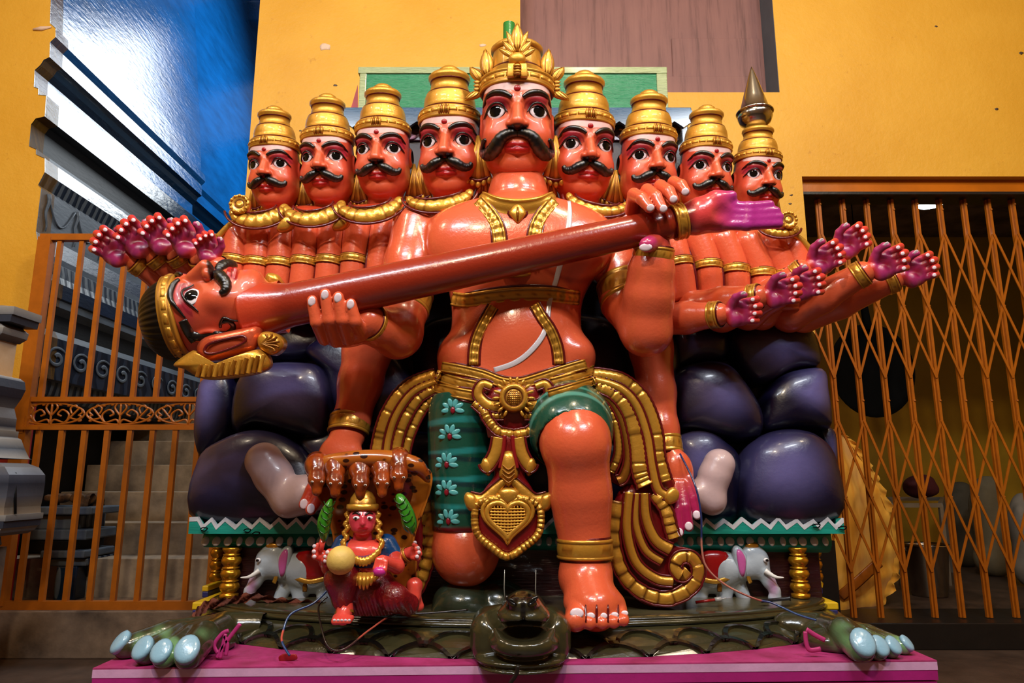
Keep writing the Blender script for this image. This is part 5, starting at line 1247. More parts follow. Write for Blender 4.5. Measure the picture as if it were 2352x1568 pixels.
# crowns
def crown_side(top=True):
    mb = MB(); G, Mn, D = GOLD, MAROON, GOLD_D
    rows = [(0.96, 0.68, Mn), (1.00, 0.68, Mn), (1.04, 0.70, G), (1.07, 0.75, G), (1.05, 0.80, D), (1.06, 0.84, G), (1.06, 0.98, G), (1.03, 1.02, D), (1.04, 1.05, G), (1.0, 1.10, G), (0.94, 1.11, Mn), (0.93, 1.17, Mn), (0.86, 1.18, G), (0.87, 1.35, G), (0.84, 1.55, G), (0.79, 1.68, G), (0.78, 1.70, Mn), (0.75, 1.75, Mn), (0.67, 1.76, G), (0.64, 1.92, G), (0.61, 2.10, G), (0.645, 2.11, Mn), (0.65, 2.15, Mn), (0.65, 2.17, G), (0.70, 2.23, G), (0.70, 2.32, G), (0.63, 2.40, G), (0.47, 2.44, G), (0.39, 2.45, Mn), (0.37, 2.49, Mn), (0.37, 2.51, G), (0.34, 2.60, G), (0.23, 2.68, G), (0.1, 2.72, D), (0.0, 2.73, D)]
    if not top: rows = rows[:28] + [(0.3, 2.45, G), (0, 2.46, G)]
    V, F, C = lathe([r[:2] for r in rows], 56, [r[2] for r in rows]); mb.add(V, F, C)
    for k in range(22):
        a = 2*math.pi*(k + 0.5)/22; c = np.array([1.058*math.cos(a), 1.058*math.sin(a), 0.91]); t = np.array([-math.sin(a), math.cos(a), 0]); nn = np.array([math.cos(a), math.sin(a), 0])
        O = np.array([c + t*x + np.array([0, 0, z]) for x, z in ((-0.13, -0.055), (0.13, -0.055), (0.14, 0.0), (0.13, 0.055), (-0.13, 0.055), (-0.14, 0.0))]); V, F = pillow(O, nn, 0.03, 0.02, 2); mb.add(V, F, G)
    for k in range(-2, 3):
        c = np.array([0.075*k, -1.07, 0.91]); V, F, C = tube([c + np.array([0, 0.01, -0.14]), c + np.array([0, -0.03, 0]), c + np.array([0, 0.02, 0.17 - 0.02*abs(k)])], [0.03, 0.042, 0.025], 8, cols=G if k % 2 == 0 else D); mb.add(V, F, C)
    return mb
crown_me = crown_side().data('crown', 'gold_paint'); crown_cut_me = crown_side(False).data('crown', 'gold_paint')
def leaf3(base, tip, nrm, w, curl=0.0, ribs=3):
    """pointed carved leaf from base to tip; returns MB bits"""
    base, tip, nrm = map(lambda q: np.asarray(q, float), (base, tip, nrm)); d = tip - base; L = np.linalg.norm(d); d /= L; s = np.cross(d, nrm); s /= np.linalg.norm(s); n2 = np.cross(s, d)
    O = []
    for t in np.linspace(0, 1, 9): O.append(base + d*L*t + s*w*math.sin(math.pi*min(1, t*0.93 + 0.10))**0.8 + s*curl*t*t)
    for t in np.linspace(1, 0, 9)[1:]: O.append(base + d*L*t - s*w*math.sin(math.pi*min(1, t*0.93 + 0.10))**0.8 + s*curl*t*t)
    V, F = pillow(np.array(O), n2, w*0.35, w*0.25, 4); out = [(V, F, GOLD)]
    for k in range(ribs):
        o = (k - (ribs - 1)/2)*w*0.5
        P = [base + d*L*t + s*(o*math.sin(math.pi*(0.15 + 0.8*t)) + curl*t*t) + n2*w*0.36*math.sin(math.pi*(0.1 + 0.85*t)) for t in np.linspace(0.08, 0.92, 7)]
        V, F, C = tube(P, np.linspace(0.10, 0.05, 7)*w, 6, cols=GOLD if k % 2 else GOLD_D); out.append((V, F, C))
    return out
def crown_main():
    mb = MB(); G, Mn, D = GOLD, MAROON, GOLD_D
    rows = [(0.96, 0.68, Mn), (1.0, 0.68, Mn), (1.05, 0.70, G), (1.08, 0.75, G), (1.06, 0.79, D), (1.07, 0.83, G), (1.06, 1.02, G), (1.04, 1.06, D), (1.08, 1.09, G), (1.06, 1.15, G), (0.96, 1.18, Mn), (0.82, 1.20, Mn), (0.80, 1.21, G), (0.78, 1.45, G), (0.75, 1.48, Mn), (0.73, 1.53, Mn), (0.73, 1.55, G), (0.70, 1.90, G), (0.68, 2.08, G), (0.68, 2.12, D), (0.74, 2.15, G), (0.75, 2.26, G), (0.66, 2.36, G), (0.48, 2.43, D), (0.42, 2.45, Mn), (0.40, 2.54, Mn), (0.2, 2.62, Mn), (0, 2.64, Mn)]
    V, F, C = lathe([r[:2] for r in rows], 64, [r[2] for r in rows]); mb.add(V, F, C)
    for k in range(20):
        a = 2*math.pi*(k + 0.5)/20
        c = np.array([1.062*math.cos(a), 1.062*math.sin(a), 0.93]); t = np.array([-math.sin(a), math.cos(a), 0]); nn = np.array([math.cos(a), math.sin(a), 0])
        O = np.array([c + t*x + np.array([0, 0, z]) for x, z in ((-0.14, -0.07), (0.14, -0.07), (0.15, 0.0), (0.14, 0.07), (-0.14, 0.07), (-0.15, 0.0))]); V, F = pillow(O, nn, 0.03, 0.02, 2); mb.add(V, F, G)
    return mb
crownM_me = crown_main().data('crown', 'gold_paint')
# ear fan hanging beside a neck
def ear_fan():
    mb = MB()
    for k in range(5):
        a = (k - 2)*0.16
        V, F, C = tube([(0, 0, 0.2), (math.sin(a)*0.5, -0.03, -0.55), (math.sin(a)*1.0, -0.02, -1.15)], np.array([(0.05, 0.05), (0.085, 0.07), (0.12, 0.06)]), 8, (0, -1, 0), cols=GOLD if k % 2 == 0 else GOLD_D); mb.add(V, F, C)
    V, F, C = tube(catmull([(-0.34, -0.04, -1.05), (0, -0.08, -1.16), (0.34, -0.04, -1.05)], 6), 0.05, 8, cols=MAROON); mb.add(V, F, C)
    for k in range(5):
        a = (k - 2)*0.15; V, F = pillow(ellipse((a*1.15, -0.06, -1.27 + 0.10*abs(k - 2)*0.6), (0.085, 0, 0), (0, 0, 0.12), 10), (0, -1, 0), 0.05, 0.05, 3); mb.add(V, F, GOLD)
    return mb
fan_me = ear_fan().data('ear_ornament', 'gold_paint')
def head_at(px, py, Y, hw, yaw, main=False, pitch=0.0, crown=None, ch=1.0):
    p = at(px, py, Y); u = hw*mpp(px, py, Y)
    M = Matrix.Translation(p) @ Matrix.Rotation(math.radians(yaw), 4, 'Z') @ Matrix.Rotation(math.radians(pitch), 4, 'X') @ Matrix.Diagonal((u, u, u, 1)) @ Matrix.Translation((0, 0.85, 0))
    h = inst('head', head_me, stat, M)
    for k, s in enumerate((-1, 1)):
        e = np.array([s*0.575, 0, 0.03]); sp = Fh1.surf(e[0], e[2]); E = M @ Matrix.Translation((e[0], sp[1] + 0.03, e[2])) @ Matrix.Rotation(s*math.radians(24), 4, 'Z') @ Matrix.Rotation(math.radians(-4), 4, 'X')
        inst('eye', eye_me, h, E); inst('eyebrow', brow_me[k], h, M); inst('eyeliner', lash_me[k], h, M)
        inst('moustache', (must_main if main else must_side)[k], h, M)
        inst('ear_ornament', fan_me, h, M @ Matrix.Translation((s*1.12, 0.25, -0.55)) @ Matrix.Diagonal((0.95, 0.95, 0.95, 1)))
    inst('forehead_mark', dot_me, h, M)
    CM = M @ Matrix.Translation((0, 0, 0.70)) @ Matrix.Rotation(math.radians(-5), 4, 'X') @ Matrix.Diagonal((1, 1, ch, 1)) @ Matrix.Translation((0, 0, -0.70))
    cr = inst('crown', crown or (crownM_me if main else crown_me), h, CM)
    return h, M, CM
HEADS = [(612, 378, 2.72, 55, -7, 0.98), (737, 361, 2.70, 59, -5, 1.0), (868, 343, 2.68, 62, -4, 0.98), (1024, 325, 2.64, 71, -6, 1.0), (1352, 334, 2.64, 70, 8, 1.0), (1505, 360, 2.68, 63, 9, 0.98), (1640, 383, 2.70, 57, 10, 1.0), (1760, 402, 2.72, 52, 10, 0.90)]
for i, (px, py, Y, hw, yaw, ch) in enumerate(HEADS):
    h, M, CM = head_at(px, py, Y, hw, yaw, False, 14, crown_cut_me if i == 7 else None, ch)
    if i == 7: M8 = CM
h, MM, CMM = head_at(1188, 258, 2.50, 84, 0, True, 13, None, 0.85)
# plumes of the main crown
def plume(bits, name, loc, rz=0, sc=1.0, ry=0):
    mb = MB()
    for V, F, C in bits: mb.add(V, F, C)
    inst(name, mb.data(name, 'gold_paint'), h, CMM @ Matrix.Translation(loc) @ Matrix.Rotation(math.radians(rz), 4, 'Z') @ Matrix.Rotation(math.radians(ry), 4, 'Y') @ Matrix.Diagonal((sc, sc, sc, 1)))
plume(leaf3((0, -0.86, 1.75), (0, -0.84, 2.72), (0, -1, 0), 0.17), 'plume_leaf', (0, -0.03, 0))
for s in (-1, 1):
    plume(leaf3((s*0.06, -0.88, 1.80), (s*0.22, -0.80, 2.48), (0, -1, 0.0), 0.10, 0.09*s), 'plume_leaf', (0, -0.02, 0))
    plume(leaf3((s*0.10, -0.90, 1.66), (s*0.26, -0.82, 2.16), (0, -1, 0.0), 0.12, 0.16*s), 'plume_leaf', (0, -0.04, 0))
    plume(leaf3((s*0.14, -0.92, 1.52), (s*0.34, -0.84, 1.92), (0, -1, 0.0), 0.12, 0.20*s), 'plume_leaf', (0, -0.05, 0))
    plume(leaf3((s*0.84, -0.30, 1.22), (s*0.90, -0.22, 2.22), (s*0.3, -1, 0.0), 0.20), 'side_leaf', (0, 0, 0))
    plume(leaf3((s*1.02, -0.12, 1.15), (s*1.16, -0.1, 1.72), (s*0.2, -1, 0.0), 0.20, 0.20*s), 'side_leaf', (0, 0, 0))
    plume(leaf3((s*1.10, -0.1, 0.85), (s*1.28, -0.12, 0.44), (s*0.2, -1, 0.0), 0.17, -0.22*s), 'side_leaf', (0, 0, 0))
    for q in range(3): plume(leaf3((s*1.05, -0.16, 0.86 + 0.12*q), (s*1.24, -0.14, 0.88 + 0.12*q), (s*0.2, -1, 0.0), 0.07), 'side_roll', (0, 0, 0))
mb = MB(); V, F = pillow(ellipse((0, -1.02, 1.42), (0.24, 0, 0), (0, 0, 0.22), 20), (0, -1, 0), 0.16, 0.1, 5); mb.add(V, F, GOLD)
for k in (-1, 1):
    v, f = box((k*0.16 - 0.10, -1.20, 0.76), (k*0.16 + 0.10, -1.02, 1.20), 0.03); mb.add(v + np.array([k*0.04, 0, 0])*(1.2 - v[:, 2:3]), f, GOLD)
for k in range(4): V, F, C = tube([(-0.09, -1.2, 0.84 + 0.09*k), (0, -1.24, 0.83 + 0.09*k), (0.09, -1.2, 0.84 + 0.09*k)], 0.045, 8, cols=GOLD if k % 2 else GOLD_D); mb.add(V, F, C)
inst('crown_clasp', mb.data('crown_clasp', 'gold_paint'), h, CMM)
# steel finial standing on the outermost crown
fin_c = M8 @ Vector((0, 0, 2.455)); s = mpp(1735, 260, 2.75)
fin = thing('steel_finial', fin_c, 'shiny steel cone finial on top of the outermost right crown', 'finial')
z0 = at(1735, 288, fin_c.y).z
V, F, C = lathe([(0, 0.0), (14*s, 0), (22*s, 4*s), (34*s, 14*s), (39*s, 26*s), (38*s, 36*s), (36*s, 38*s)], 40, None, (at(1735, 280, fin_c.y).x, fin_c.y, fin_c.z)); mk('bowl', V, F, 'steel', fin)
zc = fin_c.z + 36*s
V, F, C = lathe([(41*s, 0), (42*s, 2.5*s), (40*s, 5*s), (33*s, 9*s), (25*s, 38*s), (14*s, 78*s), (5*s, 108*s), (0.5*s, 120*s)], 40, None, (at(1735, 280, fin_c.y).x, fin_c.y, zc)); mk('cone', V, F, 'steel', fin)
# ---- collars of the side heads
def collar(cx, cy, rx, ry, Y, w, tilt=0.0):
    P = []; n = 44
    for i in range(n + 1):
        a = math.pi*(1.02 + 0.96*i/n); P.append(S(cx + rx*math.cos(a), cy - ry*math.sin(a) + tilt*rx*math.cos(a), Y + 0.02 - 0.045*math.sin(math.pi*i/n)))
    P = np.array(P); m = mpp(cx, cy, Y); t = np.linspace(0, 1, n + 1); wd = w*m*(0.45 + 0.55*np.sin(np.pi*t))*(0.86 + 0.14*np.abs(np.sin(t*math.pi*9)))
    th = 0.010 + 0.004*np.abs(np.sin(t*math.pi*9)); V, F, C = tube(P, np.stack([wd, th], 1), 12, facing(P) + np.array([0, 0, 0.5]), None)
    Cc = np.repeat(np.where((np.abs(np.sin(t*math.pi*9)) < 0.25)[:, None], GOLD_D, GOLD), 12, 0); o = mk('collar', V, F, 'gold_paint', stat, Cc)
    for q, k in ((1.06, 1), (0.93, -1)):
        Q = np.array([S(cx + rx*(1 + k*w/rx)*math.cos(a)*0.99, cy - ry*(1 + k*w/ry*0.95)*math.sin(a) + tilt*rx*math.cos(a), Y + 0.012 - 0.045*math.sin(a - math.pi)) for a in np.linspace(math.pi*1.02, math.pi*1.98, 30)])
        V, F, C = tube(Q, 0.005, 6, cols=MAROON); mk('outline', V, F, 'enamel', o, C)
for c in ((595, 476, 60, 30, 2.63, 20, -0.10), (722, 468, 64, 34, 2.61, 20, -0.10), (850, 460, 68, 34, 2.59, 20, -0.10), (1010, 445, 70, 26, 2.57, 18, -0.12), (1372, 455, 66, 28, 2.57, 15, 0.16), (1790, 520, 40, 16, 2.64, 11, 0.08)): collar(*c)
for px, py in ((655, 512), (782, 508), (922, 490)):
    V, F = pillow(catmull([S(px - 20, py + 14, 2.60), S(px - 4, py - 12, 2.60), S(px + 14, py - 16, 2.60), S(px + 20, py + 2, 2.60), S(px + 2, py + 16, 2.60)], 3, True), (0, -1, 0.2), 0.012, 0.02, 4); mk('shoulder_leaf', V, F, 'gold_paint', stat, GOLD)
# round ear discs at the outer ends
for px, py, r in ((553, 472, 24), (1808, 508, 21)):
    c = S(px, py, 2.62); m = mpp(px, py, 2.62)
    mb = MB(); V, F, C = lathe([(0, 0.02), (r*m*0.3, 0.02), (r*m*0.42, 0.012), (r*m*0.55, 0.022), (r*m*0.75, 0.018), (r*m*0.9, 0.022), (r*m, 0.01), (r*m, -0.006)], 30, [GOLD, GOLD, MAROON, GOLD, GOLD_D, GOLD, GOLD, GOLD_D]); mb.add(V[:, [0, 2, 1]]*np.array([1, -1, 1]), [q[::-1] for q in F], C)
    for k in range(12):
        a = k*math.pi/6; V, F = pillow(ellipse((r*m*0.82*math.cos(a), -0.02, r*m*0.82*math.sin(a)), (r*m*0.17, 0, 0), (0, 0, r*m*0.17), 10), (0, -1, 0), 0.005, 0.006, 3); mb.add(V, F, GOLD)
    fix_normals(mb.build('ear_disc', 'gold_paint', stat, True, Matrix.Translation(c)))
# ================================================================== the rows of arms at the back
MX = 0.030
# one cupped hand (local: wrist at origin, pointing +x, palm towards -y, thumb up), unit = length of the hand
Fc = Field((-0.25, -0.75, -0.65), (1.25, 0.4, 0.75), 0.018)
Fc.cap((-0.15, 0.02, 0), (0.1, 0.02, 0), 0.24, 0.25); Fc.ell((0.42, 0.04, -0.02), (0.40, 0.20, 0.42), 0.10); Fc.ell((0.46, -0.24, 0.0), (0.20, 0.16, 0.24), 0.14, 's')
Fc.ell((0.25, -0.06, -0.20), (0.22, 0.17, 0.24), 0.08)
fz = [0.31, 0.115, -0.08, -0.27]
for i, z in enumerate(fz):
    L = (1.0, 1.06, 1.02, 0.92)[i]; Fc.chain([(0.62, 0.04, z*0.95), (0.86*L, -0.03, z*1.05), (0.97*L, -0.22, z*1.10), (0.86*L, -0.38, z*1.08)], [0.115, 0.108, 0.103, 0.092], 0.03, 0.03)
Fc.chain([(0.22, -0.05, 0.25), (0.38, -0.18, 0.46), (0.56, -0.30, 0.52), (0.64, -0.34, 0.50)], [0.15, 0.125, 0.11, 0.09], 0.06, 0.03)
CV, CF = Fc.mesh(1); Cc = np.tile(lin('C8342E'), (len(CV), 1)); x, y, z = CV.T
Cc = blendc(Cc, smoothstep(0.05, -0.1, y)*smoothstep(0.05, 0.25, x)*smoothstep(0.92, 0.6, x)*0.85, lin('9A2E6C'))
Cc = blendc(Cc, np.exp(-((x - 0.48)**2 + (z)**2)/0.03)*smoothstep(0.1, -0.02, y), lin('8E1230')); Cc = blendc(Cc, smoothstep(0.05, -0.1, x), SKIN)
hand_me = mesh_data('hand', CV, CF, 'enamel', Cc)
nail_me = []
for i, z in enumerate(fz):
    L = (1.0, 1.06, 1.02, 0.92)[i]; V, F = pillow(ellipse((0.85*L, -0.466, z*1.08), (0.062, 0.012, 0), (0, 0, 0.056), 12), (-0.15, -1, 0.1), 0.012, 0.03, 3); nail_me.append(mesh_data('fingernail', V, F, 'enamel', NAIL))
V, F = pillow(ellipse((0.61, -0.42, 0.55), (0.075, 0, 0.02), (-0.01, -0.02, 0.055), 12), (0, -0.8, 0.6), 0.015, 0.03, 3); nail_me.append(mesh_data('fingernail', V, F, 'enamel', NAIL))
def back_arm(name, shoulder, armlet, elbow, wrist, hand_dir, mirror, rs, hand_len, wr=None, show_band=True, roll=0.0):
    """chain of px points (px, py, Y); hand_dir in degrees in the picture plane (0 = right)"""
    P = [S(*shoulder), S(*armlet), S(*elbow)]; rr = [rs[0]*mpp(*shoulder), rs[1]*mpp(*armlet), rs[2]*mpp(*elbow)]
    mb = MB(); Q = catmull(P, 10); R0 = np.interp(np.linspace(0, 2, len(Q)), [0, 0.25, 1, 2], [rr[0]*0.55, rr[0], rr[1], rr[2]])
    if wrist is None:
        V, F, C = tube(Q, R0, 18, cols=SKIN); o = mk('arm', V, F, 'enamel', stat, C)
    else:
        Fa = Field(np.min(P + [S(*wrist)], 0) - 0.10, np.max(P + [S(*wrist)], 0) + 0.10, 0.0075)
        Fa.chain([P[0], P[1], P[2]], [rr[0]*0.8, rr[1], rr[2]], 0, 0.02); w = rs[3]*mpp(*wrist); mid = P[2]*0.55 + S(*wrist)*0.45
        Fa.chain([P[2], mid, S(*wrist)], [rr[2], rs[2]*1.05*mpp(*wrist), w], 0.02, 0.02)
        V, F = Fa.mesh(1); o = mk('arm', V, F, 'enamel', stat, SKIN)
    if show_band:
        d = P[2] - P[1]; d /= np.linalg.norm(d); ring('armlet', P[1] - d*0.016, P[1] + d*0.016, rr[1]*1.0, 0, o, beads=16, th=0.10)
    if wrist is not None:
        wv = S(*wrist); a = math.radians(hand_dir); dirv = np.array([math.cos(a), -0.35, math.sin(a)]); dirv /= np.linalg.norm(dirv); w = rs[3]*mpp(*wrist)
        fd = wv - P[2]; fd /= np.linalg.norm(fd)
        ring('bracelet', wv - fd*0.028, wv + fd*0.010, w*1.02, 0, o, beads=9, th=0.13)
        u = hand_len*mpp(*wrist); xax = Vector(dirv); yax = Vector((0, 0, 1)).cross(xax)  # palm frame
        view = -(Vector(wv) - Vector((0, 0, CAM_Z))).normalized(); ya = -(view - xax*view.dot(xax)).normalized(); za = xax.cross(ya)
        if mirror: za = -za
        Rm_ = Matrix((xax, ya, za)).transposed().to_4x4() @ Matrix.Rotation(math.radians(roll), 4, 'X')
        HM = Matrix.Translation(wv + fd*0.012) @ Rm_ @ Matrix.Diagonal((u, u, u, 1)) @ Matrix.Translation((0.12, 0, 0))
        hnd = inst('hand', hand_me, stat, HM)
        for me in nail_me: inst('fingernail', me, hnd, HM)
    return o
# left row (thumb to the inner side)
YR = 2.70
LT = [(548, 520), (595, 515), (650, 510), (706, 505), (765, 500), (826, 494), (890, 492)]
LA = [(540, 600), (591, 605), (643, 606), (699, 603), (756, 601), (812, 598), (872, 592)]
LE = [(530, 655), (580, 680), (632, 690), (688, 690), (745, 690), (803, 690), (866, 680)]
LW = [None, (505, 607, 2.56, 112), (452, 590, 2.60, 118), (400, 590, 2.62, 125), (362, 595, 2.64, 135), (322, 598, 2.66, 143), None]
for i in range(7):
    w = LW[i]
    back_arm('arm', (*LT[i], YR + 0.02), (*LA[i], YR), (*(LE[i] if w is None else LE[i]), YR), None, 0, True, (34, 30, 29, 26), 70, show_band=i < 6)
for (ex, ey, eY, wx, wy, wY, ang, hl) in ((560, 690, 2.72, 500, 612, 2.55, 115, 62), (520, 680, 2.74, 462, 596, 2.58, 128, 78), (500, 690, 2.76, 410, 588, 2.61, 132, 78), (470, 690, 2.78, 362, 592, 2.64, 138, 80), (430, 680, 2.80, 316, 604, 2.66, 150, 80)):
    back_arm('arm', (ex + 10, ey + 5, eY + 0.05), (ex + 5, ey + 2, eY + 0.02), (ex, ey, eY), (wx, wy, wY), ang, True, (26, 28, 30, 25), hl, show_band=False)
# right row
RT = [(1532, 520), (1590, 523), (1648, 528), (1706, 532), (1762, 538), (1812, 548)]
RA = [(1560, 604), (1627, 611), (1690, 621), (1750, 630), (1805, 634), (1845, 640)]
REl = [(1575, 690), (1632, 700), (1690, 705), (1752, 712), (1810, 715), (1850, 700)]
for i in range(6): back_arm('arm', (*RT[i], YR + 0.02), (*RA[i], YR), (*REl[i], YR), None, 0, False, (34, 30, 29, 26), 70)
for (ex, ey, eY, wx, wy, wY, ang, hl, r) in ((1520, 735, 2.62, 1648, 722, 2.48, 2, 74, 30), (1600, 705, 2.66, 1738, 682, 2.50, 6, 74, 30), (1660, 725, 2.70, 1792, 672, 2.54, 12, 74, 28), (1720, 720, 2.72, 1842, 622, 2.58, 24, 74, 28), (1750, 720, 2.76, 1905, 588, 2.64, 30, 72, 26), (1815, 725, 2.74, 1980, 628, 2.58, 18, 76, 30), (1830, 735, 2.80, 2050, 645, 2.66, 20, 74, 27)):
    back_arm('arm', (ex - 15, ey - 5, eY + 0.06), (ex - 8, ey, eY + 0.03), (ex, ey, eY), (wx, wy, wY), ang, False, (30, 34, 36, r - 2), hl, show_band=False)
# chest wall behind the rows, so that no gap shows
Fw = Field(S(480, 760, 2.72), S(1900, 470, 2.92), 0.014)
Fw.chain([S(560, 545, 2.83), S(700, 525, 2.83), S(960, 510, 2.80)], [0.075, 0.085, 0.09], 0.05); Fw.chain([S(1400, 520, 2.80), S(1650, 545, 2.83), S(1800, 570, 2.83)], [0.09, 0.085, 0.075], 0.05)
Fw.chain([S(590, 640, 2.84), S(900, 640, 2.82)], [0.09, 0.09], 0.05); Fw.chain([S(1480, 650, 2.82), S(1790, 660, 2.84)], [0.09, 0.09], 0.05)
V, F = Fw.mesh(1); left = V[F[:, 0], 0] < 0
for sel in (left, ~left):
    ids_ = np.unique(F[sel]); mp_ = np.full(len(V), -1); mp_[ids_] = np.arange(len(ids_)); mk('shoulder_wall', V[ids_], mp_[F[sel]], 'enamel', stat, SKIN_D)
for T3, A3, E3 in ((LT, LA, LE), (RT, RA, REl)):
    for i in range(len(T3) - 1):
        P = catmull([S((T3[i][0] + T3[i + 1][0])/2, (T3[i][1] + T3[i + 1][1])/2 + 4, YR - 0.006), S((A3[i][0] + A3[i + 1][0])/2, (A3[i][1] + A3[i + 1][1])/2, YR - 0.024), S((E3[i][0] + E3[i + 1][0])/2, (E3[i][1] + E3[i + 1][1])/2, YR - 0.024)], 8)
        V, F, C = tube(P, 0.006, 6, cols=MAROON); mk('crease_line', V, F, 'enamel', stat, C)
# gold trim along the outer shoulders
for pts in ([(560, 500), (530, 515), (500, 545)], [(1818, 535), (1845, 555), (1866, 580)]):
    P = np.array([S(x, y, 2.66) for x, y in catmull([(a, b, 0) for a, b in pts], 6)[:, :2]]); V, F, C = tube(P, (0.012, 0.008), 8, facing(P), GOLD); mk('shoulder_trim', V, F, 'gold_paint', stat, C)
# ================================================================== apron, sashes
def plate(name, pts, Y, bulge, thick, col, parent, mat='gold_paint', n=5, power=0.5, nrm=(0, -1, 0.1)):
    o2 = catmull([(a, b, 0) for a, b in pts], n, True)[:, :2]; P = np.array([S(x, y, Y) for x, y in o2]); V, F = pillow(P, nrm, bulge, thick, 6, power)
    return fix_normals(mk(name, V, F, mat, parent, col))
def lane(name, pts, r, Y, parent, col=GOLD, scallop=0, mat='gold_paint', th=0.010, edge=True, r1=None, dY=0.0):
    P2 = catmull([(a, b, 0) for a, b in pts], 12)[:, :2]; n = len(P2); P = np.array([S(x, y, Y + dY*i/n) for i, (x, y) in enumerate(P2)]); m = mpp(pts[0][0], pts[0][1], Y)
    rr = np.linspace(r, r1 if r1 else r, n)*m; t = np.full(n, th); cc = np.tile(col, (n, 1))
    L = np.concatenate([[0], np.cumsum(np.linalg.norm(np.diff(P2, axis=0), axis=1))])
    if scallop:
        ph = (L/scallop) % 1.0; t = th*(0.55 + 0.9*ph); rr = rr*(0.90 + 0.12*ph); cc = np.where((ph < 0.14)[:, None], GOLD_D*0.6, col)
    V, F, C = tube(P, np.stack([rr, t], 1), 12, (0, -1, 0.1), None); o = mk(name, V, F, mat, parent, np.repeat(cc, 12, 0))
    if edge:
        T_ = np.gradient(P, axis=0); T_ /= np.linalg.norm(T_, axis=1, keepdims=True); Sd = np.cross(T_, np.array([0, -1.0, 0.1]))
        for s in (-1, 1):
            V, F, C = tube(P + Sd*(s*(rr + 0.003))[:, None] + np.array([0, -0.003, 0]), 0.0042, 6, cols=MAROON); mk('outline', V, F, 'enamel', o, C)
    return o
YA = 2.405
DRED = lin('7A1016')
# buckle and wings
plate('apron_plate', [(1110, 900), (1180, 880), (1250, 890), (1255, 925), (1232, 975), (1180, 1000), (1130, 978), (1112, 940)], YA + 0.03, 0.02, 0.05, DRED, stat, 'enamel')
for s in (-1, 1):
    X = lambda x: 1180 + s*x
    lane('buckle_wing', [(X(30), 935), (X(62), 928), (X(82), 905), (X(72), 882), (X(50), 888)], 13, YA + 0.01, stat, r1=8)
    lane('buckle_wing', [(X(22), 955), (X(58), 952), (X(92), 925)], 8, YA + 0.01, stat, scallop=9)
    lane('apron_scallop', [(X(0), 998), (X(35), 990), (X(58), 965), (X(68), 945)], 10, YA, stat, scallop=10)
c = S(1180, 913, YA - 0.012); m = mpp(1180, 913, YA)
mb = MB(); V, F, C = lathe([(0, 0.020), (16*m, 0.020), (20*m, 0.014), (24*m, 0.024), (30*m, 0.018), (34*m, 0.004), (34*m, -0.03)], 36, [GOLD, GOLD, MAROON, GOLD, GOLD, GOLD_D, GOLD_D]); mb.add(V[:, [0, 2, 1]]*np.array([1, -1, 1]), F, C)
for i in range(-3, 4):
    for a in (0, 1):
        d = math.sqrt(max(0.1, 16 - i*i*1.2))*4*m; q = i*4.6*m; p = np.array([[q, -0.021, -d], [q, -0.021, d]]) if a == 0 else np.array([[-d, -0.021, q], [d, -0.021, q]]); V, F, C = tube(p, 0.0016, 5, cols=GOLD_D); mb.add(V, F, C)
fix_normals(mb.build('buckle', 'gold_paint', stat, True, Matrix.Translation(c)))
for k in range(16):
    a = math.pi*(1.15 + 1.7*k/15 - 0.85*0); a = -0.35*math.pi + k*1.7*math.pi/15 - 0.5*math.pi
    q = c + np.array([40*m*math.cos(a + 1.57), -0.004, 40*m*math.sin(a + 1.57)]); pil('buckle_ray', q, np.array([math.cos(a + 1.57), 0, math.sin(a + 1.57)])*9*m, np.array([-math.sin(a + 1.57), 0, math.cos(a + 1.57)])*4*m, (0, -1, 0), 0.006, 'gold_paint', GOLD, stat, 10)
# hanging tail
plate('tail_plate', [(1150, 995), (1195, 995), (1215, 1050), (1205, 1090), (1225, 1130), (1200, 1150), (1168, 1125), (1130, 1150), (1110, 1130), (1135, 1090), (1125, 1050)], YA, 0.014, 0.03, DRED, stat, 'enamel')
for s in (-1, 1):
    X = lambda x: 1168 + s*x
    lane('tail_curl', [(X(22), 1005), (X(30), 1040), (X(48), 1070), (X(56), 1060)], 14, YA - 0.02, stat, r1=12)
    lane('tail_rib', [(X(9), 1000), (X(12), 1035), (X(20), 1075)], 5, YA - 0.022, stat, DRED, mat='enamel', edge=False)
    plate('tail_scroll', [(X(38), 1070), (X(52), 1050), (X(62), 1060), (X(60), 1080), (X(45), 1092)], YA - 0.018, 0.016, 0.02, GOLD, stat)
    lane('heart_wing', [(X(10), 1105), (X(30), 1125), (X(58), 1150), (X(88), 1150)], 9, YA - 0.01, stat, r1=18)
    plate('heart_scroll', [(X(70), 1168), (X(75), 1140), (X(95), 1130), (X(103), 1145), (X(95), 1168), (X(80), 1175)], YA - 0.014, 0.018, 0.02, GOLD, stat)
plate('tail_leaf', [(1168, 1035), (1182, 1045), (1190, 1090), (1182, 1100), (1168, 1118), (1154, 1100), (1146, 1090), (1154, 1045)], YA - 0.02, 0.018, 0.02, GOLD, stat)
for k in range(4): lane('leaf_vein', [(1154, 1068 + 10*k), (1168, 1078 + 10*k), (1182, 1068 + 10*k)], 2, YA - 0.04, stat, GOLD_D, edge=False, th=0.003)
plate('shell', [(1145, 1128), (1168, 1118), (1192, 1128), (1188, 1148), (1168, 1158), (1150, 1148)], YA - 0.018, 0.016, 0.02, GOLD, stat)
def heart(cx, cy, w, hgt, n=40):
    out = []
    for t in np.linspace(0, 2*math.pi, n, endpoint=False):
        x = 16*math.sin(t)**3; y = 13*math.cos(t) - 5*math.cos(2*t) - 2*math.cos(3*t) - math.cos(4*t); out.append((cx + x/16*w, cy - (y + 2.5)/14.5*hgt))
    return out
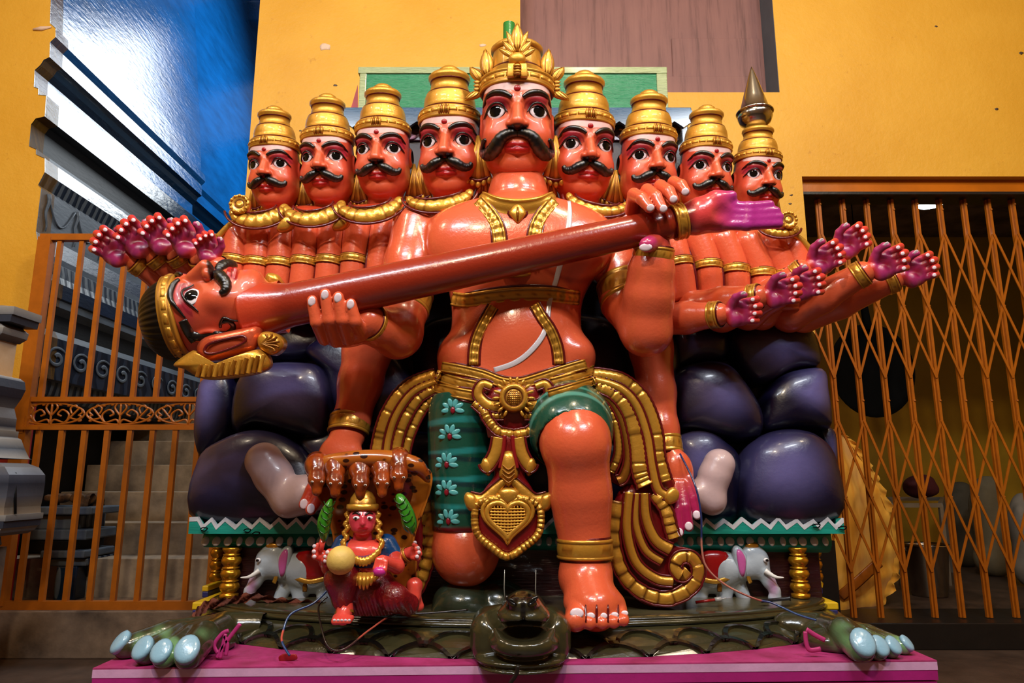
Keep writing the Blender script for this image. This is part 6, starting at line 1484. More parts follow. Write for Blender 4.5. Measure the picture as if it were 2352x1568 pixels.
def hplate(name, pts, Y, b, th, col, mat='gold_paint', power=0.5): 
    P = np.array([S(x, y, Y) for x, y in pts]); V, F = pillow(P, (0, -1, 0.1), b, th, 6, power); return fix_normals(mk(name, V, F, mat, stat, col))
OUT = [(1095, 1160), (1120, 1148), (1168, 1140), (1215, 1148), (1238, 1162), (1243, 1195), (1235, 1228), (1205, 1255), (1165, 1278), (1128, 1255), (1098, 1228), (1090, 1195)]
plate('heart_plate', OUT, YA, 0.012, 0.04, DRED, stat, 'enamel')
lane('heart_rim', OUT[3:] + OUT[:3] + [OUT[3]], 9, YA - 0.016, stat, scallop=11, edge=False, th=0.012)
def hl(s): return [S(x, y, YA - 0.022) for x, y in heart(1166, 1196, 48*s, 42*s)]
for s, col, r, mat in ((1.22, GOLD, 0.007, 'gold_paint'), (1.0, GOLD, 0.010, 'gold_paint')):
    V, F, C = tube(np.array(hl(s)), r, 8, closed=True, cols=col); mk('heart_ring', V, F, mat, stat, C)
hplate('heart_field', heart(1166, 1196, 44, 38), YA - 0.014, 0.006, 0.01, lin('5A0C10'), 'enamel')
for i in range(-5, 6):
    hx = [p for p in heart(1166, 1196, 43, 37, 200)]
    col_y = [y for x, y in hx if abs(x - (1166 + i*7.6)) < 1.4]
    if len(col_y) > 1 and max(col_y) - min(col_y) > 8: lane('lattice', [(1166 + i*7.6, min(col_y) + 2), (1166 + i*7.6 + 1, (min(col_y) + max(col_y))/2), (1166 + i*7.6, max(col_y) - 2)], 2.2, YA - 0.026, stat, GOLD, edge=False, th=0.003)
for j in range(-4, 6):
    row = [x for x, y in hx if abs(y - (1196 + j*7)) < 1.2]
    if len(row) > 1 and max(row) - min(row) > 8: lane('lattice', [(min(row) + 2, 1196 + j*7), (1166, 1197 + j*7), (max(row) - 2, 1196 + j*7)], 2.0, YA - 0.028, stat, GOLD, edge=False, th=0.003)
# right sash
YS = 2.52
plate('sash_plate', [(1362, 850), (1430, 862), (1485, 905), (1518, 985), (1528, 1060), (1555, 1120), (1545, 1155), (1500, 1140), (1470, 1135), (1410, 1108), (1400, 1092), (1424, 1050), (1426, 985), (1405, 935), (1368, 900)], YS + 0.03, 0.004, 0.03, DRED, stat, 'enamel', 5, 0.3)
lane('sash_rib', [(1362, 858), (1430, 872), (1478, 915), (1506, 985), (1514, 1050), (1530, 1105)], 13, YS, stat, scallop=13)
lane('sash_rib', [(1365, 872), (1425, 892), (1462, 932), (1486, 1000), (1497, 1070), (1512, 1125), (1540, 1140)], 9, YS - 0.005, stat, th=0.012)
lane('sash_rib', [(1368, 884), (1412, 905), (1446, 950), (1464, 1020), (1470, 1080), (1484, 1115)], 13, YS - 0.005, stat, scallop=11, r1=20)
lane('sash_rib', [(1370, 898), (1408, 925), (1434, 980), (1444, 1050), (1432, 1095), (1418, 1104)], 8, YS, stat, GOLD_D, r1=10)
lane('sash_rib', [(1370, 908), (1398, 935), (1416, 980), (1420, 1040), (1404, 1085)], 8, YS + 0.005, stat, scallop=10)
plate('sash_knob', [(1530, 1130), (1545, 1118), (1560, 1130), (1556, 1150), (1538, 1158), (1526, 1146)], YS - 0.012, 0.014, 0.03, GOLD, stat)
# lower right tail with spiral
plate('tail_backing', [(1440, 1115), (1490, 1120), (1530, 1155), (1558, 1235), (1545, 1250), (1590, 1262), (1615, 1290), (1618, 1330), (1590, 1372), (1530, 1396), (1468, 1380), (1420, 1325), (1398, 1240), (1412, 1150)], YS + 0.02, 0.003, 0.03, DRED, stat, 'enamel', 5, 0.3)
lane('tail_rim', [(1418, 1150), (1408, 1235), (1428, 1312), (1472, 1358), (1532, 1374), (1585, 1350), (1604, 1312), (1590, 1282), (1562, 1280), (1550, 1302), (1566, 1322), (1580, 1310)], 15, YS - 0.002, stat, th=0.010, r1=13, scallop=34)
lane('tail_rib', [(1502, 1132), (1528, 1168), (1540, 1210), (1548, 1235)], 14, YS - 0.004, stat, scallop=20)
lane('tail_rib', [(1480, 1132), (1484, 1190), (1506, 1240), (1540, 1262)], 9, YS - 0.006, stat, th=0.014, r1=13)
lane('tail_rib', [(1462, 1132), (1460, 1200), (1482, 1262), (1520, 1290)], 8, YS - 0.002, stat, GOLD)
lane('tail_rib', [(1445, 1130), (1440, 1215), (1460, 1290), (1505, 1328), (1545, 1335)], 10, YS - 0.004, stat, th=0.012)
# left sash and its lower end
YL = 2.58
plate('sash_plate', [(1005, 850), (935, 875), (885, 930), (860, 1000), (852, 1090), (940, 1090), (945, 1010), (975, 945), (1008, 910)], YL + 0.02, 0.004, 0.03, DRED, stat, 'enamel', 5, 0.3)
lane('sash_rib', [(1002, 860), (938, 885), (895, 938), (871, 1005), (862, 1090)], 13, YL, stat, scallop=13)
lane('sash_rib', [(1002, 876), (950, 900), (912, 950), (892, 1010), (884, 1090)], 8, YL - 0.004, stat, th=0.012)
lane('sash_rib', [(1004, 890), (962, 915), (930, 965), (912, 1020), (906, 1090)], 11, YL - 0.004, stat, scallop=11)
lane('sash_rib', [(1006, 905), (975, 935), (950, 980), (934, 1030), (928, 1090)], 9, YL, stat, scallop=10)
lane('sash_rib', [(975, 1150), (985, 1210), (982, 1270), (965, 1330), (940, 1375)], 17, YL - 0.03, stat, scallop=26)
lane('sash_rib', [(955, 1160), (962, 1220), (955, 1290), (930, 1360)], 12, YL - 0.03, stat, DRED, mat='enamel')
# ================================================================== the lute made of head, long arm and hand
lut = thing('head_lute', at(1000, 630, 2.33), 'long dark red lute with a head at one end and open purple hand at other', 'lute')
P = catmull([S(575, 716, 2.345), S(640, 705, 2.335), S(720, 690, 2.33), S(1000, 630, 2.335), S(1300, 565, 2.345), S(1545, 512, 2.36)], 8); t = np.linspace(0, 1, len(P))
r = np.interp(t, [0, 0.1, 0.2, 0.3, 0.5, 1.0], [74, 66, 56, 51, 49, 37])*0.00147
V, F, C = tube(P, r, 32, cols=SKIN_D*(1 - smoothstep(0.10, 0.30, t))[:, None] + LUTE*smoothstep(0.10, 0.30, t)[:, None]); mk('long_neck', V, F, 'enamel', lut, C)
ring('bracelet', S(1545, 512, 2.36), S(1572, 506, 2.36), 38*0.00147, 0, lut, beads=9, th=0.16)
Fo = Field(S(1545, 570, 2.24), S(1815, 420, 2.46), 0.004)
Fo.chain([S(1560, 507, 2.36), S(1600, 500, 2.355), S(1650, 492, 2.35)], [Rm(35, 2.35), Rm(38, 2.35), Rm(30, 2.35)], 0, 0.02)
Fo.ell(S(1650, 495, 2.36), (Rm(52, 2.35), 0.038, Rm(40, 2.35)), 0.03)
for a, b, r_ in (((1690, 474), (1768, 470), 11), ((1690, 488), (1782, 485), 11), ((1690, 502), (1790, 499), 11), ((1685, 515), (1788, 514), 11)): Fo.chain([S(a[0] - 20, a[1], 2.345), S(a[0] + 30, a[1] + 2, 2.335), S(b[0], b[1], 2.345)], [Rm(14, 2.35), Rm(13, 2.35), Rm(r_, 2.35)], 0.006, 0.01)
Fo.chain([S(1610, 478, 2.35), S(1645, 458, 2.335), S(1680, 450, 2.33)], [Rm(26, 2.35), Rm(19, 2.35), Rm(13, 2.35)], 0.03, 0.02)
Fo.ell(S(1672, 490, 2.30), (Rm(30, 2.35), 0.022, Rm(20, 2.35)), 0.02, 's')
V, F = Fo.mesh(1); C = np.tile(lin('C23A3A'), (len(V), 1)); xp = V[:, 0]; C = blendc(C, smoothstep(S(1620, 490, 2.34)[0], S(1700, 490, 2.34)[0], xp)*0.95, lin('A0287E')); C = blendc(C, smoothstep(S(1598, 490, 2.34)[0], S(1578, 490, 2.34)[0], xp)*0.8, MAROON)
mk('open_hand', V, F, 'enamel', lut, C)
# its head, lying with the crown to the left and the face turned up
zax = Vector((-1, -0.10, -0.20)).normalized(); fwd = Vector((-0.12, -0.70, 0.72)); fwd = (fwd - zax*fwd.dot(zax)).normalized(); yax = -fwd; xax = yax.cross(zax)
u = 86*mpp(510, 715, 2.34)
RL = Matrix((xax, yax, zax)).transposed().to_4x4()
ML = Matrix.Translation(at(500, 712, 2.36)) @ RL @ Matrix.Diagonal((u, u, u, 1)) @ Matrix.Translation((0, 0, 0.30))
kf = ((HV[HF][:, :, 2] > -2.0) & (HV[HF][:, :, 2] < 0.80)).all(1); hl_me = mesh_data('head', HV, HF[kf], 'enamel', head_cols(HV, False, False, 0.3)); hh_ = inst('head', hl_me, lut, ML)
for k, s in enumerate((-1, 1)):
    sp = Fh1.surf(s*0.575, 0.03); E = ML @ Matrix.Translation((s*0.575, sp[1] + 0.03, 0.03)) @ Matrix.Rotation(s*math.radians(24), 4, 'Z'); inst('eye', eye_me, hh_, E)
    inst('eyebrow', brow_me[k], hh_, ML); inst('eyeliner', lash_me[k], hh_, ML); inst('moustache', must_side[k], hh_, ML)
# hair: ridged cap
n, m_ = 160, 16; V = []; C = []
for i in range(m_ + 1):
    t = i/m_; z = 0.62 + 1.02*math.sin(t*math.pi/2); rr = 1.08*math.cos(t*math.pi/2)**0.75 if i < m_ else 0.01
    for k in range(n):
        a = 2*math.pi*k/n; q = rr*(1 + 0.022*math.cos(a*40)) ; V.append((q*math.cos(a), q*math.sin(a)*1.06 + 0.10, z))
F = [(i*n + k, i*n + (k + 1) % n, (i + 1)*n + (k + 1) % n, (i + 1)*n + k) for i in range(m_) for k in range(n)] + [tuple(range(n - 1, -1, -1))]
mk('hair', V, F, 'hair_paint', hh_, np.array([0.003, 0.003, 0.003]), True, ML)
rows = [(1.00, 0.50, MAROON), (1.06, 0.51, GOLD), (1.12, 0.55, GOLD), (1.11, 0.60, GOLD_D), (1.13, 0.64, GOLD), (1.14, 0.76, GOLD), (1.11, 0.82, GOLD_D), (1.12, 0.86, GOLD), (1.07, 0.90, GOLD), (1.0, 0.91, MAROON)]
mb = MB(); V, F, C = lathe([r[:2] for r in rows], 56, [r[2] for r in rows]); V[:, 1] += 0.03; V[:, 1] *= 1.03; mb.add(V, F[:-2], C)
for k in range(20):
    a = 2*math.pi*(k + 0.5)/20; c = np.array([1.13*math.cos(a), 1.16*math.sin(a) + 0.03, 0.70]); tt = np.array([-math.sin(a), math.cos(a), 0]); nn = np.array([math.cos(a), math.sin(a), 0])
    V, F = pillow(np.array([c + tt*x + np.array([0, 0, z]) for x, z in ((-0.14, -0.06), (0.14, -0.06), (0.14, 0.06), (-0.14, 0.06))]), nn, 0.03, 0.02, 2); mb.add(V, F, GOLD)
mb.build('headband', 'gold_paint', hh_, True, ML)
# sideburn curl, big ear with gold frill
YE2 = 2.25
def lplate(name, pts, Y, b, th, col, mat='gold_paint', n=4, power=0.5):
    return plate(name, pts, Y, b, th, col, lut, mat, n, power, (0, -1, -0.1))
lplate('ear', [(452, 800), (470, 775), (520, 762), (570, 752), (592, 752), (590, 785), (575, 805), (520, 820), (470, 828)], YE2, 0.03, 0.06, SKIN)
V, F, C = tube(np.array([S(x, y, YE2 - 0.034) for x, y in catmull([(470, 808, 0), (480, 790, 0), (520, 778, 0), (558, 772, 0), (562, 785, 0), (530, 800, 0), (490, 812, 0)], 6, True)[:, :2]]), 0.005, 6, closed=True, cols=MAROON); mk('ear_line', V, F, 'enamel', lut, C)
fr = [(398, 838), (430, 812), (448, 805), (455, 825), (480, 838), (540, 825), (590, 802), (612, 815), (616, 840), (590, 856), (540, 866), (480, 872), (448, 862), (425, 848)]
lplate('ear_frill', fr, YE2 - 0.01, 0.03, 0.04, GOLD)
for k in range(12):
    x = 455 + k*13; yb_ = 866 - max(0, k - 3)*1.3; yt = 838 - max(0, k - 2)*2.6
    lane('frill_fold', [(x + 8, yt), (x + 2, (yt + yb_)/2), (x - 2, yb_)], 4.5, YE2 - 0.035, lut, GOLD if k % 2 else GOLD_D, edge=False, th=0.010)
lplate('ear_shell', [(596, 800), (592, 775), (605, 762), (630, 764), (648, 780), (645, 800), (622, 815)], YE2, 0.03, 0.05, GOLD)
for k in range(6):
    a = math.radians(-60 + 35*k); lane('shell_fold', [(600, 790), (620 + 14*math.cos(a), 788 - 14*math.sin(a)), (620 + 22*math.cos(a), 788 - 22*math.sin(a))], 2.5, YE2 - 0.028, lut, GOLD_D, edge=False, th=0.006)
plate('far_ear_shell', [(610, 640), (618, 628), (640, 632), (648, 650), (635, 662), (615, 660)], 2.44, 0.03, 0.05, GOLD, lut)
MLi = ML.inverted()
def lh(px, py, lift):
    a_ = np.array(MLi @ at(px, py, 2.05)); b_ = np.array(MLi @ at(px, py, 2.7)); p = Fh1.cross(a_, b_, 400)
    if p is None: return S(px, py, 2.30)
    p = np.array(ML @ Vector(p)); d = np.array([0, 0, CAM_Z]) - p; return p + d/np.linalg.norm(d)*lift
for pts, r_ in (([(425, 752), (450, 772), (490, 768), (520, 765), (536, 752), (526, 738), (508, 742), (506, 752)], [9, 10, 8, 6, 6, 5, 4, 3]), ([(506, 742), (514, 730), (534, 736), (556, 738)], [3, 3, 2.5, 1.2]), ([(420, 735), (435, 762), (450, 782)], [10, 12, 12])):
    q = catmull([(a_, b_, c_) for (a_, b_), c_ in zip(pts, r_)], 6); P = np.array([lh(x, y, 0.003) for x, y, _ in q])
    V, F, C = tube(P, np.stack([q[:, 2]*0.00147, np.full(len(q), 0.005)], 1), 8, facing(P), BLACK); mk('sideburn_curl', V, F, 'enamel', hh_, C)
# ================================================================== small seated goddess figurine with serpent hood
fig = thing('goddess_figurine', at(840, 1420, 2.4), 'small seated goddess figurine under a five-headed spotted serpent hood', 'figurine')
YF = 2.36
def fld(x0, x1, y0, y1, Y0, Y1, vox=0.0028):
    a, b = S(x0, y1, Y0), S(x1, y0, Y1); c, d = S(x0, y1, Y1), S(x1, y0, Y0); return Field(np.min([a, b, c, d], 0), np.max([a, b, c, d], 0), vox)
def rp(px, Y=YF): return px*Y/1.03/FPX
FS = lin('D8483C')
# hood
outl = [(702, 1075), (730, 1056), (790, 1048), (850, 1043), (910, 1047), (960, 1062), (990, 1086), (988, 1125), (970, 1180), (950, 1240), (955, 1300), (940, 1370), (800, 1370), (760, 1310), (765, 1240), (745, 1170), (718, 1120)]
o2 = catmull([(a, b, 0) for a, b in outl], 6, True)[:, :2]; Pq = np.array([S(x, y, YF + 0.06) for x, y in o2]); V, F = pillow(Pq, (0, -1, 0), -0.05, 0.035, 24, 0.6)
def hood_mat():
    m, nt, b = mat_base('serpent_skin'); MATS['serpent_skin'] = m
    v = coords(nt, (1, 1, 1.6)); vo = nt.nodes.new('ShaderNodeTexVoronoi'); vo.inputs['Scale'].default_value = 27; vo.inputs['Randomness'].default_value = 0.85; nt.links.new(v, vo.inputs['Vector'])
    n2 = noise(nt, v, 6, 3); base = ramp(nt, n2.outputs['Fac'], [(0.35, tuple(lin('8A3A0C'))), (0.7, tuple(lin('B0661C')))])
    sp = ramp(nt, vo.outputs['Distance'], [(0.30, (0, 0, 0)), (0.38, (1, 1, 1))])
    nt.links.new(mixc(nt, sp.outputs[0], tuple(lin('2A0C06')), base.outputs[0]), b.inputs['Base Color']); b.inputs['Roughness'].default_value = 0.22; b.inputs['Coat Weight'].default_value = 0.4
hood_mat()
fix_normals(mk('serpent_hood', V, F, 'serpent_skin', fig))
P = catmull([S(712, 1098, YF + 0.02), S(735, 1070, YF + 0.0), S(790, 1058, YF - 0.01), S(850, 1053, YF - 0.012), S(910, 1057, YF - 0.01), S(962, 1074, YF + 0.0), S(984, 1105, YF + 0.02)], 6)
V, F, C = tube(P, np.interp(np.linspace(0, 1, len(P)), [0, 0.2, 0.8, 1], [0.008, 0.030, 0.030, 0.008]), 14); mk('hood_roll', V, F, 'serpent_skin', fig)
solid('serpent_head_paint', '8E3A10', 0.2, var=0.4, vscale=22, bscale=40, bstr=0.2, coat=0.5, col2='4A1606')
for (hx, hy) in ((728, 1108), (770, 1112), (828, 1116), (878, 1112), (916, 1098)):
    Fsn = fld(hx - 32, hx + 32, hy - 70, hy + 45, YF - 0.12, YF + 0.10)
    Fsn.chain([S(hx, hy - 46, YF + 0.05), S(hx, hy - 40, YF - 0.005), S(hx, hy - 16, YF - 0.040)], [rp(27), rp(25), rp(19)], 0, 0.02)
    Fsn.ell(S(hx, hy - 6, YF - 0.05), (rp(20), 0.030, rp(16)), 0.012); Fsn.cap(S(hx, hy + 2, YF - 0.06), S(hx, hy + 20, YF - 0.062), rp(13), rp(11), 0.012)
    Fsn.cap(S(hx - 12, hy + 8, YF - 0.085), S(hx + 12, hy + 8, YF - 0.085), rp(2), rp(2), 0.004, 's')
    V, F = Fsn.mesh(1); sn = mk('serpent_head', V, F, 'serpent_head_paint', fig)
    for s in (-1, 1):
        q = S(hx + s*11, hy - 2, YF - 0.082); pil('serpent_eye', q, (rp(3.5), 0, 0), (0, 0, rp(2.5)), (0, -1, 0), 0.003, 'enamel', lin('D8D0C8'), sn, 10); pil('serpent_pupil', q + np.array([0, -0.003, 0]), (rp(1.6), 0, 0), (0, 0, rp(1.8)), (0, -1, 0), 0.002, 'enamel', BLACK, sn, 8)
# head of the goddess
Fg = fld(790, 880, 1140, 1245, YF - 0.10, YF + 0.06, 0.0022)
Fg.ell(S(833, 1192, YF - 0.03), (rp(31), 0.048, rp(36))); Fg.ell(S(833, 1212, YF - 0.05), (rp(22), 0.028, rp(16)), 0.012); Fg.cap(S(833, 1188, YF - 0.076), S(833, 1202, YF - 0.080), rp(2.5), rp(4.5), 0.010); Fg.cap(S(833, 1215, YF - 0.02), S(833, 1245, YF - 0.01), rp(19), rp(24), 0.01)
Fg.cap(S(826, 1214, YF - 0.072), S(840, 1214, YF - 0.072), rp(3), rp(3), 0.006)
V, F = Fg.mesh(1); C = np.tile(lin('C83A4A'), (len(V), 1)); q = S(833, 1214, YF - 0.08); d = np.sqrt(((V[:, 0] - q[0])/rp(12))**2 + ((V[:, 2] - q[2])/rp(4.5))**2); C = blendc(C, smoothstep(1.1, 0.8, d)*(V[:, 1] < YF - 0.06), lin('9A0C1C'))
gh = mk('face', V, F, 'enamel', fig, C)
for s in (-1, 1):
    e = Fg.hit(833 + s*15, 1189, 0.001); pil('eye', e, (rp(8), 0.002*s, 0), (0, 0, rp(4)), (0, -1, 0), 0.003, 'enamel', WHITE, gh, 12); pil('pupil', e + np.array([s*0.001, -0.0035, -0.001]), (rp(3), 0, 0), (0, 0, rp(3)), (0, -1, 0), 0.002, 'enamel', BLACK, gh, 10)
    P = np.array([Fg.hit(833 + s*x, y, 0.002) for x, y in ((6, 1182), (14, 1177), (24, 1180))]); V, F, C = tube(catmull(P, 4), np.array([rp(2), rp(2.2), rp(2.4), rp(2.6), rp(2.6), rp(2.4), rp(2), rp(1.5), rp(1)]), 6, cols=BLACK); mk('eyebrow', V, F, 'enamel', gh, C)
e = Fg.hit(833, 1172, 0.001); pil('forehead_mark', e, (rp(3), 0, 0), (0, 0, rp(4)), (0, -1, 0), 0.002, 'enamel', RED, gh, 10)
# gold crown and hair fringe
c = S(833, 1166, YF - 0.03); V, F, C = lathe([(rp(34), -rp(6)), (rp(37), 0), (rp(36), rp(8)), (rp(30), rp(10)), (rp(28), rp(22)), (rp(20), rp(34)), (rp(8), rp(40)), (0, rp(41))], 28, [GOLD_D, GOLD, GOLD, GOLD_D, GOLD, GOLD, GOLD, GOLD], c, 0.9); mk('crown', V, F, 'gold_paint', gh, C)
Fhh = fld(780, 890, 1160, 1300, YF - 0.09, YF + 0.06)
for i in range(34):
    a = math.radians(-40 - i*0 + 0); s = -1 if i % 2 else 1; t = (i//2)/16
    Fhh.ell(S(833 + s*(32 + 4*math.sin(t*22) + 10*t), 1176 + t*74, YF - 0.020 - 0.02*t), (rp(6.5), 0.010, rp(5)), 0.0)
for i in range(26):
    t = i/25*2 - 1; Fhh.ell(S(833 + t*46, 1290 - 42*t*t*0.9 - (0 if abs(t) < 0.9 else 4), YF - 0.088 + 0.03*t*t), (rp(4.4), 0.009, rp(8 + 3*(i % 2))), 0.0)
V, F = Fhh.mesh(0); mk('gold_fringe', V, F, 'gold_paint', fig, GOLD)
# body
Ft = fld(745, 960, 1225, 1345, YF - 0.13, YF + 0.10)
Ft.stack([stn(835, 1238, YF, 34, 34), stn(837, 1255, YF - 0.01, 62, 42), stn(838, 1280, YF - 0.01, 58, 46), stn(836, 1300, YF, 46, 40)], 0)
Ft.chain([S(790, 1252, YF), S(768, 1285, YF - 0.02)], [rp(25), rp(20)], 0.01); Ft.chain([S(886, 1252, YF), S(905, 1280, YF - 0.01)], [rp(26), rp(22)], 0.01)
V, F = Ft.mesh(1); q = S(834, 1250, YF - 0.06); d = np.sqrt(((V[:, 0] - q[0])/rp(36))**2 + ((V[:, 2] - q[2])/rp(24))**2); mk('blouse', V, F, 'enamel', fig, blendc(np.tile(lin('12447E'), (len(V), 1)), smoothstep(1.05, 0.95, d)*(V[:, 1] < YF - 0.01), FS))
Ft = fld(735, 990, 1225, 1345, YF - 0.18, YF + 0.10)
Ft.stack([stn(836, 1296, YF, 42, 38), stn(836, 1312, YF - 0.005, 38, 38), stn(836, 1330, YF, 46, 40)], 0)
V, F = Ft.mesh(1); mk('belly', V, F, 'enamel', fig, FS)
def limb(name, pts, rs, hand=None, nails=()):
    Fl = fld(min(p[0] for p in pts) - 35, max(p[0] for p in pts) + 35, min(p[1] for p in pts) - 35, max(p[1] for p in pts) + 35, min(p[2] for p in pts) - 0.06, max(p[2] for p in pts) + 0.06)
    Fl.chain([S(*p) for p in pts], [rp(r) for r in rs], 0, 0.012)
    for f in (hand or []): Fl.chain([S(*q) for q in f], [rp(6), rp(5.5), rp(4.5)][:len(f)], 0.004, 0.004)
    V, F = Fl.mesh(1); o = mk(name, V, F, 'enamel', fig, FS)
    for (px, py) in nails:
        q = Fl.hit(px, py, 0.0); pil('fingernail', q, (rp(4.5), 0, 0), (0, 0, rp(4.5)), (0, -1, 0.2), 0.004, 'enamel', NAIL, o, 10)
    return o
limb('arm', [(905, 1275, YF - 0.01), (912, 1300, YF - 0.07), (878, 1288, YF - 0.13)], [17, 15, 13], [[(868, 1285, YF - 0.14), (862, 1305, YF - 0.145), (862, 1318, YF - 0.14)], [(876, 1290, YF - 0.14), (872, 1308, YF - 0.15), (872, 1320, YF - 0.145)], [(886, 1290, YF - 0.14), (883, 1308, YF - 0.15), (883, 1318, YF - 0.145)]])
q = S(872, 1312, YF - 0.15); pil('palm_flower', q, (rp(15), 0, 0), (0, 0, rp(11)), (0, -1, 0), 0.015, 'enamel', lin('C02C8A'), fig, 12)
limb('arm', [(900, 1265, YF + 0.02), (920, 1278, YF), (945, 1268, YF - 0.02)], [18, 15, 13], [[(948, 1262, YF - 0.03), (955, 1255, YF - 0.06), (950, 1250, YF - 0.07)], [(950, 1268, YF - 0.03), (962, 1263, YF - 0.06), (956, 1260, YF - 0.07)], [(950, 1274, YF - 0.03), (964, 1272, YF - 0.06), (958, 1269, YF - 0.07)], [(948, 1280, YF - 0.03), (960, 1282, YF - 0.06), (955, 1278, YF - 0.07)]], [(953, 1246), (960, 1258), (962, 1268), (958, 1278)])
limb('arm', [(770, 1285, YF - 0.02), (752, 1292, YF - 0.05), (740, 1276, YF - 0.07)], [18, 15, 13], [[(734, 1268, YF - 0.08), (726, 1256, YF - 0.10), (730, 1250, YF - 0.10)], [(732, 1274, YF - 0.08), (722, 1266, YF - 0.10), (726, 1260, YF - 0.10)], [(732, 1282, YF - 0.08), (722, 1278, YF - 0.10), (726, 1274, YF - 0.10)]], [(722, 1254), (721, 1266), (722, 1278)])
limb('arm', [(770, 1285, YF - 0.01), (756, 1302, YF - 0.07), (752, 1290, YF - 0.11)], [17, 15, 13], [[(748, 1276, YF - 0.12), (756, 1266, YF - 0.15), (762, 1264, YF - 0.16)], [(744, 1284, YF - 0.12), (746, 1276, YF - 0.15), (754, 1272, YF - 0.16)], [(744, 1292, YF - 0.12), (744, 1286, YF - 0.15), (752, 1282, YF - 0.16)]], [(752, 1268), (747, 1278), (747, 1288)])
for (a, b, r_) in (((925, 1278, YF - 0.003), (930, 1276, YF - 0.006), 17), ((933, 1275, YF - 0.009), (938, 1272, YF - 0.012), 16)):
    ring('bangle', S(*a), S(*b), rp(r_), 0, fig, beads=6, th=0.10)
V, F = Field(S(783, 1286, YF - 0.16) - 0.06, S(783, 1286, YF - 0.16) + 0.06, 0.003).ell(S(783, 1286, YF - 0.16), (rp(30), rp(30), rp(30))).mesh(1)
solid('dough_ball', 'D8B45C', 0.55, var=0.12, vscale=30, bscale=40, bstr=0.3); mk('held_ball', V, F, 'dough_ball', fig)
# skirt and legs
Fk = fld(735, 985, 1305, 1440, YF - 0.16, YF + 0.14, 0.003)
Fk.stack([stn(838, 1318, YF, 56, 44), stn(842, 1345, YF, 78, 52), stn(846, 1385, YF, 74, 46), stn(850, 1408, YF + 0.01, 66, 40)], 0)
Fk.chain([S(815, 1335, YF - 0.02), S(782, 1330, YF - 0.10), S(786, 1375, YF - 0.085)], [rp(34), rp(32), rp(24)], 0.015, 0.02)
Fk.chain([S(870, 1345, YF - 0.02), S(905, 1372, YF - 0.07), S(938, 1388, YF - 0.03)], [rp(36), rp(28), rp(24)], 0.015, 0.02)
V, F = Fk.mesh(1)
dm = lin('6E0A14')
C = np.tile(dm, (len(V), 1)); V[:, 1] += 0.004*np.sin(V[:, 0]*330 + V[:, 2]*90)*smoothstep(S(0, 1345, YF)[2], S(0, 1400, YF)[2], V[:, 2])
painted('sequin_red', 0.22, 0, 0.5, 130, 0.6, bdist=0.006); mk('skirt', V, F, 'sequin_red', fig, C)
Fk = fld(755, 830, 1360, 1445, YF - 0.20, YF, 0.003)
Fk.chain([S(788, 1375, YF - 0.085), S(792, 1400, YF - 0.085), S(788, 1418, YF - 0.11)], [rp(20), rp(16), rp(16)], 0, 0.015)
for i in range(5): Fk.cap(S(772 + i*9, 1418, YF - 0.12), S(768 + i*8.5, 1427, YF - 0.155), rp(8 - i*0.6), rp(7 - i*0.5), 0.006)
V, F = Fk.mesh(1); ft = mk('foot', V, F, 'enamel', fig, FS)
for i in range(5): 
    q = Fk.hit(768 + i*8.5, 1424, 0.0); pil('toenail', q, (rp(3.6), 0, 0), (0, 0, rp(3)), (0, -1, 0.4), 0.003, 'enamel', NAIL, ft, 8)
ring('anklet', S(791, 1404, YF - 0.087), S(791, 1410, YF - 0.090), rp(18), 0, fig, beads=10, th=0.15)
limb('rear_foot', [(948, 1372, YF + 0.03), (952, 1345, YF + 0.04), (950, 1365, YF + 0.05), (962, 1392, YF + 0.05)], [18, 17, 14, 12])
# gold waist fall
for i in range(7):
    x = 806 + i*10; yl = 1335 + 20*math.sin(math.pi*i/6)
    V, F, C = tube(np.array([S(x, 1316, YF - 0.085), S(x + (833 - x)*0.1, (1316 + yl)/2, YF - 0.10), S(x + (833 - x)*0.2, yl, YF - 0.10)]), np.array([(rp(6), 0.006), (rp(7), 0.008), (rp(2), 0.003)]), 8, (0, -1, 0), GOLD); mk('waist_fall', V, F, 'gold_paint', fig, C)
# green bud held on either side
for pts, tip in (([(738, 1240), (728, 1205), (738, 1170), (758, 1145), (762, 1160), (757, 1200), (748, 1240)], None), ([(942, 1226), (925, 1210), (918, 1175), (908, 1140), (925, 1135), (948, 1170), (956, 1205), (950, 1224)], None)):
    o = plate('green_leaf', pts, YF - 0.10, 0.022, 0.02, lin('2E7A1A'), fig, 'enamel')
    a, b = np.array(pts[0]), np.array(pts[3]); 
    for k in range(5):
        t = 0.15 + 0.16*k; mid = a + (b - a)*t + np.array([3, 0])
        for s in (-1, 1): lane('leaf_vein', [tuple(mid), tuple(mid + np.array([s*9, -6])), tuple(mid + np.array([s*13, -14]))], 1.4, YF - 0.121, o, lin('123E0C'), edge=False, mat='enamel', th=0.002)
V, F, C = tube(np.array([S(742, 1238, YF - 0.09), S(735, 1265, YF - 0.09)]), rp(7), 8, cols=FS); mk('stalk', V, F, 'enamel', fig, C)
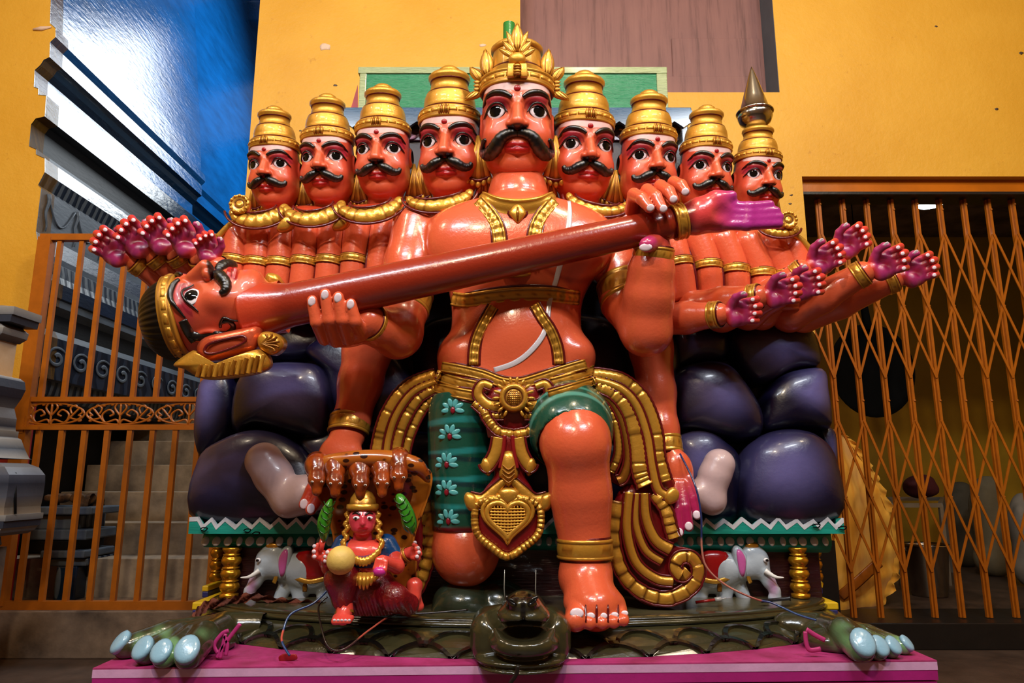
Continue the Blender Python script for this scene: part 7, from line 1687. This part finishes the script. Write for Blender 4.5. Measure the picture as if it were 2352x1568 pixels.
# ================================================================== small things
kn = thing('knee_rest', at(1090, 1405, 2.6), 'dark green rounded pad under the kneeling knee on the shell', 'pad')
Fk = Field(S(980, 1420, 2.44), S(1230, 1325, 2.74), 0.006)
Fk.ell(S(1062, 1380, 2.57), (Rm(62), 0.11, Rm(42)), 0); Fk.ell(S(1150, 1376, 2.60), (Rm(55), 0.10, Rm(40)), 0.015); Fk.rbox(S(1100, 1402, 2.58), (Rm(95), 0.09, 0.03), 0.02, 0.02)
V, F = Fk.mesh(1); mk('pad', V, F, 'enamel', kn, lin('2C3426'))
def cable(name, pts, r, cols, lab, cat, mat='enamel', zmin=None):
    P = catmull([S(*p) for p in pts], 8); n = len(P); t = np.linspace(0, 1, n); C = np.array([lin(cols[min(int(q*len(cols)), len(cols) - 1)]) for q in t]); V, F, _ = tube(P, r, 7, cols=C); return tag(mk(name, V, F, mat, None, np.repeat(C, 7, 0)), lab, cat)
cable('loose_wire', [(755, 1352, 2.30), (720, 1385, 2.27), (668, 1410, 2.25), (650, 1450, 2.22), (648, 1475, 2.18), (665, 1505, 2.15)], 0.0035, ['1A3A6A', '1A3A6A', '1A3A6A', 'B85040', '1A3A6A'], 'blue and orange wire curling over the turtle skirt below the figurine', 'wire')
cable('loose_wire', [(752, 1370, 2.31), (732, 1392, 2.29), (738, 1440, 2.22), (755, 1485, 2.17), (790, 1490, 2.17), (850, 1445, 2.25), (905, 1412, 2.32), (980, 1408, 2.36), (1075, 1400, 2.40)], 0.003, ['181210', '181210', '181210', '3A2420', 'A04838', '181210', '181210'], 'thin dark wire looping across the turtle shell beside the figurine', 'wire')
cable('loose_wire', [(1562, 1042, 2.56), (1595, 1110, 2.48), (1610, 1180, 2.46), (1612, 1260, 2.46), (1625, 1305, 2.46), (1670, 1345, 2.46), (1735, 1375, 2.44), (1775, 1385, 2.43), (1830, 1410, 2.38), (1875, 1424, 2.34)], 0.0035, ['1A2A5A', '1A2A5A', '1A2A5A', 'B07060', 'B07060', 'B07060', '8A4030', '1A2A5A', '1A3A6A', '1A3A6A'], 'twisted blue and brown wire hanging from the right lowered wrist', 'wire')
rb = thing('ribbon_knot', at(510, 1500, 2.22), 'magenta ribbon knot beside the left turtle foot', 'ribbon')
for pts in ([(500, 1500), (492, 1480), (510, 1455), (525, 1448)], [(505, 1512), (512, 1480), (518, 1455)], [(498, 1510), (505, 1495), (530, 1460), (552, 1432)], [(518, 1505), (522, 1480), (515, 1460)]):
    P = catmull([S(x, y, 2.21) for x, y in pts], 5); V, F, C = tube(P, (0.006, 0.003), 6, (0, -1, 0), lin('A82A70')); mk('ribbon_strand', V, F, 'satin', rb, C)
rb = thing('ribbon_strip', at(1860, 1495, 2.24), 'pink ribbon strip folded beside the right turtle foot', 'ribbon')
for pts in ([(1850, 1450), (1852, 1475), (1860, 1492), (1885, 1490)], [(1852, 1445), (1872, 1458), (1895, 1470)]):
    P = catmull([S(x, y, 2.24) for x, y in pts], 5); V, F, C = tube(P, (0.007, 0.003), 6, (0, -1, 0), lin('B0306E')); mk('ribbon_strand', V, F, 'satin', rb, C)
# brown dried cloth garland on the left edge of the shell
P2 = catmull([(438, 1450, 0), (450, 1415, 0), (480, 1388, 0), (530, 1382, 0), (580, 1370, 0), (640, 1380, 0), (700, 1385, 0), (750, 1388, 0)], 10)[:, :2]; V = []; n_ = len(P2)
for i, (x, y) in enumerate(P2):
    for j in range(6):
        w = (j/5 - 0.5)*(22 - 8*i/n_); V.append(S(x + w*0.4, y + w + 3*math.sin(i*1.3 + j), 2.56 + 0.10*min(1, i/20) + 0.012*math.sin(i*0.9 + j*1.7)))
F = [(i*6 + j, i*6 + j + 1, (i + 1)*6 + j + 1, (i + 1)*6 + j) for i in range(n_ - 1) for j in range(5)]
solid('dried_cloth', '6A2E18', 0.8, var=0.5, vscale=14, bscale=30, bstr=0.6, col2='3A150C'); tag(mk('cloth_strip', V, F, 'dried_cloth'), 'crumpled brown cloth strip draped over the left shell rim', 'cloth')
o2 = [(640, 1508), (655, 1500), (672, 1506), (680, 1502), (682, 1512), (660, 1516), (645, 1518)]; P = [S(x, y, 2.20) for x, y in catmull([(a, b, 0) for a, b in o2], 3, True)[:, :2]]
V, F = pillow(np.array(P), (0, -0.4, 1), 0.006, 0.003, 3); tag(mk('paper_scrap', V, F, 'satin', None, lin('8A0C12')), 'small red paper scrap lying on the pink plinth', 'scrap')
sd_ = thing('voltage_tester', at(1620, 1380, 2.60), 'red voltage tester lying on the shell by the right elephant', 'tool')
V, F, C = tube([S(1598, 1383, 2.58), S(1642, 1377, 2.58)], 0.005, 8, cols=lin('9A1414')); mk('handle', V, F, 'enamel', sd_, C)
V, F, C = tube([S(1642, 1377, 2.58), S(1656, 1375, 2.58)], 0.008, 8, cols=lin('A8A8A8')); mk('collar', V, F, 'enamel', sd_, C)
V, F, C = tube([S(1656, 1375, 2.58), S(1668, 1373, 2.58)], 0.002, 6, cols=lin('B0B0B0')); mk('tip', V, F, 'enamel', sd_, C)
V, F, C = tube([S(1748, 1380, 2.60), S(1812, 1374, 2.60), S(1814, 1373.8, 2.60)], np.array([0.006, 0.006, 0.009]), 10, cols=lin('1C1C20')); tag(mk('metal_rod', V, F, 'enamel', None, C), 'short dark rod lying before the right gold column', 'rod')
V, F, C = tube(catmull([S(1190, 1528, 2.04), S(1186, 1548, 2.05), S(1172, 1568, 2.07)], 5), 0.006, 6, cols=lin('1C1810')); tag(mk('jute_cord', V, F, 'satin', None, C), 'dark cord hanging under the turtle chin', 'cord')
